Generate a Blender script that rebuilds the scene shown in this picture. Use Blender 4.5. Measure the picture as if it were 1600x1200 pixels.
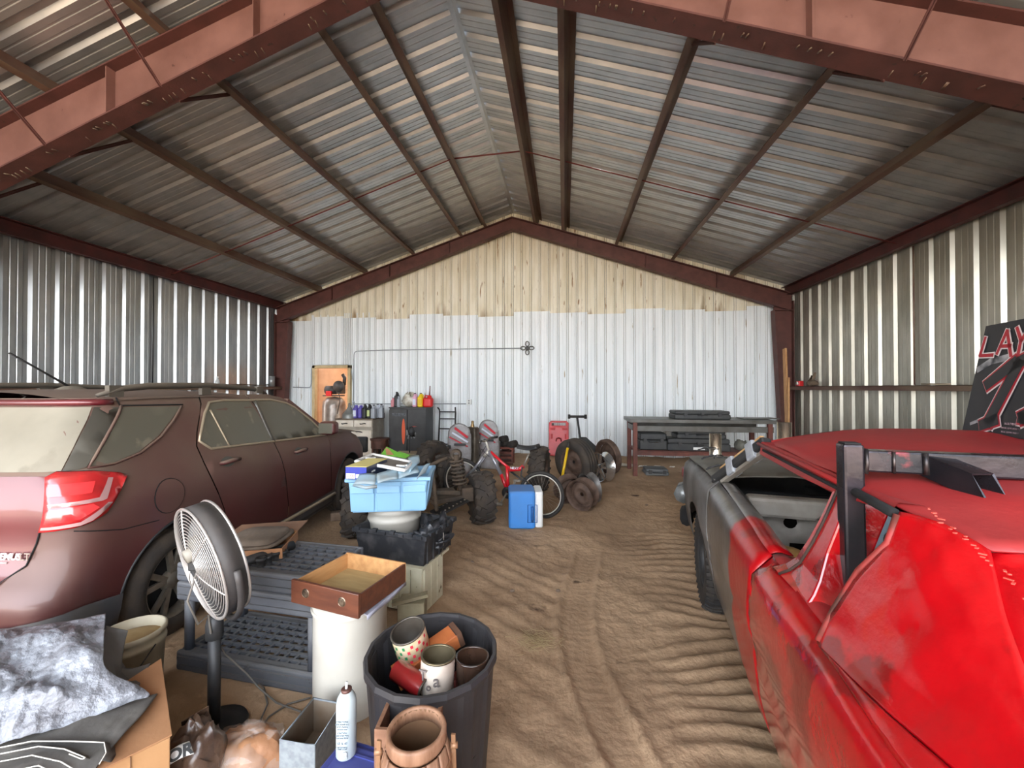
import bpy, bmesh, math, random
import numpy as np
from mathutils import Vector, Matrix, noise
from mathutils.geometry import delaunay_2d_cdt
random.seed(7)
PI = math.pi
for o in list(bpy.data.objects): bpy.data.objects.remove(o)
SC = bpy.context.scene
COL = SC.collection
# ---------------------------------------------------------------- camera
FPX, YAW, PITCH, EYE = 620.0, math.radians(7.53), math.atan(6/620), 1.62
cd = bpy.data.cameras.new('camera'); cam = bpy.data.objects.new('camera', cd); COL.objects.link(cam)
cd.sensor_width = 36; cd.lens = FPX/1600*36; cd.clip_start = 0.02; cd.clip_end = 200
cam.location = (0, 0, EYE); cam.rotation_euler = (PI/2+PITCH, 0, YAW)
SC.camera = cam
# ---------------------------------------------------------------- sky and light
w = bpy.data.worlds.new('sky'); SC.world = w; w.use_nodes = True
nt = w.node_tree; nt.nodes.clear()
wo = nt.nodes.new('ShaderNodeOutputWorld'); bg = nt.nodes.new('ShaderNodeBackground')
tc = nt.nodes.new('ShaderNodeTexCoord'); sp = nt.nodes.new('ShaderNodeSeparateXYZ'); rp = nt.nodes.new('ShaderNodeValToRGB')
rp.color_ramp.elements[0].position = 0.0; rp.color_ramp.elements[0].color = (0.93, 0.94, 0.96, 1)
rp.color_ramp.elements[1].position = 0.7; rp.color_ramp.elements[1].color = (0.72, 0.83, 1.0, 1)
nt.links.new(tc.outputs['Generated'], sp.inputs[0]); nt.links.new(sp.outputs['Z'], rp.inputs[0])
nt.links.new(rp.outputs[0], bg.inputs[0]); bg.inputs[1].default_value = 5.0
nt.links.new(bg.outputs[0], wo.inputs[0])
sd = bpy.data.lights.new('sun', 'SUN'); sd.energy = 13.0; sd.angle = math.radians(4); sd.color = (1, 0.94, 0.85)
sun = bpy.data.objects.new('sun', sd); COL.objects.link(sun); sun.rotation_euler = (math.radians(-38), math.radians(14), 0)
SC.view_settings.view_transform = 'Standard'; SC.view_settings.look = 'None'
SC.view_settings.exposure = 1.28; SC.view_settings.gamma = 1.0
SC.view_settings.use_curve_mapping = False
# ---------------------------------------------------------------- pixel helpers: a photo pixel at a real height / depth -> a point in the building
_f = Vector((-math.sin(YAW)*math.cos(PITCH), math.cos(YAW)*math.cos(PITCH), math.sin(PITCH)))
_r = Vector((math.cos(YAW), math.sin(YAW), 0)); _u = _r.cross(_f)
def ray(px, py): return _f + _r*((px-800)/FPX) + _u*((600-py)/FPX)
def P(px, py, h=0.0):
    d = ray(px, py); return Vector((0, 0, EYE)) + d*((h-EYE)/d.z)
def PY(px, py, Y):
    d = ray(px, py); return Vector((0, 0, EYE)) + d*(Y/d.y)
def PX(px, py, X):
    d = ray(px, py); return Vector((0, 0, EYE)) + d*(X/d.x)
def PD(px, py, D):
    return Vector((0, 0, EYE)) + ray(px, py)*D
# ---------------------------------------------------------------- materials
MATS = {}
def L(c):
    return tuple((x/12.92 if x <= .04045 else ((x+.055)/1.055)**2.4) for x in [v/255 for v in c])
def M(name, rgb, rough=.6, metal=0., rgb2=None, scale=8., bump=0., bscale=None, stretch=None, dust=None, coat=0., alpha=1., detail=6., lo=.35, hi=.65, spots=None, trans=0., rvar=0., bdist=.01, dustz=None):
    """rgb in 0..255 sRGB; rgb2 mottles it; dust=(rgb, amount) lies on faces that look up; spots=(rgb, scale, threshold)"""
    if name in MATS: return MATS[name]
    m = bpy.data.materials.new(name); m.use_nodes = True; n = m.node_tree; N = n.nodes; K = n.links.new
    b = N['Principled BSDF']; b.inputs['Roughness'].default_value = rough; b.inputs['Metallic'].default_value = metal
    b.inputs['Base Color'].default_value = (*L(rgb), 1)
    if coat: b.inputs['Coat Weight'].default_value = coat; b.inputs['Coat Roughness'].default_value = .08
    if alpha < 1: b.inputs['Alpha'].default_value = alpha
    if trans: b.inputs['Transmission Weight'].default_value = trans
    cur = None
    t = N.new('ShaderNodeTexCoord'); vec = t.outputs['Object']
    if stretch:
        mp = N.new('ShaderNodeMapping'); mp.inputs['Scale'].default_value = stretch; K(vec, mp.inputs[0]); vec = mp.outputs[0]
    def nz(sc, det=detail, v=None):
        q = N.new('ShaderNodeTexNoise'); q.inputs['Scale'].default_value = sc; q.inputs['Detail'].default_value = det; K(v or vec, q.inputs['Vector']); return q.outputs['Fac']
    def ramp(src, a, c):
        q = N.new('ShaderNodeMapRange'); q.inputs['From Min'].default_value = a; q.inputs['From Max'].default_value = c; K(src, q.inputs[0]); return q.outputs[0]
    def mix(fac, A, B):
        q = N.new('ShaderNodeMix'); q.data_type = 'RGBA'; K(fac, q.inputs[0])
        for s, i in ((A, 6), (B, 7)):
            if isinstance(s, tuple): q.inputs[i].default_value = (*s, 1)
            else: K(s, q.inputs[i])
        return q.outputs[2]
    cur = L(rgb)
    if rgb2: cur = mix(ramp(nz(scale), lo, hi), cur, L(rgb2))
    if spots: cur = mix(ramp(nz(spots[1], 8), spots[2], spots[2]+.04), cur, L(spots[0]))
    if dust:
        g = N.new('ShaderNodeNewGeometry'); s = N.new('ShaderNodeSeparateXYZ'); K(g.outputs['Normal'], s.inputs[0])
        f = ramp(s.outputs['Z'], -.75, .8); q = N.new('ShaderNodeMath'); q.operation = 'MULTIPLY'; K(f, q.inputs[0])
        r2 = N.new('ShaderNodeMapRange'); K(nz(2.2), r2.inputs[0]); r2.inputs['From Min'].default_value = .3; r2.inputs['From Max'].default_value = .7
        r2.inputs['To Min'].default_value = dust[1]*.55; r2.inputs['To Max'].default_value = dust[1]; K(r2.outputs[0], q.inputs[1])
        if dustz:
            so = N.new('ShaderNodeSeparateXYZ'); K(t.outputs['Object'], so.inputs[0]); dz = N.new('ShaderNodeMapRange'); K(so.outputs['Z'], dz.inputs[0]); dz.inputs['From Min'].default_value = dustz[0]; dz.inputs['From Max'].default_value = dustz[1]; dz.inputs['To Min'].default_value = dustz[2]
            q2 = N.new('ShaderNodeMath'); q2.operation = 'MULTIPLY'; K(q.outputs[0], q2.inputs[0]); K(dz.outputs[0], q2.inputs[1]); q = q2
        cur = mix(q.outputs[0], cur, L(dust[0]))
        rr = N.new('ShaderNodeMapRange'); K(q.outputs[0], rr.inputs[0]); rr.inputs['To Min'].default_value = rough; rr.inputs['To Max'].default_value = .85; K(rr.outputs[0], b.inputs['Roughness'])
        if metal:
            mm = N.new('ShaderNodeMapRange'); K(q.outputs[0], mm.inputs[0]); mm.inputs['To Min'].default_value = metal; mm.inputs['To Max'].default_value = 0; K(mm.outputs[0], b.inputs['Metallic'])
        if coat:
            mc = N.new('ShaderNodeMapRange'); K(q.outputs[0], mc.inputs[0]); mc.inputs['To Min'].default_value = coat; mc.inputs['To Max'].default_value = 0; mc.inputs['From Max'].default_value = .6; K(mc.outputs[0], b.inputs['Coat Weight'])
    elif rvar:
        rr = N.new('ShaderNodeMapRange'); K(nz(scale*.7), rr.inputs[0]); rr.inputs['From Min'].default_value = .3; rr.inputs['From Max'].default_value = .7
        rr.inputs['To Min'].default_value = max(.05, rough-rvar); rr.inputs['To Max'].default_value = min(1, rough+rvar); K(rr.outputs[0], b.inputs['Roughness'])
    if not isinstance(cur, tuple): K(cur, b.inputs['Base Color'])
    if bump:
        bn = N.new('ShaderNodeBump'); bn.inputs['Strength'].default_value = bump; bn.inputs['Distance'].default_value = bdist
        K(nz(bscale or scale*3, 8), bn.inputs['Height']); K(bn.outputs[0], b.inputs['Normal'])
    MATS[name] = m; return m
# ---------------------------------------------------------------- mesh builder
class MB:
    def __init__(s): s.v = []; s.f = []; s.mi = []; s.sm = []; s.cm = 0; s.T = Matrix()
    def add(s, vs, fs, sm=False):
        o = len(s.v); T = s.T
        s.v += [tuple(T @ Vector(p)) for p in vs]
        s.f += [tuple(i+o for i in f) for f in fs]; s.mi += [s.cm]*len(fs); s.sm += [sm]*len(fs); return s
    def box(s, c, d, rz=0, R=None, taper=1.0):
        hx, hy, hz = d[0]/2, d[1]/2, d[2]/2
        vs = [(x*hx*(taper if z < 0 else 1), y*hy*(taper if z < 0 else 1), z*hz) for z in (-1, 1) for x, y in ((-1, -1), (1, -1), (1, 1), (-1, 1))]
        m = R if R is not None else Matrix.Rotation(rz, 3, 'Z')
        vs = [m @ Vector(v)+Vector(c) for v in vs]
        return s.add(vs, [(3, 2, 1, 0), (4, 5, 6, 7), (0, 1, 5, 4), (1, 2, 6, 5), (2, 3, 7, 6), (3, 0, 4, 7)])
    def bar(s, a, b, w, h, up=(0, 0, 1)):
        a = Vector(a); b = Vector(b); d = (b-a); l = d.length; d.normalize()
        u = Vector(up); x = d.cross(u)
        if x.length < 1e-4: x = d.cross(Vector((1, 0, 0)))
        x.normalize(); z = x.cross(d); R = Matrix((x, d, z)).transposed()
        return s.box((a+b)/2, (w, l, h), R=R)
    def tube(s, pts, r, n=10, cap=True, closed=False):
        pts = [Vector(p) for p in pts]; rs = r if isinstance(r, (list, tuple)) else [r]*len(pts)
        k = len(pts); vs = []; prev = None
        for i, p in enumerate(pts):
            if closed: t = pts[(i+1) % k]-pts[i-1]
            else: t = pts[min(i+1, k-1)]-pts[max(i-1, 0)]
            if t.length < 1e-9: t = Vector((0, 0, 1))
            t.normalize()
            if prev is None:
                a = Vector((0, 0, 1)) if abs(t.z) < .9 else Vector((1, 0, 0)); x = t.cross(a).normalized()
            else:
                x = prev-t*prev.dot(t); x.normalize()
            prev = x; y = t.cross(x)
            for j in range(n):
                a = 2*PI*j/n; vs.append(p+(x*math.cos(a)+y*math.sin(a))*rs[i])
        fs = []
        for i in range(k if closed else k-1):
            for j in range(n):
                i2 = (i+1) % k; fs.append((i*n+j, i*n+(j+1) % n, i2*n+(j+1) % n, i2*n+j))
        if cap and not closed: fs += [tuple(range(n))[::-1], tuple((k-1)*n+j for j in range(n))]
        return s.add(vs, fs, True)
    def lathe(s, prof, n=24, o=(0, 0, 0), ax=(0, 0, 1), close=False, a0=0, a1=2*PI, sq=None):
        ax = Vector(ax).normalized(); q = Vector((0, 0, 1)).rotation_difference(ax); o = Vector(o); vs = []
        full = abs(a1-a0-2*PI) < 1e-6; m = n if full else n+1
        for r, z in prof:
            for j in range(m):
                a = a0+(a1-a0)*j/n; k = 1
                if sq: k = 1/((abs(math.cos(a))**sq+abs(math.sin(a))**sq)**(1/sq))
                vs.append(o+q @ Vector((r*k*math.cos(a), r*k*math.sin(a), z)))
        fs = []; p = len(prof)
        for i in range(p if close else p-1):
            for j in range(n):
                j2 = (j+1) % m; i2 = (i+1) % p; fs.append((i*m+j, i*m+j2, i2*m+j2, i2*m+j))
        return s.add(vs, fs, True)
    def cyl(s, a, b, r, r2=None, n=16):
        return s.tube([a, b], [r, r if r2 is None else r2], n)
    def prism(s, poly, h, o=(0, 0, 0), R=None):
        """2-D outline extruded by h along local z"""
        R = R if R is not None else Matrix.Identity(3); o = Vector(o); n = len(poly)
        vs = [o+R @ Vector((x, y, 0)) for x, y in poly]+[o+R @ Vector((x, y, h)) for x, y in poly]
        return s.add(vs, [tuple(range(n))[::-1], tuple(range(n, 2*n))]+[(i, (i+1) % n, n+(i+1) % n, n+i) for i in range(n)])
    def grid(s, fn, nu, nv, sm=True):
        vs = [fn(i/nu, j/nv) for i in range(nu+1) for j in range(nv+1)]
        return s.add(vs, [(i*(nv+1)+j, (i+1)*(nv+1)+j, (i+1)*(nv+1)+j+1, i*(nv+1)+j+1) for i in range(nu) for j in range(nv)], sm)
    def rbox(s, c, d, r=.02, n=4, rz=0, taper=1.0):
        """rounded-plan box, optionally tapering to the foot"""
        x, y, z = d; pts = []
        for cx, cy, a0 in ((x/2-r, y/2-r, 0), (-x/2+r, y/2-r, PI/2), (-x/2+r, -y/2+r, PI), (x/2-r, -y/2+r, 1.5*PI)):
            for k in range(n+1): a = a0+PI/2*k/n; pts.append((cx+r*math.cos(a), cy+r*math.sin(a)))
        R = Matrix.Rotation(rz, 3, 'Z'); C = Vector(c); k = len(pts); e = min(r*.5, z*.25)
        lv = [(-z/2, .0, taper), (-z/2+e, 1, taper), (z/2-e, 1, 1), (z/2, 0, 1)]; vs = []
        for zz, f, t in lv:
            for px, py in pts:
                sc = t*(1 if f else 1-e/max(x, y)*2); vs.append(C+R @ Vector((px*sc, py*sc, zz)))
        fs = [tuple(range(k))[::-1], tuple(3*k+i for i in range(k))]
        for q in range(3): fs += [(q*k+i, q*k+(i+1) % k, (q+1)*k+(i+1) % k, (q+1)*k+i) for i in range(k)]
        return s.add(vs, fs)
    def build(s, name, mat, parent=None, bevel=0, solid=0, sub=0, smooth=None, loc=None, rz=None, kind=None):
        me = bpy.data.meshes.new(name); me.from_pydata([tuple(v) for v in s.v], [], s.f)
        for m in (mat if isinstance(mat, (list, tuple)) else [mat]): me.materials.append(m)
        me.polygons.foreach_set('material_index', s.mi)
        me.polygons.foreach_set('use_smooth', s.sm if smooth is None else [smooth]*len(s.f))
        me.update(); o = bpy.data.objects.new(name, me); COL.objects.link(o)
        if parent is not None: o.parent = parent
        if loc is not None: o.location = loc
        if rz is not None: o.rotation_euler.z = rz
        if solid: q = o.modifiers.new('s', 'SOLIDIFY'); q.thickness = solid; q.offset = 0
        if sub: q = o.modifiers.new('u', 'SUBSURF'); q.levels = q.render_levels = sub
        if bevel: q = o.modifiers.new('b', 'BEVEL'); q.width = bevel; q.segments = 2; q.limit_method = 'ANGLE'; q.angle_limit = .6; q.harden_normals = False
        if kind: o['kind'] = kind
        return o
def tag(o, label, cat, group=None, kind=None):
    if label: o['label'] = label
    if cat: o['category'] = cat
    if group: o['group'] = group
    if kind: o['kind'] = kind
    return o
def thing(name, label, cat, loc=(0, 0, 0), rz=0, group=None):
    o = bpy.data.objects.new(name, None); o.empty_display_size = .1; COL.objects.link(o)
    o.location = loc; o.rotation_euler.z = rz; return tag(o, label, cat, group)
def frame_between(a, b):
    """base point and heading so that local +x runs from a to b on the floor"""
    d = b-a; return math.atan2(d.y, d.x)
def inpoly(x, y, P_):
    c = False; n = len(P_); j = n-1
    for i in range(n):
        xi, yi = P_[i]; xj, yj = P_[j]
        if (yi > y) != (yj > y) and x < (xj-xi)*(y-yi)/(yj-yi)+xi: c = not c
        j = i
    return c
def subdiv(poly, st, closed=True):
    out = []; n = len(poly)
    for i in range(n if closed else n-1):
        a = poly[i]; b = poly[(i+1) % n]; l = math.hypot(b[0]-a[0], b[1]-a[1]); k = max(1, int(l/st))
        for q in range(k): out.append((a[0]+(b[0]-a[0])*q/k, a[1]+(b[1]-a[1])*q/k))
    if not closed: out.append(poly[-1])
    return out
def conform(mb, outline, S, step=.06, holes=(), flip=False):
    """triangulate a 2-D outline (with holes) finely and lay it on the surface S(u, v)"""
    loops = [subdiv(outline, step)]+[subdiv(h, step) for h in holes]
    vs = []; es = []
    for lp in loops:
        o = len(vs); vs += lp; es += [(o+i, o+(i+1) % len(lp)) for i in range(len(lp))]
    xs = [p[0] for p in loops[0]]; ys = [p[1] for p in loops[0]]
    x = min(xs)+step*.37
    while x < max(xs):
        y = min(ys)+step*.41
        while y < max(ys):
            if inpoly(x, y, loops[0]) and not any(inpoly(x, y, h) for h in loops[1:]):
                if all((x-p[0])**2+(y-p[1])**2 > (step*.45)**2 for lp in loops for p in lp): vs.append((x, y))
            y += step
        x += step
    r = delaunay_2d_cdt([Vector(v) for v in vs], es, [], 0, 1e-5)
    nv, nf = r[0], r[2]; fs = []
    for f in nf:
        cx = sum(nv[i][0] for i in f)/3; cy = sum(nv[i][1] for i in f)/3
        if inpoly(cx, cy, loops[0]) and not any(inpoly(cx, cy, h) for h in loops[1:]):
            a, b, c = [nv[i] for i in f]; ar = (b[0]-a[0])*(c[1]-a[1])-(b[1]-a[1])*(c[0]-a[0])
            f = list(f) if ar > 0 else list(f)[::-1]
            if flip: f = f[::-1]
            fs.append(tuple(f))
    mb.add([S(p[0], p[1]) for p in nv], fs, True); return mb
def arc(cx, cy, r, a0, a1, n=10, ry=None):
    ry = ry or r; return [(cx+r*math.cos(math.radians(a0+(a1-a0)*i/n)), cy+ry*math.sin(math.radians(a0+(a1-a0)*i/n))) for i in range(n+1)]
def text_mesh(body, size, shear=0, ext=.0008, offset=0, space=1.0):
    c = bpy.data.curves.new('t', 'FONT'); c.body = body; c.size = size; c.shear = shear; c.extrude = ext; c.offset = offset; c.space_character = space; c.align_x = 'CENTER'; c.align_y = 'CENTER'
    o = bpy.data.objects.new('t', c); COL.objects.link(o); dg = bpy.context.evaluated_depsgraph_get()
    me = bpy.data.meshes.new_from_object(o.evaluated_get(dg)); bpy.data.objects.remove(o); bpy.data.curves.remove(c); return me
def text(name, body, size, mat, parent, loc, rot=(PI/2, 0, 0), **k):
    me = text_mesh(body, size, **k); me.materials.clear(); me.materials.append(mat)
    o = bpy.data.objects.new(name, me); COL.objects.link(o); o.parent = parent; o.location = loc; o.rotation_euler = rot; return o
def copy_tree(o, parent=None):
    c = o.copy(); COL.objects.link(c); c.parent = parent
    for ch in list(o.children): copy_tree(ch, c)
    return c
# ================================================================ the building
WALL_L, WALL_R, RIDGE, BACK, FRONT = -7.55, 5.05, -1.25, 9.75, -3.2
SL = .327; EAVE = 3.90; APEX = EAVE+SL*6.3
m_galv = M('galvanised sheet', (172, 174, 174), .32, .82, (148, 151, 152), 3.5, stretch=(1, 1, .35), rvar=.04)
m_galv_roof = M('galvanised roof sheet', (192, 193, 192), .34, .72, (172, 175, 176), 3.0)
m_galv_dusty = M('dusty galvanised sheet', (180, 176, 163), .36, .72, (150, 147, 135), 2.5, stretch=(1, 1, .4), rvar=.04)
m_red = M('red oxide primer', (98, 60, 54), .55, .1, (80, 49, 44), 5, .12, 60, spots=((70, 50, 44), 14, .66))
m_red_lit = M('lit red oxide primer', (130, 92, 82), .6, .05, (112, 76, 66), 3, .1, 40, spots=((80, 46, 38), 12, .70))  # lighter than the flanges: daylight on the near rafter web painted in
m_purlin = M('dark purlin paint', (86, 56, 46), .55, .1, (112, 94, 76), 4, .15, 50, stretch=(1, .25, 1))
m_white = M('white painted sheet', (232, 237, 238), .5, 0, (218, 225, 227), 2.0, .08, 30, stretch=(4, 1, .35), spots=((158, 146, 120), 5, .68))
m_cream = M('cream stained sheet', (228, 223, 204), .55, 0, (212, 204, 178), 2.0, .08, 30, stretch=(4, 1, .6), spots=((150, 122, 86), 3.4, .645))
def seam_stain(m, col, z0, z1, thr):
    n = m.node_tree; N = n.nodes; K = n.links.new; b = N['Principled BSDF']; cur = b.inputs['Base Color'].links[0].from_socket
    t = N.new('ShaderNodeTexCoord'); s = N.new('ShaderNodeSeparateXYZ'); K(t.outputs['Object'], s.inputs[0]); mp = N.new('ShaderNodeMapping'); mp.inputs['Scale'].default_value = (3.2, 1, .55); K(t.outputs['Object'], mp.inputs[0])
    z = N.new('ShaderNodeTexNoise'); z.inputs['Scale'].default_value = 1.6; z.inputs['Detail'].default_value = 7; K(mp.outputs[0], z.inputs[0])
    r = N.new('ShaderNodeMapRange'); r.inputs['From Min'].default_value = z1; r.inputs['From Max'].default_value = z0; r.inputs['To Max'].default_value = .42; K(s.outputs['Z'], r.inputs[0])
    a = N.new('ShaderNodeMath'); a.operation = 'ADD'; K(z.outputs['Fac'], a.inputs[0]); K(r.outputs[0], a.inputs[1])
    q = N.new('ShaderNodeMapRange'); q.inputs['From Min'].default_value = thr; q.inputs['From Max'].default_value = thr+.16; K(a.outputs[0], q.inputs[0])
    mx = N.new('ShaderNodeMix'); mx.data_type = 'RGBA'; K(q.outputs[0], mx.inputs[0]); K(cur, mx.inputs[6]); mx.inputs[7].default_value = (*L(col), 1); K(mx.outputs[2], b.inputs['Base Color'])
seam_stain(m_cream, (150, 126, 92), 3.38, 4.3, .90)
m_seam = M('grimy groove', (104, 98, 82), .8, 0, (74, 66, 50), 6, stretch=(1, 1, .3))
def rpanel(w, length, nrib=3, h=.036, base=.105, top=.045, minor=True, off=.0):
    """profile along x (0..w), height -> z"""
    p = []; st = w/nrib
    for k in range(nrib):
        x0 = k*st
        p += [(x0, 0)]
        if minor:
            for q in (.30, .70):
                xm = x0+(st-base)*q; p += [(xm-.012, 0), (xm-.006, .004), (xm+.006, .004), (xm+.012, 0)]
        xr = x0+st-base
        p += [(xr, 0), (xr+(base-top)/2, h), (xr+(base+top)/2, h), (x0+st, 0)]
    return p
def panel_mesh(prof, length, y0=0):
    mb = MB(); n = len(prof)
    mb.add([(x, y0, z) for x, z in prof]+[(x, y0+length, z) for x, z in prof], [(i, i+1, n+i+1, n+i) for i in range(n-1)]); return mb
# ---- ground
floor_root = None
def ground_h(x, y):
    r = 0
    return r
xs = np.concatenate([np.arange(-8.2, -2.2, .07), np.arange(-2.2, 2.4, .022), np.arange(2.4, 5.6, .07)])
ys = np.concatenate([np.arange(-3.2, .9, .12), np.arange(.9, 4.6, .02), np.arange(4.6, 10.6, .05)])
GX, GY = np.meshgrid(xs, ys, indexing='ij')
rng = np.random.RandomState(4)
def vnoise(X, Y, f, seed):
    r = np.random.RandomState(seed); T = r.rand(64, 64)
    x = X*f+100; y = Y*f+100; xi = np.floor(x).astype(int); yi = np.floor(y).astype(int); fx = x-xi; fy = y-yi
    fx = fx*fx*(3-2*fx); fy = fy*fy*(3-2*fy)
    g = lambda a, b: T[a % 64, b % 64]
    return (g(xi, yi)*(1-fx)+g(xi+1, yi)*fx)*(1-fy)+(g(xi, yi+1)*(1-fx)+g(xi+1, yi+1)*fx)*fy
def smooth(a, b, x):
    t = np.clip((x-a)/(b-a), 0, 1); return t*t*(3-2*t)
def ground_fn(X, Y):
    n1 = vnoise(X, Y, .9, 1)-.5; n2 = vnoise(X, Y, 2.7, 2)-.5; n3 = vnoise(X, Y, 7, 3)-.5; n4 = vnoise(X, Y, 17, 5)-.5
    h = n1*.02+n2*.016+n3*.016+n4*.010+(vnoise(X, Y, 34, 6)-.5)*.004*smooth(5, 3, Y)
    path = smooth(-1.0, -.5, X)*smooth(2.3, 1.6, X)*smooth(8.5, 6, Y)       # trodden aisle between the cars
    xc = .95+.10*(Y-2)                                                         # tread ripples left by the wheels
    m = np.exp(-((X-xc)/.38)**2)*smooth(7.2, 5.5, Y)
    ph = (Y+.35*(vnoise(X, Y, 1.6, 8)-.5)+.22*(X-xc)**2)*2*PI/.125+2.2*(vnoise(X, Y, 3.0, 9)-.5)
    rip = (.5+.5*np.sin(ph))**1.6
    h = h+m*rip*.022*(.6+.8*vnoise(X, Y, 1.2, 11))
    m2 = smooth(.45, .0, X)*smooth(-1.4, -.9, X)*smooth(6, 5, Y)
    h = h+m2*((.5+.5*np.sin((Y*.8+X*.6+.5*(vnoise(X, Y, 1.3, 12)-.5))*2*PI/.19))**2)*.008
    # smooth sinuous tyre track
    xt = .28+.16*np.sin(Y*1.7+.4)+(2.2-Y)*.10
    d = np.abs(X-xt); mt = smooth(.12, .09, d)*smooth(1.1, 1.4, Y)*smooth(4.3, 3.6, Y)
    lug = (.5+.5*np.sin((Y*1.0)*2*PI/.06))*.003
    h = h*(1-.8*mt)+mt*(-.008+lug)+.016*np.exp(-((d-.125)/.022)**2)*smooth(1.1, 1.4, Y)*smooth(4.3, 3.6, Y)
    # fine tread print of the derby car's tyre beside the door
    xd = 1.62-.185*(3.0-Y); d2 = np.abs(X-xd); m4 = smooth(.14, .11, d2)*smooth(3.0, 2.8, Y)
    h = h*(1-.7*m4)+m4*(-.012+.008*(np.sin(Y*2*PI/.05+3*np.sin(X*40)) > 0))
    return h
GH = ground_fn(GX, GY)
gidx = np.arange(len(xs)*len(ys)).reshape(len(xs), len(ys))
fa = np.stack([gidx[:-1, :-1], gidx[1:, :-1], gidx[1:, 1:], gidx[:-1, 1:]], -1).reshape(-1, 4)
me = bpy.data.meshes.new('floor'); co = np.stack([GX, GY, GH-.006], -1).reshape(-1, 3)
me.vertices.add(len(co)); me.vertices.foreach_set('co', co.ravel()); me.loops.add(fa.size); me.loops.foreach_set('vertex_index', fa.ravel())
me.polygons.add(len(fa)); me.polygons.foreach_set('loop_start', np.arange(0, fa.size, 4)); me.polygons.foreach_set('loop_total', np.full(len(fa), 4))
me.polygons.foreach_set('use_smooth', np.ones(len(fa), bool)); me.update(calc_edges=True)
m_dirt = M('packed sandy dirt', (178, 148, 116), .95, 0, (144, 116, 88), 1.3, .8, 26, detail=9, lo=.38, hi=.66, spots=((84, 62, 44), 2.3, .66), bdist=.012)
me.materials.append(m_dirt); floor = bpy.data.objects.new('floor', me); COL.objects.link(floor); floor['kind'] = 'structure'
g = MB(); g.grid(lambda u, v: (-40+80*u, -40+80*v, -.05), 8, 8); g.build('yard_ground', M('yard dirt', (170, 145, 118), .95, 0, (150, 126, 100), 2), kind='structure')  # unseen yard ground outside the building, added to bounce daylight indoors
# ---- side walls: one sheet of metal after another
def side_wall(name, X, inward, mat):
    root = thing(name, None, None, (0, 0, 0)); root['kind'] = 'structure'
    pr = rpanel(.914, 1); me = None; y = FRONT; k = 0
    while y < BACK-.1:
        wd = min(.914, BACK-y)
        if me is None or wd < .9:
            p = rpanel(.914, 1) if wd > .9 else [q for q in rpanel(.914, 1) if q[0] <= wd]
            mb = MB(); n = len(p)
            mb.add([(-inward*z, x, 0) for x, z in p]+[(-inward*z, x, 3.98) for x, z in p], [((i, i+1, n+i+1, n+i) if inward < 0 else (n+i, n+i+1, i+1, i)) for i in range(n-1)])
            o = mb.build('wall_panel', mat, root); me = o.data
        else:
            o = bpy.data.objects.new('wall_panel', me); COL.objects.link(o); o.parent = root
        o.location = (X, y, -.02); y += .914; k += 1
    return root
side_wall('wall_left', WALL_L, 1, m_galv)
side_wall('wall_right', WALL_R, -1, m_galv_dusty)
# ---- back wall in two tiers of sheets
def roofz(x): return APEX-SL*abs(x-RIDGE)
def back_sheet(x0, x1, z0, z1f, mat, root, yy):
    nr = 4; st = (x1-x0)/nr; p = []
    for k in range(nr):
        a = x0+k*st; p += [(a, 0), (a+st*.28, 0), (a+st*.31, .005), (a+st*.36, .005), (a+st*.39, 0), (a+st*.60, 0), (a+st*.63, .005), (a+st*.68, .005), (a+st*.71, 0), (a+st-.042, 0), (a+st-.032, .02), (a+st-.012, .02), (a+st-.002, 0)]
    p += [(x1, 0)]; mb = MB(); n = len(p)
    mb.add([(x, yy-z, z0) for x, z in p]+[(x, yy-z, z1f(x)) for x, z in p], [(i, i+1, n+i+1, n+i) for i in range(n-1)])
    for k in range(nr):                                    # grime caught along each rib
        a = x0+(k+1)*st; mb.cm = 1
        for q in (-.047, .001):
            mb.add([(a+q, yy-.0015, z0), (a+q+.006, yy-.0015, z0), (a+q+.006, yy-.0015, z1f(a)), (a+q, yy-.0015, z1f(a))], [(0, 1, 2, 3)])
    o = mb.build('wall_panel', [mat, m_seam], root); return o
wb = thing('wall_back', None, None); wb['kind'] = 'structure'
dl, dr, dt = PY(491, 575, BACK).x, PY(550, 575, BACK).x, PY(520, 571, BACK).z
x = WALL_L; k = 0
while x < WALL_R-.05:
    x1 = min(x+.9, WALL_R); zt = 3.52+.03*((k*7) % 3)
    segs = [(x, x1, 0)]
    if x < dr and x1 > dl:
        segs = [(a, b, z) for a, b, z in ((x, min(x1, dl), 0), (max(x, dl), min(x1, dr), dt), (max(x, dr), x1, 0)) if b-a > .04]
    for a, b, z in segs: back_sheet(a, b, z-(.06 if z == 0 else 0), lambda q: min(zt, roofz(q)), m_white, wb, BACK)
    x = x1; k += 1
x = WALL_L; k = 0
while x < WALL_R-.05:
    x1 = min(x+.9, WALL_R); zb = 3.40+.05*((k*5) % 3)
    back_sheet(x, x1, zb, lambda q: max(zb, roofz(q)+.02), m_cream, wb, BACK-.012); x = x1; k += 1
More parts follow.
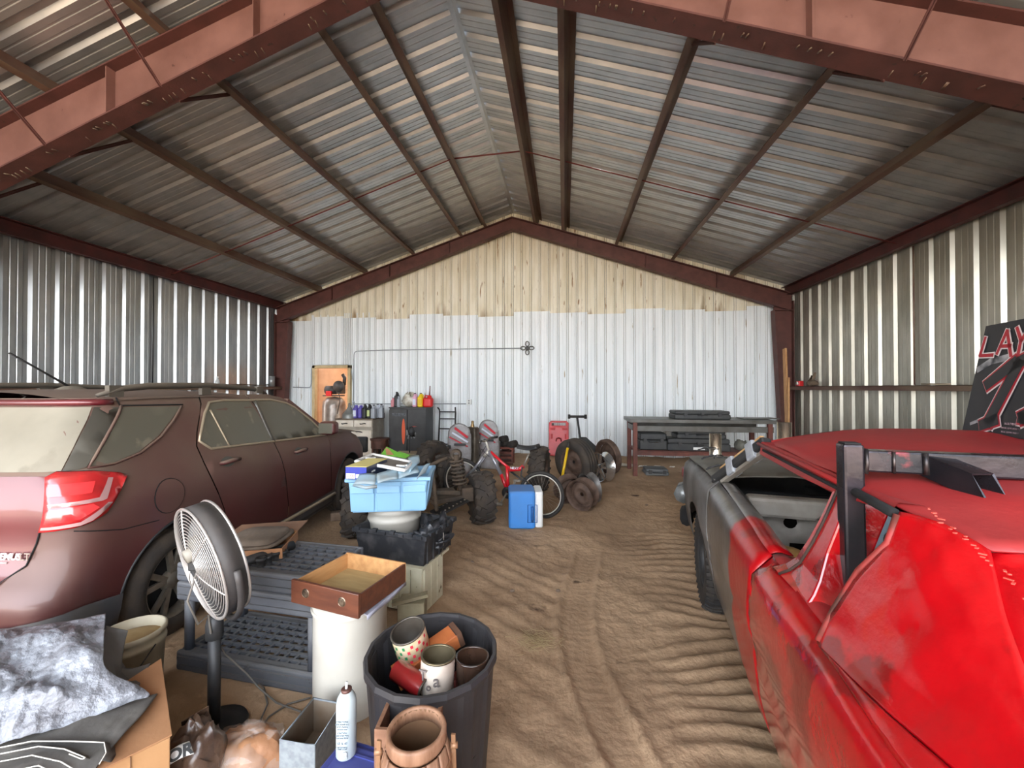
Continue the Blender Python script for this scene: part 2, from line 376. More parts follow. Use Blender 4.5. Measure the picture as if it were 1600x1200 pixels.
# ---- roof sheets
ce = thing('ceiling', None, None); ce['kind'] = 'structure'
SLEN = 6.3*math.sqrt(1+SL*SL)+.05; ang = math.atan(SL); me = None; y = FRONT-.3
pr = rpanel(.914, 1)
mb = MB(); n = len(pr); mb.add([(0, x, z) for x, z in pr]+[(SLEN, x, z) for x, z in pr], [(i, i+1, n+i+1, n+i) for i in range(n-1)])
o0 = mb.build('roof_panel', m_galv_roof, ce); rme = o0.data; first = True
while y < BACK:
    for sgn in (0, 1):
        if first: o = o0; first = False
        else: o = bpy.data.objects.new('roof_panel', rme); COL.objects.link(o); o.parent = ce
        o.location = (RIDGE, y, APEX)
        if sgn == 0: o.rotation_euler = (0, ang, 0)
        else: o.rotation_euler = (0, -ang, 0); o.scale = (-1, 1, 1)
    y += .914
rc = MB(); rc.add([(RIDGE-.05, FRONT-.3, APEX-.020), (RIDGE, FRONT-.3, APEX-.006), (RIDGE+.05, FRONT-.3, APEX-.020), (RIDGE-.05, BACK, APEX-.020), (RIDGE, BACK, APEX-.006), (RIDGE+.05, BACK, APEX-.020)], [(0, 3, 4, 1), (1, 4, 5, 2)])
rc.build('ridge_cap', m_galv_roof, ce)
# ---- steel frames
TOPR = lambda x: roofz(x)-.215            # top of the rafters
def rafter(root, y0, y1, d_h, d_r, mt, sgn, name='rafter', cmat=None):
    """tapered I-section from haunch to ridge"""
    xe = RIDGE+sgn*6.22; out = MB(); bf = MB(); tf = MB(); ym = (y0+y1)/2
    N = 8; P_ = [(RIDGE+sgn*6.22*i/N) for i in range(N+1)]
    top = [(x, TOPR(x)) for x in P_]; bot = [(x, TOPR(x)-(d_r+(d_h-d_r)*abs(x-RIDGE)/6.22)) for x in P_]
    poly = top+bot[::-1]; m = len(poly); t = .012
    out.add([(x, ym-t/2, z) for x, z in poly]+[(x, ym+t/2, z) for x, z in poly], [tuple(range(m))[::-1], tuple(range(m, 2*m))])
    for arr, mbb, s in ((top, tf, 1), (bot, bf, -1)):
        for i in range(N): mbb.bar((arr[i][0], ym, arr[i][1]-s*.008), (arr[i+1][0], ym, arr[i+1][1]-s*.008), y1-y0, .016)
    w_ = out.build(name, mt, root); bf.build('bottom_flange', m_red, root); tf.build('top_flange', m_red, root)
    for i in (2, 4, 6):
        st = MB(); st.box((bot[i][0], ym, (bot[i][1]+top[i][1])/2), (.01, y1-y0-.03, top[i][1]-bot[i][1]-.03)); st.build('stiffener', mt, root)
    bo = MB()                                   # bolt heads on the flange
    for i in range(60):
        u = random.random(); x = RIDGE+sgn*6.2*u; z = TOPR(x)-(d_r+(d_h-d_r)*u)
        bo.cyl((x, ym+random.choice((-.05, .05)), z-.016), (x, ym, z), .006, n=6)
    bo.build('bolt', m_purlin, root, kind='stuff')
def column(root, y0, y1, sgn, wt, wbm, ztop):
    X0 = RIDGE+sgn*6.24; ym = (y0+y1)/2; mb = MB()
    xi_t = X0-sgn*wt; xi_b = X0-sgn*wbm
    mb.add([(X0, ym, -.1), (xi_b, ym, -.1), (xi_t, ym, ztop), (X0, ym, ztop)], [(0, 1, 2, 3)])
    mb.build('column_web', m_red, root, solid=.012)
    f = MB(); f.bar((X0, ym, -.1), (X0, ym, ztop+.2), y1-y0, .016, up=(1, 0, 0)); f.bar((xi_b, ym, -.1), (xi_t, ym, ztop), y1-y0, .016, up=(1, 0, 0)); f.build('column_flange', m_red, root)
    c = MB(); c.box(((X0+xi_t)/2, ym, ztop), (wt, y1-y0, .02)); c.box(((X0+xi_t)/2, ym, ztop+.17), (wt-.02, .03, .36)); c.build('cap_plate', m_red, root)
def steel_frame(y0, y1, dh, dr, mt, label):
    root = thing('portal_truss', label, 'steel frame', (0, 0, 0))
    for s in (-1, 1):
        rafter(root, y0, y1, dh, dr, mt, s); column(root, y0, y1, s, dh*.95 if y0 > 5 else .55, .22, TOPR(RIDGE+s*6.2)-dh+.02)
    return root
steel_frame(9.42, 9.60, .40, .30, m_red, 'red oxide steel gable frame standing against the white back wall')
steel_frame(3.22, 3.42, .58, .42, m_red_lit, 'big red steel rafter frame crossing overhead in front')
# ---- purlins (Z-sections), each a thing of its own
px_ = {'l': (-.68, -1.28, -2.50, -3.78, -5.05), 'r': (.58, 1.25, 2.48, 3.72, 5.0)}
def zsec(root_name, label, X, z, tilt, y0, y1, group, sgn):
    mb = MB(); h, f, t = .20, .07, .004
    prof = [(-f*sgn, 0), (0, 0), (0, h), (f*sgn, h)]
    n = len(prof); mb.add([(x, y0, zz) for x, zz in prof]+[(x, y1, zz) for x, zz in prof], [(i, i+1, n+i+1, n+i) for i in range(n-1)])
    o = mb.build(root_name, m_purlin, None, solid=t); o.location = (X, 0, z); o.rotation_euler.y = tilt; tag(o, label, 'purlin', group); return o
ordn = ['nearest the ridge', 'second from the ridge', 'third from the ridge', 'fourth from the ridge', 'fifth from the ridge, next to the eave']
for side, sgn in (('left', -1), ('right', 1)):
    for i, d in enumerate(px_[side[0]]):
        X = RIDGE+d; zsec('purlin', 'dark steel roof purlin on the %s slope, %s' % (side, ordn[i]), X, TOPR(X)+.004, -sgn*-ang, FRONT, BACK-.02, 'roof purlins', sgn)
    e = MB(); X = RIDGE+sgn*6.22
    e.box((X, (FRONT+BACK)/2, EAVE-.11), (.012, BACK-FRONT-.04, .22)); e.box((X-sgn*.04, (FRONT+BACK)/2, EAVE-.21), (.09, BACK-FRONT-.04, .012)); e.box((X-sgn*.04, (FRONT+BACK)/2, EAVE-.012), (.09, BACK-FRONT-.04, .012))
    tag(e.build('eave_strut', M('eave strut paint', (84, 36, 34), .55, .1, (64, 30, 28), 5, .1, 40)), 'dark red eave strut along the top of the %s wall' % side, 'eave strut')
    g = MB(); gx = RIDGE+sgn*6.16
    g.box((gx, (FRONT+BACK)/2, 1.65), (.18, BACK-FRONT-.04, .010)); g.box((gx-sgn*.085, (FRONT+BACK)/2, 1.615), (.010, BACK-FRONT-.04, .075)); 
    tag(g.build('wall_girt', m_purlin), 'dark steel girt ledge halfway up the %s wall' % side, 'girt')
# sag rods between the purlins at mid bay
m_rod = M('red rod paint', (110, 50, 46), .5)
for side, sgn in (('left', -1), ('right', 1)):
    ds = [0]+list(px_[side[0]])+[sgn*6.2]
    for a, b in zip(ds[1:-1], ds[2:]):
        r = MB(); za = TOPR(RIDGE+a)+.07; zb = TOPR(RIDGE+b)+.07
        r.cyl((RIDGE+a, 6.65, za), (RIDGE+b, 6.65, zb), .011, n=8)
        ns = ['first and second', 'second and third', 'third and fourth', 'fourth and fifth'][ds[1:-1].index(a)] if abs(b) < 6 else 'fifth purlin and eave of the'
        tag(r.build('sag_rod', m_rod), 'thin red sag rod between %s purlins from the ridge, %s slope' % (ns, side) if abs(b) < 6 else 'thin red sag rod between fifth purlin and eave strut, %s slope' % side, 'rod', 'sag rods between the purlins')
r = MB(); r.cyl((RIDGE-.68, 6.65, TOPR(RIDGE-.68)+.07), (RIDGE+.58, 6.65, TOPR(RIDGE-.68)+.11), .013, n=8)
tag(r.build('sag_rod', m_rod), 'red rod spanning level beneath the ridge between two purlins', 'rod')
# flange braces from the near rafter up to the purlins
for side, sgn, ks in (('left', -1, (2, 3, 4)), ('right', 1, (2, 3, 4))):
    for k in ks:
        X = RIDGE+px_[side[0]][k]; zt = TOPR(X); zb = TOPR(X)-(.42+.16*abs(X-RIDGE)/6.22)
        for yy in (2.62, 4.02):
            b = MB(); b.bar((X, 3.32+(-.09 if yy < 3 else .09), zb+.0), (X, yy, zt+.03), .035, .006, up=(1, 0, 0)); b.bar((X, 3.32+(-.09 if yy < 3 else .09), zb), (X, yy, zt+.03), .006, .03, up=(1, 0, 0))
            tag(b.build('flange_brace', m_red), 'red angle brace %s the near rafter, %s purlin from ridge, %s slope' % ('before' if yy < 3 else 'beyond', ('third', 'fourth', 'fifth')[k-2], side), 'brace', 'flange braces on the %s slope' % side)
# ---- doorway with a lit back room
door = thing('door_1', None, None); door['kind'] = 'structure'
m_frame = M('cream door paint', (206, 186, 142), .6, 0, (180, 158, 116), 5)
f = MB(); fwid = .075
for a in (dl+fwid/2, dr-fwid/2): f.box((a, BACK-.03, dt/2), (fwid, .12, dt))
f.box(((dl+dr)/2, BACK-.03, dt-fwid/2), (dr-dl, .12, fwid)); f.build('door_frame', m_frame, door, bevel=.004)
rm = thing('wall_back_room', None, None); rm['kind'] = 'structure'
m_room = M('tan room wall', (196, 156, 120), .8, 0, (180, 140, 104), 3)
q = MB(); q.box(((dl+dr)/2-.2, BACK+2.6, 1.4), (4.4, .06, 2.8)); q.box((dl-1.6, BACK+1.35, 1.4), (.06, 2.5, 2.8)); q.box((dr+1.3, BACK+1.35, 1.4), (.06, 2.5, 2.8)); q.box(((dl+dr)/2-.2, BACK+1.35, 2.75), (3.2, 2.6, .05)); q.box(((dl+dr)/2-.2, BACK+1.35, -.01), (3.2, 2.6, .05))
q.build('room_shell', m_room, rm)
em = bpy.data.materials.new('tube light'); em.use_nodes = True; em.node_tree.nodes['Principled BSDF'].inputs['Emission Color'].default_value = (1, .93, .8, 1); em.node_tree.nodes['Principled BSDF'].inputs['Emission Strength'].default_value = 4
lt = thing('ceiling_light', 'lit fluorescent tube fixture inside the back room beyond the doorway', 'light', ((dl+dr)/2+.1, BACK+1.5, 2.55))
b = MB(); b.box((0, 0, .05), (1.1, .16, .05)); b.build('housing', M('white enamel', (225, 225, 220), .4), lt)
b = MB(); b.cyl((-.52, -.04, .0), (.52, -.04, .0), .02); b.cyl((-.52, .04, .0), (.52, .04, .0), .02); b.build('tube', em, lt)
pl = bpy.data.lights.new('room_lamp', 'POINT'); pl.energy = 30; pl.color = (1, .9, .75); pl.shadow_soft_size = .2; po = bpy.data.objects.new('room_lamp', pl); COL.objects.link(po); po.parent = lt; po.location = (0, 0, -.08)
# ================================================================ wheels shared by the vehicles
m_rubber = M('dusty tyre rubber', (50, 46, 43), .85, 0, (74, 64, 54), 6, .3, 50)
m_rubber_d = M('black tyre rubber', (34, 33, 33), .8, 0, (52, 47, 42), 7, .3, 60)
m_alloy = M('dusty alloy', (150, 142, 130), .45, .6, (112, 104, 92), 8)
m_steelrim = M('rusty steel wheel', (108, 96, 86), .6, .35, (82, 62, 48), 9, .3, 60)
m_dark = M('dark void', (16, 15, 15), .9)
m_dkplastic = M('black plastic', (34, 35, 37), .55, 0, (48, 47, 46), 10, .1, 60)
def tyre_mb(R, W, ri, lugs=0, n=48, groove=True):
    mb = MB(); sh = min(.035, W*.18); h = W/2
    prof = [(ri, -h*.80), (ri+.012, -h*.92), ((ri+R)/2, -h*1.0), (R-sh, -h*.93), (R-sh*.3, -h*.80)]
    if groove:
        for q in (-.45, 0, .45): prof += [(R, h*q-.012), (R-.007, h*q-.007), (R-.007, h*q+.007), (R, h*q+.012)]
    else: prof += [(R, -h*.5), (R, h*.5)]
    prof += [(R-sh*.3, h*.80), (R-sh, h*.93), ((ri+R)/2, h*1.0), (ri+.012, h*.92), (ri, h*.80), (ri-.005, 0)]
    mb.lathe(prof, n, close=True, ax=(0, 1, 0))
    return mb
def lugs_mb(R, W, n, hgt=.02, chev=.35, lw=.03):
    mb = MB()
    for i in range(n):
        for s in (-1, 1):
            a0 = 2*PI*(i+(.5 if s > 0 else 0))/n; pts = []
            for q, r in ((.05, R), (.55, R), (.95, R-.02)):
                a = a0+chev*q*2*PI/n*1.6; pts.append((a, s*q*W/2, r))
            for (a, y, r), (b, y2, r2) in zip(pts, pts[1:]):
                p = Vector((r*math.sin(a), y, r*math.cos(a))); q_ = Vector((r2*math.sin(b), y2, r2*math.cos(b)))
                mb.bar(p, q_, lw, hgt*2, up=(math.sin(a), 0, math.cos(a)))
    return mb
def rim_mb(r, W, style='spoke', n=5, dish=.03):
    mb = MB(); h = W/2
    mb.lathe([(r+.004, -h*.8), (r+.012, -h*.82), (r-.004, -h*.75), (r-.018, -h*.3), (r-.02, h*.6), (r+.008, h*.82)], 40, ax=(0, -1, 0)) if False else None
    mb.lathe([(r+.010, -h*.84), (r-.006, -h*.80), (r-.02, -h*.55), (r-.03, 0), (r-.012, h*.55), (r+.008, h*.82)], 40, ax=(0, 1, 0))
    y0 = -h*.80+dish
    if style == 'spoke':
        mb.lathe([(.001, y0-.012), (.03, y0-.012), (.045, y0-.002), (.065, y0+.01), (.065, y0+.05)], 24, ax=(0, 1, 0))
        for k in range(n):
            for o in (-.13, .13):
                a = 2*PI*k/n+o*.6; b = 2*PI*k/n+o*1.7
                mb.bar((.05*math.sin(a), y0+.012, .05*math.cos(a)), ((r-.01)*math.sin(b), y0-.006, (r-.01)*math.cos(b)), .034, .022, up=(0, 1, 0))
    else:
        mb.lathe([(.028, y0+.035), (.055, y0+.03), (.07, y0+.012), (r*.52, y0+.006), (r*.66, y0+.028), (r*.80, y0+.05), (r-.02, y0+.045)], 40, ax=(0, 1, 0))
    return mb
def wheel(parent, name, loc, R, W, ri, tm, rmt, style='spoke', side=1, lugs=0, lh=.02, lw=.03, tilt=None):
    """a wheel standing on its tread, axle along local y; outer face towards -y when side=1"""
    w_ = bpy.data.objects.new(name, None); w_.empty_display_size = .1; COL.objects.link(w_); w_.parent = parent; w_.location = loc
    if side < 0: w_.rotation_euler.z = PI
    tyre_mb(R, W, ri, groove=not lugs).build('tyre', tm, w_)
    if lugs: lugs_mb(R, W, lugs, lh, lw=lw).build('tread_lug', tm, w_, kind='stuff')
    if rmt: rim_mb(ri, W, style).build('rim', rmt, w_)
    b = MB(); b.cyl((0, -W*.1, 0), (0, W*.3, 0), ri-.03, n=24); b.build('brake_drum', m_dark, w_)
    return w_
# ================================================================ burgundy SUV on the left
SUV = thing('suv_car', 'dusty burgundy SUV parked along the left wall, rear quarter towards us', 'car', (-3.433, 2.242, 0), PI/2+math.radians(6.12))
m_bur = M('dusty burgundy paint', (86, 20, 32), .28, .25, (72, 16, 26), 2, .0, dust=((112, 94, 80), 1.3), dustz=(.60, 1.0, .42), coat=.7)
m_bur2 = M('burgundy paint', (96, 20, 32), .25, .2, (80, 16, 26), 2, dust=((122, 80, 72), .4), coat=.8)
m_clad = M('grey lower cladding', (72, 74, 80), .6, 0, (88, 84, 80), 4, .1, 40)
m_glassd = M('dusty window glass', (78, 78, 68), .3, 0, (56, 56, 50), 2.2, dust=((128, 122, 104), .75), coat=.5, spots=((118, 112, 96), 5, .62))
m_glassr = M('dusty rear glass', (128, 124, 110), .5, 0, (98, 94, 82), 2.6, dust=((148, 140, 122), .7), spots=((84, 78, 66), 3.0, .66), coat=.3)
m_glassb = M('black glass', (50, 50, 46), .3, 0, (36, 36, 34), 3, dust=((110, 104, 90), .5), coat=.5)
m_chromed = M('dusty bright trim', (176, 162, 138), .4, .5)
m_lens = M('red lamp lens', (196, 20, 30), .12, 0, (150, 12, 22), 8, coat=1, dust=((190, 90, 80), .25))
m_lens2 = M('bright red lens core', (240, 60, 62), .1, 0, coat=1)
m_lensw = M('silver lens stripe', (206, 160, 158), .25, .3)
def lerp_tab(tab, x):
    if x <= tab[0][0]: return tab[0][1]
    for (a, b), (c, d) in zip(tab, tab[1:]):
        if x <= c: t = (x-a)/(c-a); return b+(d-b)*t
    return tab[-1][1]
def sm_tab(tab, x):
    if x <= tab[0][0]: return tab[0][1]
    if x >= tab[-1][0]: return tab[-1][1]
    n = len(tab)
    for i in range(n-1):
        x0, y0 = tab[i]; x1, y1 = tab[i+1]
        if x <= x1:
            m0 = (y1-(tab[i-1][1] if i else y0))/(x1-(tab[i-1][0] if i else x0)); m1 = ((tab[i+2][1] if i+2 < n else y1)-y0)/((tab[i+2][0] if i+2 < n else x1)-x0)
            h = x1-x0; t = (x-x0)/h
            return y0*(2*t**3-3*t*t+1)+m0*h*(t**3-2*t*t+t)+y1*(-2*t**3+3*t*t)+m1*h*(t**3-t*t)
SXR = [(.2, -.66), (.35, -.74), (.6, -.76), (.68, -.70), (.85, -.66), (1.0, -.66), (1.2, -.60), (1.5, -.42), (1.6, -.35)]
SWZ = [(.2, .85), (.35, .90), (.6, .915), (.85, .92), (.98, .915), (1.08, .885), (1.18, .845), (1.35, .79), (1.5, .735), (1.58, .66), (1.62, .60)]
def sxf(z): return lerp_tab([(.2, 3.35), (.5, 3.45), (.75, 3.42), (.95, 3.2), (1.02, 2.9), (1.08, 2.1), (1.5, 1.45), (1.62, 1.2)], z)
RC = .16
def suvS(q, z, off=0., sgn=-1):
    xr = sm_tab(SXR, z); W = sm_tab(SWZ, z)+off
    W -= .05*max(0, (q-1.6)/1.8)**2*(1 if z < 1.0 else 1)
    if z < .95:                                                     # swelling over the wheels
        for cx in (0, 2.6): W += .012*math.exp(-((q-cx)/.35)**2)*math.exp(-((z-.68)/.15)**2)
    a = q-(xr+RC); x = q
    if a < 0:
        if a > -PI*RC/2: an = -a/RC; x = xr+RC-(RC+off)*math.sin(an); W = W-RC+(RC)*math.cos(an)
        else: x = xr-off-.0; W = W-RC-(-a-PI*RC/2); x -= .03*max(0, 1-(W/.7)**2)
    xf = sxf(min(z, 1.0)); RF = .42
    if z < 1.03 and q > xf-RF:
        an = min((q-(xf-RF))/RF, PI/2); x = xf-RF+RF*math.sin(an); W = W-RF+RF*math.cos(an)
    return Vector((x, sgn*W, z))
def qc(z): return sm_tab(SXR, z)+RC-PI*RC/2-(sm_tab(SWZ, z)-RC)
def panel(root, name, poly, S, mat, off=0., step=.07, sides=(-1, 1), holes=(), thick=0, **k):
    for sg in sides:
        mb = MB(); conform(mb, poly, lambda a, b: S(a, b, off, sg), step, holes, flip=(sg > 0)); o = mb.build(name, mat, root, solid=thick)
    return o
def seamline(root, name, pts, S, mat, r=.004, off=.001, sides=(-1,), step=.05, closed=False):
    for sg in sides:
        mb = MB(); mb.tube([S(a, b, off, sg) for a, b in subdiv(pts, step, closed)], r, 5, closed=closed); mb.build(name, mat, root)
archR = arc(0, .36, .405, 180, 0, 14); archF = arc(2.6, .36, .405, 180, 0, 14)
zs = [.24, .4, .6, .8, 1.0, 1.1, 1.2]
# rear: hatch + bumper + quarter up to the roof
zz = [1.56, 1.4, 1.25, 1.1, .95, .8, .6, .45, .3]
quarter = [(qc(z), z) for z in zz]+[(-.5, .28), (-.405, .30)]+archR+[(.405, .52), (.36, .70), (.30, .84), (.245, .95), (.21, 1.08), (.20, 1.20), (.24, 1.30), (.36, 1.50), (.40, 1.56)]
panel(SUV, 'rear_body', quarter, suvS, m_bur, 0)
rd = [(.42, .30), (1.215, .30), (1.208, .48), (1.14, .80), (1.06, 1.0), (1.035, 1.12), (1.0, 1.30), (.93, 1.50), (.915, 1.56), (.415, 1.56), (.37, 1.50), (.25, 1.30), (.21, 1.20), (.22, 1.08), (.255, .95), (.31, .84), (.37, .70), (.415, .52)]
rd_w = [(.235, 1.235), (.32, 1.165), (1.025, 1.125), (.985, 1.30), (.90, 1.50), (.60, 1.508), (.44, 1.495), (.36, 1.42)]
fd = [(1.225, .30), (2.10, .30), (2.07, .60), (2.03, .90), (2.02, 1.06), (1.98, 1.13), (1.80, 1.28), (1.55, 1.44), (1.40, 1.52), (1.2, 1.56), (.925, 1.56), (.94, 1.50), (1.01, 1.30), (1.045, 1.12), (1.07, 1.0), (1.15, .80), (1.218, .48)]
fd_w = [(1.06, 1.12), (1.96, 1.075), (1.93, 1.12), (1.78, 1.25), (1.55, 1.40), (1.42, 1.455), (1.2, 1.495), (.965, 1.50), (1.02, 1.30)]
ff = [(2.11, .30), (2.19, .30)]+archF+[(3.02, .30), (3.5, .32), (3.55, .6), (3.5, .8), (3.3, .94), (3.0, 1.0), (2.6, 1.05), (2.2, 1.08), (2.03, 1.08), (2.04, .90), (2.08, .60)]
dr_ = [None, None]
for sg in (-1, 1):
    for nm, poly, win in (('rear_door', rd, rd_w), ('front_door', fd, fd_w)):
        mb = MB(); conform(mb, poly, lambda a, b: suvS(a, b, 0, sg), .07, flip=(sg > 0)); d = mb.build(nm, m_bur, SUV)
        mb = MB(); conform(mb, win, lambda a, b: suvS(a, b, .003, sg), .08, flip=(sg > 0)); mb.build('window_glass', m_glassd, d)
        hx, hz = (.43, 1.055) if nm == 'rear_door' else (1.37, .985)
        hb = MB(); hb.tube([suvS(hx-.09, hz-.004, .012, sg), suvS(hx-.08, hz, .04, sg), suvS(hx, hz+.006, .05, sg), suvS(hx+.08, hz+.002, .04, sg), suvS(hx+.09, hz, .012, sg)], [.012, .016, .018, .016, .012], 8); hb.build('handle', m_bur, d)
        hb = MB(); conform(hb, arc(hx, hz-.005, .07, 0, 350, 14, .038), lambda a, b: suvS(a, b, .002, sg), .05, flip=(sg > 0)); hb.build('handle_cup', m_glassb, d)
panel(SUV, 'front_fender', ff, suvS, m_bur, 0)
# quarter glass, hatch glass, black pillar
panel(SUV, 'quarter_glass', [(-.50, 1.195), (-.38, 1.195), (-.22, 1.23), (-.06, 1.31), (.06, 1.40), (.17, 1.488), (-.235, 1.503)], suvS, m_glassd, .003)
for sg in (-1, 1):
    mb = MB(); conform(mb, [(qc(1.19), 1.19), (-.605, 1.185), (-.48, 1.36), (-.37, 1.51), (qc(1.5), 1.51)], lambda a, b: suvS(a, b, .003, sg), .07, flip=(sg > 0)); mb.build('rear_window', m_glassr, SUV)
    mb = MB(); conform(mb, [(-.60, 1.185), (-.54, 1.187), (-.51, 1.195), (-.25, 1.505), (-.362, 1.51), (-.475, 1.36)], lambda a, b: suvS(a, b, .004, sg), .06, flip=(sg > 0)); mb.build('pillar_cover', m_glassb, SUV)
    sp_ = MB(); sp_.tube([suvS(q, 1.535, .012, sg) for q in np.linspace(qc(1.53), -.27, 16)], .020, 8); sp_.build('spoiler', m_bur2, SUV)
    rd2 = MB(); conform(rd2, [(qc(1.15), 1.17), (-.64, 1.165), (-.665, 1.15), (-.705, 1.04), (-.75, .90), (-.765, .84), (-.81, .74), (-.99, .63), (qc(.6), .61)], lambda a, b: suvS(a, b, .004, sg), .07, flip=(sg > 0)); rd2.build('hatch_lower', m_bur2, SUV)
seamline(SUV, 'window_trim', rd_w[:1]+rd_w[1:2]+[(1.025, 1.125), (1.96, 1.072), (1.94, 1.12), (1.78, 1.26), (1.55, 1.41), (1.42, 1.465), (1.2, 1.505), (.9, 1.51), (.6, 1.518), (.44, 1.505), (.36, 1.43)], suvS, m_chromed, .011, .004, closed=True, sides=(-1, 1))
seamline(SUV, 'window_divider', [(.97, 1.50), (1.045, 1.115)], suvS, m_glassb, .022, -.006, sides=(-1, 1))
seamline(SUV, 'quarter_light_bar', [(.42, 1.45), (.50, 1.16)], suvS, m_chromed, .008, .004, sides=(-1, 1))
seamline(SUV, 'quarter_trim', [(-.235, 1.51), (-.505, 1.19), (-.38, 1.187), (-.21, 1.222), (-.05, 1.30), (.07, 1.39), (.18, 1.49)], suvS, m_bur, .009, .004, sides=(-1, 1))
# tail lamp
for sg in (-1, 1):
    Sf = lambda o: (lambda a, b: suvS(a, b, o, sg))
    tl = [(-.75, .90), (-.62, .905), (-.56, .92), (-.50, .945), (-.41, 1.04), (-.345, 1.115), (-.38, 1.135), (-.50, 1.17), (-.62, 1.185), (-.67, 1.16), (-.71, 1.04)]
    mb = MB(); conform(mb, tl, Sf(.012), .03, flip=(sg > 0)); o = mb.build('tail_lamp', m_lens, SUV, solid=.012)
    for nm, pl_, mt in (('lamp_core', [(-.69, 1.07), (-.54, 1.065), (-.51, 1.12), (-.67, 1.13)], m_lens2), ('lamp_core', [(-.73, .94), (-.60, .945), (-.53, .985), (-.55, 1.01), (-.70, 1.01)], m_lens2),
                        ('lamp_stripe', [(-.70, 1.035), (-.52, 1.035), (-.45, 1.125), (-.425, 1.12), (-.49, 1.02), (-.51, 1.015), (-.70, 1.02)], m_lensw), ('lamp_stripe', [(-.74, .925), (-.60, .93), (-.49, 1.0), (-.465, .995), (-.56, .925), (-.60, .912), (-.745, .912)], m_lensw)):
        mb = MB(); conform(mb, pl_, Sf(.020), .03, flip=(sg > 0)); mb.build(nm, mt, o)
    seamline(SUV, 'panel_seam', tl, suvS, m_dark, .004, .005, sides=(sg,), closed=True)
seamline(SUV, 'panel_seam', [(-.64, 1.165), (-.665, 1.15), (-.705, 1.04), (-.75, .90), (-.765, .84), (-.81, .74), (-.99, .63), (-1.3, .62)], suvS, m_dark, .004, .004, sides=(-1, 1))
seamline(SUV, 'roof_seam', [(-.24, 1.512), (.2, 1.50)], suvS, m_dark, .005, .003, sides=(-1, 1))
seamline(SUV, 'roof_seam', [(-.24, 1.51), (-.22, 1.56)], suvS, m_dark, .004, .003, sides=(-1, 1))
seamline(SUV, 'panel_seam', [(-.62, .885), (-.4, .82), (-.18, .80)], suvS, m_dark, .003, .001, sides=(-1, 1))
panel(SUV, 'fuel_flap', arc(-.10, .93, .105, 0, 345, 22), suvS, m_bur, .005, step=.05, sides=(-1,))
seamline(SUV, 'panel_seam', arc(-.10, .93, .107, 0, 345, 22), suvS, m_dark, .003, .002, closed=True)
# lower cladding and sills, bumper
panel(SUV, 'bumper_cladding', [(qc(.46), .46), (-.95, .48), (-.75, .50), (-.6, .50), (-.395, .46), (-.41, .24), (-.7, .22), (qc(.3), .24)], suvS, m_clad, .012)
panel(SUV, 'sill_cladding', [(.415, .24), (2.19, .24), (2.185, .40), (1.2, .37), (.41, .42)], suvS, m_clad, .014)
for sg in (-1, 1):
    b = MB(); b.tube([suvS(q, .355, .03, sg) for q in np.linspace(.46, 2.14, 14)], .016, 6); b.build('sill_trim', m_chromed, SUV)
    b = MB(); b.tube([suvS(q, .245, -.03, sg) for q in np.linspace(.40, 2.2, 14)], .05, 6); b.build('rocker', m_dkplastic, SUV)
    for cx in (0, 2.6):
        b = MB(); b.tube([suvS(a, z, .0, sg) for a, z in arc(cx, .36, .408, -8, 188, 24)], .008, 6); b.build('arch_lip', m_dkplastic, SUV)
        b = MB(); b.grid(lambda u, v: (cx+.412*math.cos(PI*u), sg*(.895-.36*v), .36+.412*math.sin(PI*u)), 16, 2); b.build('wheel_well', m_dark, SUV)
# roof, windscreen, bonnet
def roofp(u, v):
    x = -.40+u*(1.46+.40); wv = -1+2*v; ze = lerp_tab([(-.5, 1.545), (0, 1.562), (.5, 1.562), (1.0, 1.54), (1.5, 1.475)], x); W = sm_tab(SWZ, 1.535)-(.0 if x < 1 else .05*(x-1)/.5)
    if x < -.28: W -= (-.28-x)*.6
    return Vector((x, wv*W, ze+.06*(1-abs(wv)**2.6)-.012))
mb = MB(); mb.grid(roofp, 20, 16); mb.build('roof', m_bur, SUV)
def wsp(u, v):
    x0, z0 = 1.46, 1.50; x1, z1 = 2.15, 1.09; wv = -1+2*v; W = .66+(.80-.66)*u
    return Vector((x0+(x1-x0)*u+.10*(1-wv*wv), wv*W, z0+(z1-z0)*u+.03*(1-wv*wv)))
mb = MB(); mb.grid(wsp, 8, 12); mb.build('windscreen', m_glassd, SUV)
def hoodp(u, v):
    x = 2.05+u*1.30; wv = -1+2*v; W = sm_tab(SWZ, 1.02)-.05*max(0, (x-1.6)/1.8)**2-.35*max(0, u-.75)
    return Vector((x, wv*W, 1.085-.10*u-.18*max(0, u-.6)**1.5+.06*(1-wv*wv)))
mb = MB(); mb.grid(hoodp, 14, 14); mb.build('bonnet', m_bur, SUV)
mb = MB(); mb.box((1.3, 0, .75), (1.7, 1.62, .6)); mb.box((1.3, 0, .62), (3.6, 1.0, .72)); mb.box((.55, 0, 1.22), (1.7, 1.35, .50)); mb.build('cabin_interior', m_dark, SUV)
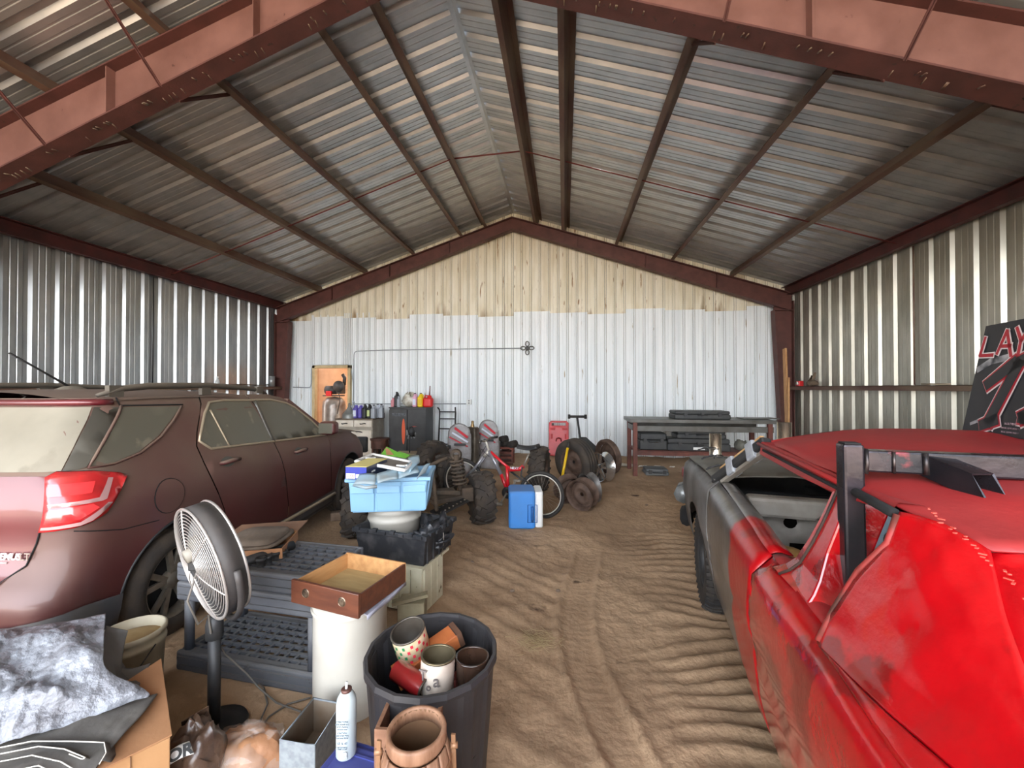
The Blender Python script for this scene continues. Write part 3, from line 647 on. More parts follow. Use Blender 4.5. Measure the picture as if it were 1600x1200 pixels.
for sg in (-1, 1):
    b = MB(); b.bar(suvS(1.46, 1.49, -.012, sg), suvS(2.06, 1.10, -.02, sg), .05, .04); b.build('windscreen_pillar', m_bur, SUV)
    b = MB(); pts = [(-.30, 1.575), (-.16, 1.615), (.02, 1.632), (.5, 1.640), (.95, 1.622), (1.15, 1.60), (1.28, 1.56)]
    b.tube([Vector((x, sg*(.655-.02*max(0, x-.5)), z)) for x, z in pts], [.012, .02, .022, .022, .022, .02, .012], 8)
    for x in (-.2, .5, 1.15): b.box((x, sg*.655, 1.60), (.09, .028, .07))
    b.build('roof_rail', M('dusty roof rail', (70, 66, 60), .6, .2, dust=((128, 116, 98), .7)), SUV)
    mr = MB(); mr.rbox((0, 0, 0), (.13, .20, .145), .045); mi = mr.build('door_mirror', m_bur, SUV, bevel=.012, loc=(1.86, sg*.985, 1.165)); mi.rotation_euler.z = sg*.12
    mr = MB(); mr.box((-.066, 0, 0), (.004, .165, .115)); mr.build('mirror_glass', m_glassd, mi, bevel=.01)
    mr = MB(); mr.bar((1.90, sg*.84, 1.10), (1.88, sg*.95, 1.12), .05, .03); mr.build('mirror_arm', m_glassb, SUV)
b = MB(); b.lathe([(.001, .035), (.03, .03), (.055, .012), (.065, 0)], 18); o = b.build('antenna_base', M('dusty antenna', (120, 112, 98), .7), SUV, loc=(.10, -.03, 1.60)); o.scale = (1.7, .7, 1)
b = MB(); b.tube([(0, 0, .02), (-.12, 0, .15), (-.20, 0, .235)], [.007, .005, .006], 8); b.build('antenna_mast', m_dkplastic, o)
for nm, x, y in (('wheel', 0, -.80), ('wheel', 2.6, -.80), ('wheel', 0, .80), ('wheel', 2.6, .80)):
    wheel(SUV, nm, (x, y, .345), .345, .225, .225, m_rubber, m_alloy, side=1 if y < 0 else -1)
m_wtxt = M('pale dealer lettering', (226, 208, 206), .5)
p = suvS(-1.18, .80, .010, -1)
text('dealer_lettering', 'RY REMUS', .045, m_wtxt, SUV, Vector((-.69, -.60, .785)), (PI/2, 0, -PI/2), shear=.25, ext=.002, offset=.0012)
text('dealer_lettering', 'of the county', .0125, m_wtxt, SUV, Vector((-.69, -.60, .757)), (PI/2, 0, -PI/2), ext=.002)
text('badge_lettering', 'LT', .05, M('chrome badge', (200, 190, 186), .25, .8), SUV, Vector((-.69, -.725, .785)), (PI/2, 0, -PI/2), ext=.002, offset=.001)
# ================================================================ red derby car on the right; local x forward, y left, origin under the camera
RH = math.radians(90-10.47)
CAR = thing('derby_car', 'gutted red and grey derby car with welded black tubing', 'car', (0, 0, 0), RH)
def paint(name, two=False, red=True, rough=.25):
    m = M(name, (206, 14, 24), rough, 0, (178, 10, 20), 3.5, .35, 14, coat=.7, detail=8, lo=.46, hi=.60, bdist=.006, dust=((150, 70, 66), .0) if False else None)
    return m
m_dred = M('glossy red brush paint', (172, 5, 15), .2, 0, (128, 8, 12), 4.5, .6, 12, coat=.8, detail=9, lo=.53, hi=.57, bdist=.012)
m_dredm = M('matt dusty red paint', (158, 12, 20), .42, 0, (134, 22, 26), 3, .15, 30, dust=((160, 66, 62), .45))
m_dgrey = M('patchy grey primer', (70, 66, 62), .5, .1, (122, 120, 118), 3.2, .2, 20, spots=((46, 40, 38), 3.5, .60))
m_hood = M('dusty grey bonnet', (104, 102, 96), .5, .2, (70, 68, 64), 4, .2, 16, dust=((132, 128, 116), .5))
m_fire = M('grey firewall', (168, 162, 152), .6, .1, (120, 112, 102), 4, .2, 20, spots=((60, 52, 46), 7, .62))
m_inner = M('brown inner metal', (78, 56, 46), .7, .1, (46, 36, 32), 5, .2, 20)
m_tubeb = M('black square tube', (34, 34, 38), .3, .55, (60, 52, 56), 6, .1, 40, spots=((120, 50, 54), 5, .63), rvar=.12)
m_stain = M('stainless pipe', (190, 182, 168), .22, .95)
# two-tone door paint: red behind, grey primer ahead (the border is a real, ragged paint edge)
def two_tone():
    m = m_dgrey.copy(); m.name = 'two tone door paint'; n = m.node_tree; N = n.nodes; K = n.links.new; b = N['Principled BSDF']
    grey = b.inputs['Base Color'].links[0].from_socket
    t = N.new('ShaderNodeTexCoord'); s = N.new('ShaderNodeSeparateXYZ'); K(t.outputs['Object'], s.inputs[0]); z = N.new('ShaderNodeTexNoise'); z.inputs['Scale'].default_value = 5; K(t.outputs['Object'], z.inputs[0])
    a = N.new('ShaderNodeMath'); a.operation = 'MULTIPLY_ADD'; a.inputs[1].default_value = .16; K(z.outputs['Fac'], a.inputs[0]); K(s.outputs['X'], a.inputs[2])
    r = N.new('ShaderNodeMapRange'); r.inputs['From Min'].default_value = 2.20; r.inputs['From Max'].default_value = 2.23; K(a.outputs[0], r.inputs[0])
    z2 = N.new('ShaderNodeTexNoise'); z2.inputs['Scale'].default_value = 4; K(t.outputs['Object'], z2.inputs[0]); rr = N.new('ShaderNodeMapRange'); rr.inputs['From Min'].default_value = .5; rr.inputs['From Max'].default_value = .56; K(z2.outputs['Fac'], rr.inputs[0])
    mr = N.new('ShaderNodeMix'); mr.data_type = 'RGBA'; mr.inputs[6].default_value = (*L((168, 5, 15)), 1); mr.inputs[7].default_value = (*L((142, 4, 12)), 1); K(rr.outputs[0], mr.inputs[0])
    mx = N.new('ShaderNodeMix'); mx.data_type = 'RGBA'; K(r.outputs[0], mx.inputs[0]); K(mr.outputs[2], mx.inputs[6]); K(grey, mx.inputs[7]); K(mx.outputs[2], b.inputs['Base Color']); b.inputs['Coat Weight'].default_value = .4
    b.inputs['Roughness'].default_value = .32; return m
m_two = two_tone()
CT = 1.36
CZ = [(.25, .475), (.33, .455), (.45, .43), (.7, .40), (.85, .403), (.92, .415), (.955, .445), (.97, .475), (1.10, .525), (1.22, .565), (1.32, .60), (1.36, .625)]
BELT = [(-.7, .90), (.2, .93), (1.2, .955), (2.0, .985), (2.7, 1.02), (3.3, 1.01), (4.35, .93)]
def carS(s, z, off=0., sg=1):
    zb = lerp_tab(BELT, s); dz = zb-.955
    t = sm_tab(CZ, z-dz*max(0, min(1, (z-.5)/.45)) if z < 1.02+dz else z)
    t -= .035*max(0, (s-2.6)/1.7)*(1 if z < 1.1 else 0)
    if s > 3.95: t += .22*((s-3.95)/.45)**2.2
    if s < .1: t += .05*((.1-s)/.7)**2
    if z < 1.0:
        for cx in (.52, 3.28): t -= .014*math.exp(-((s-cx)/.42)**2)*math.exp(-((z-.66)/.10)**2)
        t += .010*math.exp(-((z-.62)/.02)**2)                       # body crease
        if s < 2.1: t += .006*math.sin(s*9+z*7)*math.sin(z*13+s*4)   # dents
    t -= off
    return Vector((s, -t if sg > 0 else -(2*CT-t), z))
def belt(s): return lerp_tab(BELT, s)
cF = arc(3.28, .34, .41, 0, 180, 14); cR = arc(.52, .34, .41, 0, 180, 14)
# quarter panel with the sail flowing up to the roof
qp = [(1.74, .30), (1.745, .55), (1.75, .80), (1.745, .90), (1.72, belt(1.72)+.012), (1.26, belt(1.26)+.012), (1.235, .947), (1.0, .945), (.6, .94), (.2, .93), (-.65, .90), (-.70, .6), (-.65, .32), (.11, .32)]+cR[::-1]+[(.94, .30)]
drp = [(1.76, .30), (2.74, .30), (2.76, .6), (2.77, .85), (2.765, belt(2.76)+.012), (2.4, belt(2.4)+.012), (2.0, belt(2.0)+.012), (1.732, belt(1.73)+.012), (1.757, .90), (1.765, .78), (1.76, .55)]
fnp = [(2.75, .30), (2.86, .30)]+cF[::-1][:15]+[(3.70, .36), (4.30, .42), (4.33, .6), (4.33, .8), (4.30, belt(4.3)+.008), (3.8, belt(3.8)+.012), (3.3, belt(3.3)+.012), (2.78, belt(2.78)+.012), (2.785, .85), (2.775, .6)]
for sg in (1, -1):
    for nm, pl_, mt in (('quarter_panel', qp, m_dred), ('door', drp, m_two), ('front_fender', fnp, m_dgrey)):
        mb = MB(); conform(mb, pl_, lambda a, b: carS(a, b, 0, sg), .05, flip=(sg < 0)); mb.build(nm, mt, CAR, solid=.004)
    # ledge on top of door and quarter, inner skin below it
    def ledge(u, v, s0, s1, w0=.0, w1=.075):
        s = s0+(s1-s0)*u; p = carS(s, belt(s)+.012, 0, sg); k = w0+(w1-w0)*v
        return p+Vector((0, -sg*k, .010*math.sin(PI*min(1, v*1.2))))
    for s0, s1, mt, nm in ((1.22, 1.735, m_dredm, 'window_ledge'), (1.75, 2.75, m_two, 'window_ledge')):
        mb = MB(); mb.grid(lambda u, v: ledge(u, v, s0, s1), 14, 4); mb.build(nm, mt, CAR, solid=.004)
    mb = MB(); mb.grid(lambda u, v: carS(1.22+1.5*u, belt(1.22+1.5*u)-.002, 0, sg)+Vector((0, -sg*(.085+.02*math.sin(v*9)), -.60*v)), 20, 8); mb.build('inner_door_skin', M('dark red inner skin', (92, 18, 26), .55, .0, (44, 24, 24), 4, .3, 20), CAR)
    mb = MB(); mb.grid(lambda u, v: (((.52 if q_ else 3.28)+.42*math.cos(PI*u)), carS(1, .5, 0, sg).y-sg*(.0+.34*v), .34+.42*math.sin(PI*u)), 14, 2) if False else None
for sg in (1, -1):
    for cx in (.52, 3.28):
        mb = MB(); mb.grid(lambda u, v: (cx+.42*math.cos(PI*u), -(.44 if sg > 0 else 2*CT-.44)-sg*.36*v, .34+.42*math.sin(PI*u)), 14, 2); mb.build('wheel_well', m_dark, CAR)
def pillar(nm, A, B, mt, sg, th=.05, bow=0.):
    """A, B: lists of (s, z) for the two edges, laid on the body surface and given depth"""
    mb = MB(); n = len(A)
    P0 = [carS(a[0], a[1], 0, sg) for a in A]; P1 = [carS(b[0], b[1], 0, sg) for b in B]; d = Vector((0, -sg*th, -.005))
    vs = P0+P1+[p+d for p in P0]+[p+d for p in P1]; f = []
    for i in range(n-1):
        f += [(i, i+1, n+i+1, n+i), (2*n+i, 3*n+i, 3*n+i+1, 2*n+i+1), (i, 2*n+i, 2*n+i+1, i+1), (n+i, n+i+1, 3*n+i+1, 3*n+i)]
    mb.add(vs, f, False); return mb.build(nm, mt, CAR, bevel=.006)
for sg in (1, -1):
    # B pillar, bowed forward at the belt
    zs_ = [.975, 1.0, 1.04, 1.12, 1.20, 1.28, 1.335]
    pillar('door_pillar', [(lerp_tab([(.8, 1.40), (.96, 1.40), (1.12, 1.44), (1.34, 1.44)], z), z) for z in zs_], [(lerp_tab([(.975, 1.66), (1.04, 1.605), (1.12, 1.575), (1.2, 1.555), (1.34, 1.54)], z), z) for z in zs_], m_dred, sg, .11)
    mb = MB(); mb.tube([carS(lerp_tab([(.975, 1.60), (1.04, 1.555), (1.12, 1.53), (1.2, 1.515), (1.34, 1.505)], z), z, .003, sg) for z in zs_], .005, 6); mb.build('pillar_groove', m_inner, CAR)
    mb = MB(); mb.tube([Vector((a, (-b if sg > 0 else b-2*CT), c)) for a, b, c in ((1.44, .592, 1.318), (1.33, .590, 1.316), (1.22, .590, 1.312))], .013, 8); mb.build('window_header', m_dark, CAR)
    # roof side rail
    pillar('roof_rail', [(1.24, 1.312), (1.35, 1.297), (1.5, 1.282), (1.8, 1.275), (2.1, 1.275), (2.35, 1.275)], [(s, 1.335) for s in (1.24, 1.35, 1.5, 1.8, 2.1, 2.42)], m_dredm, sg, .06)
    mb = MB(); mb.tube([carS(s, 1.325, .014, sg) for s in (1.46, 1.7, 2.0, 2.40)], .009, 6); mb.build('drip_rail', m_dredm, CAR)
    mb = MB(); mb.tube([carS(s, 1.305, .008, sg) for s in (1.45, 1.8, 2.30)], .006, 6); mb.build('rail_groove', m_dark, CAR)
    mb = MB(); mb.tube([Vector((a, (-b if sg > 0 else b-2*CT), c)) for a, b, c in ((1.245, .440, .955), (1.276, .488, 1.03), (1.252, .532, 1.15), (1.199, .568, 1.245), (1.215, .594, 1.31))], .008, 8); mb.build('window_channel', M('rusty red channel', (150, 44, 40), .6, 0, (84, 48, 38), 12), CAR)
    # sail panel: Coons-like patch from the window edge to the backlight edge
    We = [(1.240, .438, .949), (1.272, .488, 1.03), (1.248, .532, 1.15), (1.195, .568, 1.245), (1.215, .600, 1.318)]
    Be = [(.66, .545, .992), (.77, .575, 1.035), (.87, .608, 1.10), (.975, .635, 1.20), (1.065, .672, 1.290)]
    def cur(T, v):
        q = v*(len(T)-1); i = min(int(q), len(T)-2); f = q-i; f2 = f; return Vector(T[i])*(1-f2)+Vector(T[i+1])*f2
    def sail(u, v):
        a = cur(We, v); b = cur(Be, v); p = a*(1-u)+b*u; bl = math.sin(PI*u)
        tb = lerp_tab([(-.65, .62), (.3, .58), (.66, .545), (.85, .495), (1.0, .458), (1.235, .438)], p.x); zb2 = lerp_tab([(-.65, .925), (.2, .965), (.7, .992), (1.0, .972), (1.235, .949)], p.x)
        w0 = (1-v)**3*(1-u)**.5; p.y = p.y*(1-w0)+tb*w0; p.z = p.z*(1-w0)+zb2*w0
        p.y -= bl*.012*math.sin(PI*min(1, v*1.05)); p.z += bl*.014*v
        p.y += .004*math.sin(u*17+v*5)*math.sin(v*21)*(1-abs(2*u-1))
        return Vector((p.x, -p.y if sg > 0 else -(2*CT-p.y), p.z))
    mb = MB(); mb.grid(lambda u, v: sail(u, v), 22, 22); mb.build('sail_panel', m_dred, CAR, solid=.004)
    # shoulder strip joining sail, quarter side and boot lid
    def shold(u, v):
        s = 1.235+(-.65-1.235)*u; a = carS(s, lerp_tab([(-.65, .90), (.2, .93), (.6, .94), (1.0, .945), (1.235, .947)], s), 0, sg); ta = -a.y if sg > 0 else 2*CT+a.y
        tb = lerp_tab([(-.65, .62), (.3, .58), (.66, .545), (.85, .495), (1.0, .458), (1.235, .438)], s); zb_ = lerp_tab([(-.65, .925), (.2, .965), (.7, .992), (1.0, .972), (1.235, .949)], s)
        t = ta+(tb-ta)*v; z = a.z+(zb_-a.z)*math.sin(v*PI/2)
        return Vector((s, -t if sg > 0 else -(2*CT-t), z))
    mb = MB(); mb.grid(shold, 30, 5); mb.build('shoulder', m_dred, CAR, solid=.004)
def roofC(u, v):
    s = 1.06+(2.46-1.06)*u; e = lerp_tab([(1.06, .672), (1.25, .607), (2.46, .63)], s); t = e+(2*CT-2*e)*v; w_ = abs(2*v-1)
    z = lerp_tab([(1.06, 1.292), (1.26, 1.328), (1.6, 1.338), (2.2, 1.335), (2.46, 1.318)], s)+lerp_tab([(1.06, .02), (1.5, .055), (2.1, .098), (2.46, .10)], s)*(1-w_**2.4)
    z += .003*math.sin(s*11+t*6)
    return Vector((s, -t, z))
mb = MB(); mb.grid(roofC, 28, 28); mb.build('roof', m_dredm, CAR, solid=.005)
# steel sheet over the rear window, with a torn hole
def blS(a, b, off=0):      # a across (0..1), b up (0..1)
    e = cur(Be, max(0, min(1, b))); t0 = e.y; t = t0+(2*CT-2*t0)*a
    s = e.x-.10*(1-(2*a-1)**2)*(1-b*.6); z = e.z+.05*(1-(2*a-1)**2)*b
    return Vector((s-off*.7, -t, z-.004+off*.7))
hole = [(.135, .62), (.15, .70), (.19, .76), (.30, .78), (.42, .74), (.45, .58), (.40, .46), (.26, .42), (.18, .46), (.15, .52)]
mb = MB(); conform(mb, [(0, 0), (1, 0), (1, 1), (0, 1)], lambda a, b: blS(a, b), .06, [hole]); mb.build('rear_window_sheet', m_dred, CAR, solid=.004)
mb = MB(); random.seed(3)
mb.tube([blS(a, b, .004+.012*random.random())+Vector((random.uniform(-.008, .008), random.uniform(-.008, .008), 0)) for a, b in subdiv(hole, .03)], .010, 6, closed=True); mb.build('torn_edge', M('torn rusty edge', (182, 60, 50), .6, 0, (120, 70, 52), 20), CAR)
mb = MB()
for i in range(26):
    u = i/26; p = Vector((1.14-.22*u, -.615-.05*u, 1.335-.115*u)); mb.box(p+Vector((random.uniform(-.01, .01), random.uniform(-.01, .01), .012)), (random.uniform(.004, .014), .004, .002), rz=random.random()*3)
mb.build('flaked_filler', M('flaked filler', (214, 80, 66), .7), CAR, kind='stuff')
# boot lid and tail
mb = MB(); mb.grid(lambda u, v: Vector((-.68+1.39*u, -(.605+(2*CT-1.21)*v), .925+.066*u**.6+.02*math.sin(PI*v))), 12, 12); mb.build('boot_lid', m_dred, CAR, solid=.005)
mb = MB(); mb.box((-.70, -CT, .64), (.05, 1.78, .52)); mb.build('tail_panel', m_dred, CAR, bevel=.01)
mb = MB(); mb.box((-.78, -CT, .48), (.12, 1.7, .16)); mb.build('rear_bumper', m_hood, CAR, bevel=.02)
# bonnet, nose, bumper
def bon(u, v):
    s = 2.80+1.50*u; e = .44-.03*u+.10*max(0, u-.7)**1.5*3; t = e+(2*CT-2*e)*v; w_ = abs(2*v-1)
    z = 1.035-.09*u**2+.045*(1-w_**4)*(1-.5*u)+.010*math.exp(-((w_-.55)/.03)**2)+.004*math.sin(9*u+14*v)
    if u > .93: z -= (u-.93)*.9
    return Vector((s, -t, z))
mb = MB(); mb.grid(bon, 26, 30); mb.build('bonnet', m_hood, CAR, solid=.006)
mb = MB(); mb.grid(lambda u, v: Vector((4.31+.06*math.sin(PI*v)-.22*abs(2*u-1)**5, -(.42+(2*CT-.84)*u), .55+.36*v)), 20, 5); mb.build('nose_panel', m_dkplastic, CAR)
mb = MB(); pts = [Vector((4.12, -.38, .60)), Vector((4.32, -.41, .60)), Vector((4.42, -.60, .60)), Vector((4.46, -CT, .60)), Vector((4.42, -2*CT+.60, .60)), Vector((4.30, -2*CT+.42, .60)), Vector((4.12, -2*CT+.39, .60))]
mb.tube(pts, .085, 8); mb.build('front_bumper', M('scuffed silver bumper', (150, 154, 154), .4, .5, (96, 98, 98), 8), CAR)
mb = MB(); mb.tube([Vector((4.0, -.40, .40)), Vector((4.28, -.42, .40)), Vector((4.36, -.6, .38)), Vector((4.38, -2*CT+.6, .38))], .06, 8); mb.build('lower_valance', m_dark, CAR)
mb = MB(); mb.box((4.20, -.395, .80), (.09, .03, .09)); mb.build('marker_lamp', M('red marker lamp', (128, 44, 44), .3), CAR, bevel=.01)
for (s, t) in ((3.95, .60), (3.5, .58), (3.06, .55)):     # wire ties through the bonnet
    mb = MB(); mb.tube([(s, -t+.12, 1.05), (s+.02, -t+.04, 1.085), (s, -t, 1.07), (s-.02, -t-.06, 1.075)], .005, 5); mb.tube([(s+.07, -t+.10, 1.05), (s+.05, -t, 1.08), (s+.08, -t-.05, 1.07)], .005, 5)
    mb.tube([(s-.01, -t+.03, 1.06), (s+.06, -t+.02, 1.075)], .005, 5); mb.build('tie_wire', m_dkplastic, CAR)
for (s, t, h, top) in ((4.12, .66, .10, 1.19), (3.80, 1.12, .10, 1.335)):
    mb = MB(); mb.lathe([(.052, .95), (.052, top), (.047, top), (.047, top-.2)], 24, o=(s, -t, 0)); mb.build('exhaust_stack', m_stain, CAR)
# firewall, cowl, tunnel, floor
mb = MB(); mb.box((2.58, -CT, .955), (.10, 1.58, .11)); mb.build('cowl_bar', m_fire, CAR, bevel=.02)
fw_ = [(.60, .42), (2.12, .42), (2.12, .93), (.60, .93)]
hls = [arc(.80, .86, .035, 0, 345, 12), arc(1.28, .80, .055, 0, 345, 14), arc(1.86, .86, .03, 0, 345, 12), [(.78, .66), (.92, .67), (.91, .75), (.79, .75)], arc(1.60, .70, .06, 0, 345, 14)]
mb = MB(); conform(mb, fw_, lambda a, b: Vector((2.62+.015*math.sin(a*14)+.02*math.sin(b*17), -a, b)), .06, hls); mb.build('firewall', m_fire, CAR, solid=.004)
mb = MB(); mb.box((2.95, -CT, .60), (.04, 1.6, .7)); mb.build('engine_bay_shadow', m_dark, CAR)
mb = MB(); mb.box((3.2, -CT-.1, .75), (.5, .45, .35)); mb.box((3.2, -CT+.2, .88), (.35, .10, .08)); mb.box((3.2, -CT-.35, .88), (.35, .10, .08)); mb.cyl((3.25, -CT-.05, .90), (3.25, -CT-.05, 1.0), .13, n=16); mb.build('engine_block', m_dkplastic, CAR, bevel=.01)
mb = MB(); mb.grid(lambda u, v: Vector((.9+1.75*u, -(.62+.9*v*1.65), .36+.18*math.exp(-((v-.5)/.12)**2)+.30*max(0, u-.8)**1.2*2)), 14, 18); mb.build('floor_pan', m_inner, CAR, solid=.004)
mb = MB(); mb.tube([(2.60, -.95, .80), (2.45, -.98, .78), (2.30, -1.0, .74)], .03, 8); mb.lathe([(.16, 0), (.175, .01), (.16, .02)], 28, o=(2.26, -1.0, .73), ax=(-.9, 0, .35), close=True); mb.build('steering_column', m_dkplastic, CAR)
mb = MB(); mb.grid(lambda u, v: Vector((2.35+.22*u, -(.66+1.4*v), .62-.15*u+.03*math.sin(v*9))), 4, 14); mb.build('brown_tray', m_inner, CAR, solid=.004)
# A pillar: black tube, wood strip, two wraps of tape
for sg in (1, -1):
    f_ = lambda t: -t if sg > 0 else -(2*CT-t)
    a = Vector((2.86, f_(.455), 1.02)); b = Vector((2.42, f_(.635), 1.335)); d = (b-a)
    mb = MB(); mb.bar(a, b, .055, .055, up=(0, 1, 0)); mb.build('windscreen_post', m_dkplastic, CAR, bevel=.01)
    if sg > 0:
        mb = MB(); mb.bar(a+d*.22+Vector((.045, .01, .012)), a+d*1.0+Vector((.045, .01, .012)), .028, .02, up=(0, 1, 0)); mb.build('wood_strip', M('raw wood strip', (202, 164, 112), .7, 0, (170, 130, 84), 12), CAR)
        mb = MB(); mb.bar(a+d*.10+Vector((-.05, -.01, -.02)), a+d*.98+Vector((-.05, -.01, -.02)), .02, .03, up=(0, 1, 0)); mb.build('inner_post_strip', m_fire, CAR)
        for t0 in (.34, .72):
            mb = MB(); mb.bar(a+d*t0, a+d*(t0+.13), .105, .062, up=(0, 1, 0)); mb.build('duct_tape', M('grey duct tape', (158, 162, 166), .5, .1, (140, 144, 150), 20, .3, 60), CAR, bevel=.008)
mb = MB(); mb.grid(lambda u, v: Vector((2.44+.035*u, -(.64+(2*CT-1.28)*v), 1.325-.03*u+.085*(1-abs(2*v-1)**2.4))), 2, 20); mb.build('header_rail', m_dredm, CAR, solid=.02)
# welded tubing: post, beam, brace, with weld beads
m_weld = M('weld bead', (92, 82, 78), .4, .7, (40, 38, 40), 30)
mb = MB(); mb.bar((1.43, -.600, .45), (1.43, -.588, 1.455), .052, .054, up=(1, 0, 0)); po_ = mb.build('roll_post', m_tubeb, CAR, bevel=.007)
mb = MB(); mb.box((1.43, -.588, 1.457), (.040, .040, .004)); mb.build('post_mouth', m_dark, CAR)
mb = MB(); mb.bar((1.43, -.614, 1.408), (1.43, -2.10, 1.41), .050, .062, up=(0, 0, 1)); mb.build('roof_beam', m_tubeb, CAR, bevel=.006)
mb = MB(); A_ = Vector((1.43, -.775, 1.405)); B_ = Vector((1.325, -.815, 1.375)); d = (B_-A_).normalized(); x = d.cross(Vector((0, 0, 1))).normalized(); z = x.cross(d)
def sq(p, r): return [p+x*a*r+z*b*r for a, b in ((-1, -1), (1, -1), (1, 1), (-1, 1))]
vs = sq(A_, .030)+sq(B_, .030)+sq(B_, .026)+sq(A_, .026)
for i in range(4): vs[4+i] = vs[4+i]+d*(.05 if i < 2 else -.0); vs[8+i] = vs[8+i]+d*(.05 if i < 2 else 0)
mb.add(vs, [(i, (i+1) % 4, 4+(i+1) % 4, 4+i) for i in range(4)]+[(4+i, 4+(i+1) % 4, 8+(i+1) % 4, 8+i) for i in range(4)]+[(8+i, 8+(i+1) % 4, 12+(i+1) % 4, 12+i) for i in range(4)]+[(0, 3, 2, 1)]); mb.build('brace_tube', m_tubeb, CAR)
mb = MB(); mb.tube([(1.455, -.618, 1.442), (1.405, -.618, 1.44), (1.402, -.618, 1.40), (1.405, -.618, 1.376), (1.45, -.618, 1.374)], .005, 6); mb.tube([(1.403, -.68, 1.438), (1.402, -.68, 1.378)], .004, 6)
mb.tube([(1.403, -.75, 1.438), (1.401, -.752, 1.378)], .007, 6); mb.build('weld_bead', m_weld, CAR)
# things seen inside: sheet with lettering and ring, foam
sh = MB(); sh.grid(lambda u, v: Vector((1.84+.42*u, -1.08+.10*u, .86+.30*v+.02*math.sin(u*8))), 6, 6)
sheet = thing('printed_sheet', 'pale blue printed sheet with a ring seen through the derby car window', 'sheet', (0, 0, 0)); 
o = sh.build('sheet', M('pale blue sheet', (206, 226, 236), .5, 0, (150, 192, 214), 6, .2, 20, spots=((70, 80, 96), 26, .68)), CAR); o.name = 'rear_cabin_sheet'
bpy.data.objects.remove(sheet)
text('sheet_lettering', 'KHQ', .07, M('faded lettering', (120, 150, 186), .6), CAR, (1.96, -1.03, 1.03), (PI/2, 0, PI-.24), ext=.001)
mb = MB(); mb.lathe([(.035, -.006), (.055, 0), (.035, .006)], 24, o=(2.08, -1.005, .96), ax=(-.2, .95, 0), close=True); mb.build('ring', m_dkplastic, CAR)
mb = MB(); mb.cyl((2.08, -1.005, .96), (2.079, -1.0, .96), .035, n=20); mb.build('ring_centre', m_dred, CAR)
mb = MB(); mb.box((1.15, -1.5, .82), (.06, 1.5, .5)); mb.build('rear_bulkhead', M('pink primer bulkhead', (196, 92, 98), .6, 0, (150, 60, 66), 4), CAR)
fo = MB()
for (s, t, z, a, b, c) in ((2.02, .62, .87, .10, .07, .05), (1.90, .65, .84, .09, .06, .06), (1.80, .63, .83, .08, .07, .06), (1.93, .70, .80, .10, .08, .06)):
    fo.T = Matrix.Translation((s, -t, z)) @ Matrix.Diagonal((a, b, c, 1)); fo.lathe([(math.sin(PI*i/8)*(1+.12*math.sin(i*2.3)), -math.cos(PI*i/8)) for i in range(9)], 12)
fo.T = Matrix(); o = fo.build('foam_lump', M('yellow foam', (206, 170, 104), .9, 0, (170, 128, 70), 9, .6, 20), None); o.name = 'foam_bundle'
o.matrix_world = CAR.matrix_world; o.rotation_euler.z = RH; tag(o, 'crumpled yellow foam bundle lying inside the derby car by the door', 'foam')
for (s, t, sd_) in ((3.28, .53, 1), (.52, .56, 1), (3.28, 2*CT-.53, -1), (.52, 2*CT-.56, -1)):
    # in car coordinates left is -t .. the outer face must look to +y on the left side
    wheel(CAR, 'wheel', (s, -t, .345), .345, .235, .19, m_rubber_d, m_dkplastic, 'steel', side=-sd_, lugs=44, lh=.008, lw=.022)
# far side of the roof: filler cap and red bar
# ---- roof sign with its airbrushed number
sg_b = P(1503, 672, 1.43); fr = Matrix.Rotation(RH, 3, 'Z')
SIGN = thing('roof_sign', 'black racing number sign standing on the red car roof', 'sign', (sg_b.x, sg_b.y, 1.422), RH-.06)
# local: x towards the tail is negative; the face looks to +y (towards the aisle)
SW, SHH = 1.35, .50
mb = MB(); pts = [(0, 0), (-SW, .03), (-SW, SHH), (-.06, SHH)]
mb.add([(a, 0-.05*b/SHH, b) for a, b in pts]+[(a, -.03-.05*b/SHH, b) for a, b in pts], [(0, 1, 2, 3)[::-1], (4, 5, 6, 7), (0, 4, 5, 1)[::-1], (1, 5, 6, 2)[::-1], (2, 6, 7, 3)[::-1], (3, 7, 4, 0)[::-1]]); mb.build('board', M('matt black board', (34, 35, 38), .55, 0, (44, 45, 48), 5), SIGN)
def strokes(mbb, segs, w, oy):
    kx, kz = (1.35, 1.08) if segs is nm_ else ((1.5, 1.22) if segs in (one, two, one_two) else (1, 1)); segs = [[(x*kx+(.015 if kx > 1 else 0), z*kz-(.03 if kx == 1.35 else (.05 if kz > 1.2 else 0))) for x, z in pl] for pl in segs]
    for pl in segs:
        for a, b in zip(pl, pl[1:]):
            dx, dz = b[0]-a[0], b[1]-a[1]; l = math.hypot(dx, dz) or 1; nx, nz = -dz/l*w, dx/l*w; ex, ez = dx/l*w*.5, dz/l*w*.5
            q = [(a[0]-ex+nx*.7, a[1]-ez+nz*.7), (a[0]-ex-nx, a[1]-ez-nz), (b[0]+ex-nx*.8, b[1]+ez-nz*.8), (b[0]+ex+nx*1.1, b[1]+ez+nz*1.1)]
            mbb.add([(-x, oy-.05*z/SHH, z) for x, z in q], [(0, 1, 2, 3)])
nm_ = [[(.045, .44), (.03, .365), (.085, .36)], [(.10, .365), (.13, .455), (.155, .35)], [(.11, .395), (.15, .39)], [(.165, .46), (.185, .405), (.215, .47)], [(.185, .405), (.18, .345)], [(.235, .46), (.225, .36)], [(.275, .47), (.262, .36)], [(.23, .41), (.27, .415)],
       [(.31, .46), (.295, .37), (.335, .36), (.355, .47)], [(.385, .46), (.375, .365), (.42, .36)], [(.385, .46), (.425, .465)], [(.38, .41), (.415, .412)], [(.46, .47), (.45, .36)]]
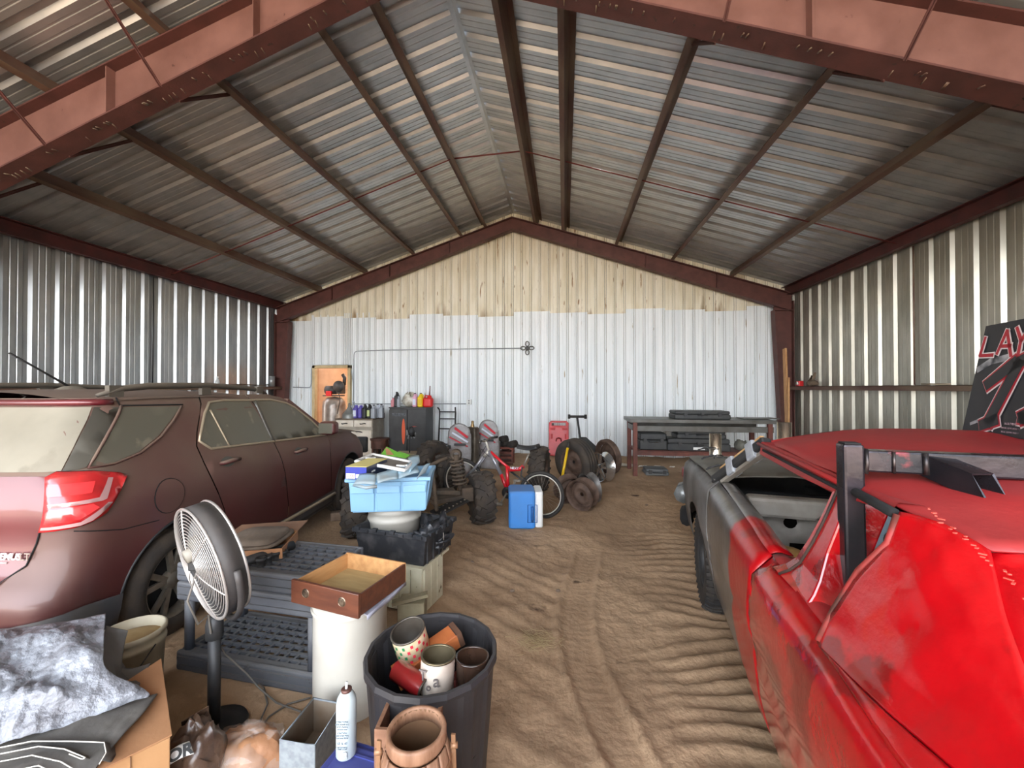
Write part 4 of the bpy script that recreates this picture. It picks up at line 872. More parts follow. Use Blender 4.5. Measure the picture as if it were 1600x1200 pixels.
one = [[(.07, .23), (.16, .30), (.19, .31)], [(.175, .30), (.09, .09)], [(.07, .08), (.12, .10)]]
one_two = None
two = [[(.22, .26), (.30, .31), (.36, .27), (.33, .20), (.20, .12), (.40, .10)]]
one_two = one+two
for segs, w1, w2 in ((nm_, .0145, .0085), (one_two, .042, .027)):
    mb = MB(); strokes(mb, segs, w1, .003); mb.build('lettering_halo', M('white halo', (222, 216, 214), .6), SIGN)
    mb = MB(); strokes(mb, segs, w2 if w2 < .01 else .036, .0045); mb.build('lettering_red', M('sign red', (170, 34, 46), .5), SIGN)
mb = MB(); strokes(mb, one_two, .027, .006); mb.build('lettering_black', M('sign black', (30, 30, 33), .5), SIGN)
sw = MB(); strokes(sw, [[(.05, .30), (.13, .335), (.26, .35), (.42, .345)]], .016, .002); sw.build('airbrush_swirl', M('airbrush grey', (178, 180, 182), .6, 0, (70, 72, 76), 14), SIGN); sw = MB(); strokes(sw, [[(.05, .045), (.09, .06), (.13, .045)]], .008, .002); sw.build('airbrush_swirl', M('airbrush grey', (178, 180, 182)), SIGN); SIGN.scale = (1, 1, .93)
mb = MB(); mb.add([(-x, .003-.05*z/SHH, z) for x, z in arc(.165, .045, .022, 0, 345, 14)], [tuple(range(15))]); mb.build('emblem', M('pinkish print', (190, 160, 166), .6, 0, (60, 50, 54), 40), SIGN)
for k in range(3):
    text('small_print', ('BUILDING', 'xxxx xxx xxxxx', 'xxx xxxx xxxx')[k], .014, M('pinkish print', (190, 160, 166), .6), SIGN, (-.27, .004-.05*(.06-.017*k)/SHH, .062-.017*k), (PI/2, 0, PI), ext=.0005)
# ================================================================ along the back wall
def on_floor(px, py): return P(px, py, 0.0)
# conduit, switch box, cross hanger
m_cond = M('grey conduit', (158, 164, 168), .5, .3)
def wallpt(px, py, d=.03): q = PY(px, py, BACK-d); return q
def conduit(label, pts, r=.011):
    mb = MB(); out = []
    P_ = [wallpt(*p) for p in pts]
    for i, p in enumerate(P_):
        if 0 < i < len(P_)-1:
            a = (P_[i-1]-p); b = (P_[i+1]-p); k = min(.10, a.length*.4, b.length*.4); a = p+a.normalized()*k; b = p+b.normalized()*k
            out += [a*(1-t)**2+p*2*t*(1-t)+b*t*t for t in (0, .33, .66, 1)]
        else: out.append(p)
    mb.tube(out, r, 8); tag(mb.build('conduit', m_cond), label, 'conduit')
conduit('thin grey conduit bending over the doorway on the white wall', [(458, 605), (486, 606), (487, 571), (548, 570), (552, 600), (552, 628)])
conduit('long grey conduit running across the white wall to the cross hanger', [(552, 628), (553, 549), (600, 547), (816, 544)])
conduit('low grey conduit running behind the cabinets to the outlet box', [(555, 631), (640, 631), (728, 631)])
mb = MB(); o = thing('outlet_box', 'small white outlet box on the white sheet wall', 'outlet', wallpt(733, 628, .03)); mb.box((0, 0, 0), (.12, .05, .13)); mb.build('box', M('outlet white', (216, 218, 214), .5), o, bevel=.006)
for dz in (-.028, .028): mb = MB(); mb.box((0, -.028, dz), (.04, .006, .034)); mb.build('socket', M('socket grey', (120, 122, 122), .5), o)
hg = thing('cross_hanger', 'black cross-shaped bracket with four open loops on the white wall', 'bracket', wallpt(824, 544, .05))
mb = MB(); mb.box((0, 0, 0), (.09, .05, .08)); mb.build('hub', m_dkplastic, hg, bevel=.01)
for k in range(4):
    a = k*PI/2; R2 = Matrix.Rotation(a, 3, 'Y'); mb = MB()
    mb.tube([R2 @ Vector((x, -.02, z)) for x, z in arc(.105, 0, .06, 0, 345, 16, .042)], .012, 6, closed=True); mb.build('loop', M('dark bronze', (72, 72, 62), .5, .3), hg)
# ---- compressor in the back room
cp = PY(522, 660, BACK+.75)
CO = thing('air_compressor', 'upright grey air compressor with black motor seen through the doorway', 'compressor', (cp.x, BACK+.75, 0))
m_tank = M('dull silver tank', (142, 140, 136), .35, .6, (110, 100, 92), 5)
mb = MB(); mb.lathe([(.001, .10), (.2, .12), (.29, .22), (.31, .34), (.31, 1.12), (.29, 1.24), (.2, 1.34), (.001, 1.37)], 28); mb.build('tank', m_tank, CO)
for k in range(4): mb = MB(); a = k*PI/2+.4; mb.cyl((.26*math.cos(a), .26*math.sin(a), 0), (.26*math.cos(a), .26*math.sin(a), .3), .02, n=8); mb.build('leg', m_dkplastic, CO)
mb = MB(); mb.box((0, -.02, 1.40), (.5, .28, .03)); mb.cyl((-.22, -.02, 1.56), (.08, -.02, 1.56), .12, n=20); mb.build('motor', m_dkplastic, CO)
mb = MB(); mb.box((.22, -.02, 1.58), (.14, .2, .26)); [mb.box((.22, -.02, 1.5+.04*k), (.19, .25, .012)) for k in range(5)]; mb.build('pump', M('cast grey', (70, 66, 62), .6, .3), CO)
mb = MB(); mb.box((-.05, -.18, 1.46), (.16, .06, .14)); mb.build('switch_box', M('bright red plastic', (196, 30, 34), .4), CO, bevel=.01)
mb = MB(); mb.cyl((.22, -.16, 1.66), (.22, -.13, 1.66), .16, n=20); mb.tube([(.3, 0, 1.7), (.34, -.04, 1.9), (.28, -.05, 2.0)], .05, 8); mb.build('flywheel', m_dkplastic, CO)
mb = MB(); mb.tube([(.25, -.2, 1.5), (.33, -.25, 1.3), (.28, -.3, .9)], .012, 6); mb.build('air_hose', m_dkplastic, CO)
# ---- white base cabinet
m_wcab = M('chipped white enamel', (222, 214, 200), .4, 0, (200, 190, 172), 4, .1, 30)
fl = PY(525, 655, 8.72); frr = PY(582, 655, 8.72); W_ = frr.x-fl.x
WC = thing('base_cabinet', 'old white enamel base cabinet beside the doorway, crowded with jugs', 'cabinet', (fl.x, 8.72, 0)); HC = .885
mb = MB(); mb.box((W_/2, .30, HC/2), (W_, .58, HC-.02)); mb.build('body', M('greyed enamel', (176, 170, 158), .5, 0, (150, 142, 128), 4), WC, bevel=.006)
mb = MB(); mb.box((W_/2, .29, HC), (W_+.03, .62, .03)); mb.box((W_/2, .60, HC+.06), (W_+.03, .02, .12)); mb.build('worktop', M('dark stained top', (84, 72, 62), .6, 0, (120, 104, 88), 6), WC, bevel=.005)
for k in range(2):
    mb = MB(); mb.box((W_*(.25+.5*k), -.004, HC-.10), (W_/2-.02, .03, .15)); d_ = mb.build('drawer', m_wcab, WC, bevel=.006)
    mb = MB(); mb.tube([(W_*(.25+.5*k)-.07, -.02, HC-.10), (W_*(.25+.5*k)-.05, -.045, HC-.11), (W_*(.25+.5*k), -.04, HC-.10), (W_*(.25+.5*k)+.05, -.045, HC-.09), (W_*(.25+.5*k)+.07, -.02, HC-.10)], .011, 6); mb.build('handle', m_dkplastic, d_)
mb = MB(); mb.box((W_/2, -.004, HC/2-.10), (W_-.03, .03, HC-.30)); d_ = mb.build('door', m_wcab, WC, bevel=.006)
for dx in (.38, .60): mb = MB(); mb.tube([(W_*dx-.06, -.02, HC-.28), (W_*dx, -.045, HC-.29), (W_*dx+.06, -.02, HC-.28)], .010, 6); mb.build('handle', m_dkplastic, d_)
# jugs
def jug(name, label, pos, w, d, h, mat, cat='jug', group=None, capm=None, lab=None, handle=True, rz=0):
    t = thing(name, label, cat, pos, rz, group)
    mb = MB(); mb.rbox((0, 0, h*.37), (w, d, h*.74), min(w, d)*.3)
    n = 12; mb.lathe([(min(w, d)*.44, h*.72), (min(w, d)*.30, h*.84), (.022, h*.92), (.022, h*.97)], n); mb.build('body', mat, t)
    if handle: mb = MB(); mb.tube([(w*.42, 0, h*.70), (w*.46, 0, h*.84), (w*.30, 0, h*.92), (.02, 0, h*.93)], .012, 6); mb.build('handle', mat, t)
    mb = MB(); mb.cyl((0, 0, h*.94), (0, 0, h), .026, n=12); mb.build('cap', capm or m_dkplastic, t)
    if lab: mb = MB(); mb.box((0, -d/2-.002, h*.36), (w*.7, .004, h*.42)); mb.build('paper_label', lab, t)
    return t
cx0 = fl.x; yt = 8.86; zt = HC+.015
m_purp = M('purple fluid jug', (96, 84, 168), .4); m_blkj = M('black oil jug', (34, 36, 36), .4); m_whj = M('white jug', (206, 214, 226), .5); m_clrj = M('grey clear jug', (170, 176, 184), .35, alpha=.8)
fnl = thing('metal_funnel', 'grey metal funnel upside down on the white cabinet', 'funnel', (PY(546, 650, yt).x, yt, zt))
mb = MB(); mb.lathe([(.16, 0), (.16, .09), (.15, .10), (.03, .27), (.022, .36), (.018, .36)], 24); mb.build('cone', M('dull zinc', (140, 142, 138), .5, .5), fnl)
jug('spray_bottle', 'small clear bottle with bent neck behind the metal funnel', (PY(551, 640, 9.1).x, 9.12, zt), .09, .07, .40, m_clrj, 'bottle', capm=m_whj)
for i, (px, mt, lb, h) in enumerate(((556, m_purp, 'purple jug of fluid just right of the metal funnel', .33), (563, m_purp, 'purple jug second from the metal funnel, beside the black jugs', .32), (570, m_blkj, 'black oil jug next to the purple jugs on the white cabinet', .33), (577, m_blkj, 'black oil jug with pale label, beside the white jugs', .33),
                              (584, m_clrj, 'grey clear jug between black and white jugs', .32), (590, m_whj, 'white jug with pale blue label on the white cabinet', .33), (596, m_clrj, 'rightmost greyish jug at the cabinet end', .33))):
    jug('fluid_jug', lb, (PY(px, 650, yt+.06*(i % 2)+(.16 if i > 4 else 0)).x, yt+.07*(i % 2)+(.16 if i > 4 else 0), zt), .105, .14, h, mt, group='jugs on the white cabinet', capm=m_whj if i < 2 else m_dkplastic, lab=M('pale label', (190, 200, 140), .6) if i in (3,) else (m_whj if i in (0, 5) else None))
# ---- tall grey cabinet
fl = PY(608, 638, 8.9); frr = PY(665.6, 638, 8.9); W_ = frr.x-fl.x; HC = 1.15
m_gcab = M('charcoal enamel steel', (62, 62, 62), .4, .2, (48, 48, 48), 4, .08, 30)
GC = thing('metal_cabinet', 'charcoal two-door steel cabinet with an orange smear on its door', 'cabinet', (fl.x, 8.9, 0))
mb = MB(); mb.box((W_/2, .26, HC/2+.02), (W_, .48, HC-.06)); mb.box((W_/2, .25, HC), (W_+.02, .52, .03)); mb.build('body', m_gcab, GC, bevel=.006)
for k in range(2):
    mb = MB(); mb.box((W_*(.25+.5*k), 0, HC/2+.02), (W_/2-.012, .03, HC-.12)); d_ = mb.build('door', m_gcab, GC, bevel=.006)
    if k == 0:
        mb = MB(); mb.add([(W_*.40+x, -.017, HC*.52+z) for x, z in arc(0, 0, .042, 0, 345, 20, .30)], [tuple(range(21))]); mb.build('orange_smear', M('orange paint', (214, 92, 52), .5), d_)
        mb = MB(); mb.box((W_*.28, -.017, HC-.16), (W_*.38, .004, .07)); mb.build('nameplate', M('worn plate', (96, 104, 108), .4, .5, (62, 64, 66), 20), d_)
    else:
        mb = MB(); mb.add([(W_*.67+x, -.017, HC*.62+z) for x, z in ((-.09, 0), (0, -.012), (.09, .004), (.02, .02))], [(0, 1, 2, 3)]); mb.build('red_mark', M('faded red', (150, 60, 52), .5), d_)
        mb = MB()
        for i in range(9): mb.add([(W_*.60+random.uniform(-.10, .12)+x, -.017, HC*.45+random.uniform(-.12, .07)+z) for x, z in ((0, 0), (.03, .01), (.035, .04), (.004, .03))], [(0, 1, 2, 3)])
        mb.build('paint_scuff', M('paint scuffs', (150, 152, 152), .6), d_)
mb = MB(); mb.box((W_*.5, -.02, HC*.5), (.03, .02, .12)); mb.build('door_handle', M('dull chrome', (130, 130, 130), .3, .8), GC)
zt = HC+.016; yt = 9.05
jug('pink_bottle', 'small pink bottle at the left end of the steel cabinet top', (PY(614, 635, yt).x, yt, zt), .08, .08, .22, M('pink fluid', (200, 130, 136), .4), 'bottle')
jug('black_jug', 'black handled jug on the steel cabinet, second from left', (PY(620, 635, yt).x, yt, zt), .09, .14, .36, m_blkj)
jug('grey_bottle', 'tall grey bottle beside the black jug on the steel cabinet', (PY(624, 635, yt-.06).x, yt-.1, zt), .07, .07, .27, m_clrj, 'bottle')
bg_ = thing('plastic_bag', 'crumpled white plastic bag on top of the steel cabinet', 'bag', (PY(638, 635, yt).x, yt+.05, zt))
mb = MB()
def blob(sx, sy, sz, sd, n=16, m=12, amp=.25):
    def f(u, v):
        a = 2*PI*u; b = PI*(v-.5); x = math.cos(b)*math.cos(a); y = math.cos(b)*math.sin(a); z = math.sin(b)
        k = 1+amp*noise.noise(Vector((x*1.8+sd, y*1.8, z*1.8)))+amp*.6*noise.noise(Vector((x*5, y*5+sd, z*5)))
        return Vector((x*sx*k, y*sy*k, max(0, (z+1)*sz*k)))
    return f
mb.grid(blob(.19, .13, .16, 3), 22, 14); mb.build('bag', M('translucent bag', (214, 212, 200), .35, 0, (160, 150, 132), 9, .8, 12), bg_)
mb = MB(); [mb.tube([(random.uniform(-.1, .1), -.05, .15), (random.uniform(-.12, .12), -.08, .25), (random.uniform(-.16, .16), -.1, .36)], .008, 5) for _ in range(4)]; mb.build('bag_tie', M('bag shadow', (130, 120, 100), .5), bg_)
jug('pink_jug', 'clear jug of pink fluid between the bag and the yellow jug', (PY(648.5, 635, yt).x, yt, zt), .10, .12, .33, M('pale pink fluid', (214, 160, 186), .35), lab=m_whj)
jug('yellow_jug', 'bright yellow jug on top of the steel cabinet', (PY(657.5, 635, yt).x, yt, zt), .13, .16, .33, M('yellow plastic', (232, 200, 24), .4), lab=M('yellow label', (214, 176, 20), .5))
gcn = thing('gas_can', 'red petrol can with an upright spout on the steel cabinet', 'gas can', (PY(669, 635, yt).x, yt, zt))
mb = MB(); mb.rbox((0, 0, .11), (.24, .17, .22), .06); mb.lathe([(.06, .2), (.05, .26), (.03, .28)], 14, o=(.03, 0, 0)); mb.build('body', M('red plastic', (206, 30, 28), .4), gcn)
mb = MB(); mb.tube([(.03, 0, .26), (.04, 0, .40), (.045, 0, .50)], [.018, .012, .010], 8); mb.build('spout', M('brown spout', (110, 60, 44), .6), gcn)
mb = MB(); mb.tube([(-.09, 0, .20), (-.07, 0, .27), (0, 0, .27)], .014, 6); mb.build('handle', MATS['red plastic'], gcn)
# ---- little brown table between the cabinets
bt = PY(592, 690, 8.75); BT = thing('side_table', 'small dark brown round table between the two cabinets', 'table', (bt.x, 8.8, 0))
m_wdk = M('dark brown wood', (92, 54, 38), .6, 0, (60, 36, 28), 6, .2, 30, stretch=(1, 6, 1))
mb = MB(); mb.cyl((0, 0, .40), (0, 0, .45), .22, n=24); mb.build('top', m_wdk, BT, bevel=.006)
mb = MB(); mb.lathe([(.20, .22), (.20, .40)], 24); mb.build('apron', m_wdk, BT)
for k in range(4): a = PI/4+k*PI/2; mb = MB(); mb.box((.16*math.cos(a), .16*math.sin(a), .2), (.04, .04, .40)); mb.build('leg', m_wdk, BT)
# ---- hand truck
ht = PY(699, 700, 9.45); HT = thing('hand_truck', 'black steel hand truck leaning on the white wall', 'hand truck', (ht.x, 9.35, 0))
for s in (-1, 1): mb = MB(); mb.tube([(s*.20, 0, .12), (s*.20, .12, 1.00), (s*.20, .10, 1.08), (s*.22, .02, 1.14)], .019, 8); mb.build('side_rail', m_dkplastic, HT)
for z in (.25, .62, .86, 1.03): mb = MB(); mb.cyl((-.20, (z-.12)*.137, z), (.20, (z-.12)*.137, z), .015, n=8); mb.build('crossbar', m_dkplastic, HT)
mb = MB(); mb.box((0, -.12, .02), (.40, .24, .012)); mb.build('toe_plate', m_dkplastic, HT)
for s in (-1, 1): wheel(HT, 'wheel', (s*.25, .06, .13), .13, .06, .06, m_rubber_d, m_dkplastic, 'steel').rotation_euler.z = PI/2
# ---- grey shells with clear rounded tops, and the can between them
m_shell = M('scuffed grey plastic', (132, 130, 128), .45, 0, (106, 102, 98), 5, .15, 20); m_clear = M('scratched clear plastic', (176, 176, 176), .2, 0, (150, 140, 140), 9, alpha=.72); m_redp = M('red print', (196, 56, 66), .5)
def shell(label, px, bpy_, w, h, sd):
    p = P(px, bpy_); t = thing('clear_sled', label, 'sled', (p.x, p.y, 0), .12*sd)
    out = [(-w/2*.92, 0), (w/2*.92, 0), (w/2, h*.45), (w/2*.98, h*.78)]+arc(0, h*.80, w/2*.92, 0, 180, 12, h*.20)+[(-w/2, h*.45)]
    mb = MB(); conform(mb, out, lambda a, b: Vector((a, -.03*math.cos(a/w*PI)-.05*b, b)), .05); sh_ = mb.build('panel', m_clear, t, solid=.012)
    mb = MB(); mb.rbox((0, .10, h*.28), (w*.92, .20, h*.56), .05, taper=.9); mb.build('lower_shell', m_shell, t)
    mb = MB(); mb.tube([Vector((a, -.045*math.cos(a/w*PI)-.05*b, b)) for a, b in out], .010, 6, closed=True); mb.build('rim_bead', m_shell, t)
    for i in range(3): mb = MB(); z = h*(.60+.09*i); mb.bar((-w*.40+.05*i, -.06-.05*z, z+.13), (w*.38, -.06-.05*z, z-.05), .006, .022+.012*i, up=(0, -.2, 1)); mb.build('stripe', m_redp if i != 1 else m_whj, t)
    mb = MB(); mb.box((w*.05, -.065-.05*h*.58, h*.59), (w*.5, .01, .045)); mb.build('sticker', m_dkplastic, t)
    mb = MB(); mb.box((-w*.42, -.05-.05*h*.52, h*.54), (.06, .03, .06)); mb.build('clip', m_dkplastic, t)
    return t
shell('grey plastic sled shell with red stripes left of the bicycle handlebar', 718, 740, .44, .95, 1)
shell('clear rounded plastic sled standing behind the bicycle handlebar', 764, 732, .42, .98, -1)
cnp = P(738, 738); CN = thing('fuel_drum', 'squared grey metal can with a red patch between the two sleds', 'can', (cnp.x-.02, cnp.y+.1, 0), -.3)
mb = MB(); mb.rbox((0, 0, .45), (.22, .17, .82), .04); mb.build('body', M('tarnished can metal', (112, 104, 92), .4, .5, (78, 70, 60), 7), CN)
mb = MB(); mb.box((-.04, -.088, .66), (.06, .006, .15)); mb.build('red_patch', m_redp, CN)
mb = MB(); mb.lathe([(.04, .85), (.035, .90), (.025, .92), (.028, .97), (.001, .98)], 12, o=(0, 0, 0)); mb.build('spout', M('brass spout', (150, 124, 84), .4, .6), CN)
# ---- black bundles on a red wire basket
bk_ = P(787, 728); BB = thing('wire_basket', 'rusty red slatted basket behind the bicycle', 'basket', (bk_.x, bk_.y+.2, 0))
for k in range(4): mb = MB(); mb.box((0, 0, .06+.10*k), (.40-.02*(3-k), .30, .05)); mb.build('slat', M('rusty red slats', (122, 62, 46), .7, 0, (80, 44, 34), 8), BB, bevel=.01)
mb = MB(); [mb.box((sx*.17, sy*.13, .19), (.03, .03, .38)) for sx in (-1, 1) for sy in (-1, 1)]; mb.build('corner_posts', MATS['rusty red slats'], BB)
for (dx, dz, r, lb) in ((-.10, .56, .11, 'upper black padded roll on the rusty basket'), (.10, .46, .10, 'lower black padded roll on the rusty basket')):
    q = thing('padded_roll', lb, 'pad', (bk_.x+dx, bk_.y+.18, dz-.06), -.5); mb = MB(); mb.T = Matrix.Rotation(-.35, 4, 'Y'); mb.rbox((0, 0, 0), (.36, .22, .15), .06); mb.rbox((.02, 0, -.10 if dz > .5 else -.04), (.30, .20, .10), .05) if dz > .5 else None; mb.build('pad', m_rubber_d, q, bevel=.02)
# ---- red creeper
cr = PY(873, 668, 9.42); CR = thing('mechanic_creeper', 'red plastic mechanic creeper standing against the white wall', 'creeper', (cr.x, 9.30, .04))
m_crp = M('red creeper plastic', (196, 14, 20), .4, 0, (172, 12, 18), 4)
w, h = .46, .80
mb = MB(); conform(mb, [(-w/2+.03, 0), (w/2-.03, 0), (w/2, .06), (w/2, h-.05), (w/2-.05, h), (-w/2+.05, h), (-w/2, h-.05), (-w/2, .06)], lambda a, b: Vector((a, .14*b/h, b)), .06, [[(-w/2+.06, h-.11), (w/2-.06, h-.11), (w/2-.07, h-.045), (-w/2+.07, h-.045)]], flip=False); mb.build('board', m_crp, CR, solid=.05, bevel=.008)
for (x, z, a, b) in ((-.14, .62, .12, .05), (.14, .62, .12, .05), (-.16, .45, .04, .12), (.16, .45, .04, .12), (0, .40, .12, .03)): mb = MB(); mb.box((x, .14*z/h-.035, z), (a, .02, b)); mb.build('rib', m_crp, CR, bevel=.006)
mb = MB(); mb.tube([(-.06, .0, .34), (-.05, -.03, .40), (0, -.02, .43), (.05, -.03, .40), (.06, 0, .34)], .012, 6); mb.build('recess_rim', M('dark red plastic', (128, 22, 28), .5), CR)
for sx in (-1, 1):
    for z in (.03, .70): mb = MB(); mb.cyl((sx*.16, .14*z/h+.06, z), (sx*.16+.04, .14*z/h+.06, z), .04, n=12); mb.build('caster', m_rubber_d, CR)
# ---- floor jack with T-handle, under a black cover
jp = P(905, 742); JK = thing('floor_jack', 'black floor jack with upright T-handle behind the loose wheels', 'jack', (jp.x+.05, 8.2, 0))
tp = PY(902, 651, 8.2); mb = MB(); mb.cyl((tp.x-jp.x-.05, 0, tp.z-.02), (.02, 0, .42), .022, n=10); mb.build('handle_shaft', m_dkplastic, JK)
mb = MB(); mb.cyl((tp.x-jp.x-.05-.19, 0, tp.z), (tp.x-jp.x-.05+.19, 0, tp.z), .026, n=10)
for s in (-1, 1): mb.lathe([(.001, 0), (.045, 0), (.045, .05), (.001, .05)], 12, o=(tp.x-jp.x-.05+s*.19-(.0 if s > 0 else .05)+(-.05 if s > 0 else .05), 0, tp.z), ax=(1, 0, 0))
mb.build('grip_bar', m_rubber_d, JK)
mb = MB(); mb.box((.1, 0, .12), (.9, .3, .14)); mb.box((.05, 0, .25), (.3, .22, .2)); mb.build('chassis', m_dkplastic, JK, bevel=.02)
mb = MB(); mb.add([(-.28, -.2, .28), (.55, -.2, .20), (.55, .2, .20), (-.28, .2, .28), (.0, -.05, .62), (.12, .08, .60)], [(0, 1, 4), (1, 5, 4), (1, 2, 5), (2, 3, 5), (3, 4, 5), (3, 0, 4)]); mb.build('cover', M('black cover', (56, 56, 54), .7, 0, (38, 38, 38), 6, .3, 20), JK, solid=.02)
# ---- loose wheels
def loose(name, label, px, py, R, W, ri, tm, rmt, rz, lean=0., style='steel', lugs=0, cat='wheel', lh=.02, lw=.04, tyre=True, z0=0.):
    p = P(px, py); t = thing(name, label, cat, (p.x, p.y, 0))
    w_ = bpy.data.objects.new('hub_group', None)
    if tyre:
        o1 = tyre_mb(R, W, ri, groove=not lugs).build('tyre', tm, t)
        parts = [o1]
        if lugs: parts.append(lugs_mb(R, W, lugs, lh, lw=lw).build('tread_lug', tm, t, kind='stuff'))
    else: parts = []
    if rmt: parts.append(rim_mb(ri, W, style).build('rim', rmt, t))
    for o in parts: o.location = (0, 0, R+z0+(lh if lugs else 0)*.6); o.rotation_euler = (lean, 0, rz)
    bpy.data.objects.remove(w_); return t
m_rimgrey = M('worn grey steel rim', (128, 126, 124), .45, .5, (92, 84, 78), 9, .2, 40); m_rimrust = M('brown rusty rim', (104, 84, 72), .7, .2, (74, 56, 46), 10, .3, 40); m_chrome = M('bright rim', (196, 198, 200), .2, .9)
loose('car_tyre', 'big worn tyre on a rusty rim, standing under the jack handle', 899, 757, .385, .26, .23, m_rubber, m_rimrust, -.75, .1)
loose('bare_wheel', 'bare brown steel rim facing us, front one of the rim pile', 910, 796, .205, .19, .20, m_rubber, m_rimrust, -.62, .12, tyre=False)
loose('bare_wheel', 'bare grey steel rim standing just behind the front brown rim', 921, 786, .21, .17, .205, m_rubber, m_rimgrey, -1.1, .1, tyre=False)
loose('bare_wheel', 'dark steel rim lying against the bicycle wheel', 888, 786, .20, .17, .195, m_rubber, m_rimrust, .5, .3, tyre=False)
loose('chrome_wheel', 'bright chromed wheel rim at the right of the pile', 941, 752, .25, .22, .245, m_rubber, m_chrome, -1.05, 0, 'spoke', tyre=False)
loose('rusty_wheel', 'thin pale rusty wheel at the far right of the pile', 950, 741, .33, .12, .27, m_rimrust, m_rimrust, -1.0, .12)
loose('knobby_tyre', 'chevron tread quad tyre standing behind the bicycle saddle', 843, 765, .33, .26, .15, m_rubber, m_rimrust, 1.45, 0, lugs=16)
loose('knobby_tyre', 'chevron tread quad tyre half hidden behind the blue tote', 676, 752, .34, .28, .15, m_rubber, m_rimrust, 1.2, 0, lugs=16)
# yellow handled lever
a = P(877, 763, .05); b = a+Vector((.10, .35, .50)); t = thing('yellow_lever', 'yellow handled bar with black grip leaning on the big tyre', 'lever', (a.x, a.y, 0))
a_ = PY(878, 748, 6.25); b_ = PY(887, 700, 6.45); o_ = Vector((a.x, a.y, 0))
mb = MB(); mb.cyl(a_-o_, b_-o_, .022, n=10); mb.build('yellow_tube', M('yellow paint', (222, 180, 30), .4), t)
mb = MB(); d = (b_-a_).normalized(); mb.cyl(b_-o_, b_-o_+d*.10, .026, n=10); mb.build('grip', m_rubber_d, t)
mb = MB(); mb.cyl(a_-o_, a_-o_-d*.40, .018, n=8); mb.build('shaft', m_dkplastic, t)
# ---- the stripped quad
fL = P(552, 838); fR = P(755, 817); ax_ = (fR-fL); Wd = ax_.length; ra = math.atan2(ax_.y, ax_.x); mid = (fL+fR)/2
Q = thing('quad_bike', 'stripped quad bike with muddy knobby tyres beside the blue tote', 'quad bike', (mid.x, mid.y, 0), ra)
m_mud = M('muddy black steel', (66, 58, 50), .8, .1, (98, 82, 66), 7, .4, 30)
for s in (-1, 1): wheel(Q, 'wheel', (s*(Wd/2-.02), 0, .31), .29, .25, .14, m_rubber, m_mud, 'steel', lugs=15, lh=.018, lw=.045).rotation_euler.z = PI/2*s
for s in (-1, 1): wheel(Q, 'wheel', (s*.45, 1.25, .32), .30, .28, .13, m_rubber, m_mud, 'steel', lugs=15, lh=.018, lw=.045).rotation_euler.z = PI/2*s
for s in (-1, 1):
    mb = MB(); mb.bar((s*.10, .25, .36), (s*(Wd/2-.16), .02, .36), .05, .05); mb.bar((s*.10, -.15, .34), (s*(Wd/2-.16), -.02, .34), .06, .05); mb.box((s*(Wd/2-.20), 0, .37), (.14, .16, .16)); mb.build('suspension_arm', m_mud, Q, bevel=.01)
    mb = MB(); c = Vector((s*(Wd/2-.27), .0, .42)); tp = Vector((s*(Wd/2-.32), .06, .82)); N = 110
    pts = []
    for i in range(N+1):
        u = i/N; an = u*2*PI*7.5; p = c+(tp-c)*(.12+.80*u); pts.append(p+Vector((math.cos(an)*.075, math.sin(an)*.075, 0)))
    mb.tube(pts, .013, 6); mb.build('coil_spring', m_mud, Q)
    mb = MB(); mb.cyl(c, tp, .032, n=10); mb.lathe([(.035, -.02), (.075, 0), (.035, .02)], 14, o=tp, ax=(0, 1, 0), close=True); mb.build('shock_body', m_mud, Q)
    mb = MB(); mb.bar((s*.12, -.25, .24), (s*(Wd/2-.25), -.10, .33), .20, .02); mb.build('arm_guard', m_dkplastic, Q)
    for row in (-1, 1):
        for i in range(8): p = Vector((s*.14, -.25+row*.085, .255)).lerp(Vector((s*(Wd/2-.26), -.10+row*.085, .345)), i/7); mb = MB(); mb.lathe([(.012, 0), (.010, .008), (.001, .010)], 8, o=p); mb.build('rivet', m_alloy, Q)
mb = MB(); mb.tube([(-.14, -.3, .30), (-.14, .3, .34), (-.16, 1.3, .36)], .022, 8); mb.tube([(.14, -.3, .30), (.14, .3, .34), (.16, 1.3, .36)], .022, 8); mb.tube([(-.14, -.3, .30), (-.13, .0, .66), (-.12, .5, .70), (-.15, 1.2, .52)], .02, 8); mb.tube([(.14, -.3, .30), (.13, .0, .66), (.12, .5, .70), (.15, 1.2, .52)], .02, 8)
mb.tube([(-.3, .03, .80), (0, .05, .68), (.3, .03, .80)], .022, 8); mb.build('frame', m_mud, Q)
mb = MB(); mb.box((0, .55, .42), (.30, .42, .30)); mb.cyl((-.2, .5, .45), (.2, .5, .45), .13, n=16); mb.build('engine', m_mud, Q, bevel=.02)
mb = MB(); mb.cyl((-.5, 1.25, .32), (.5, 1.25, .32), .03, n=10); mb.box((.2, .3, .3), (.5, .5, .03)); mb.build('rear_axle', m_mud, Q)
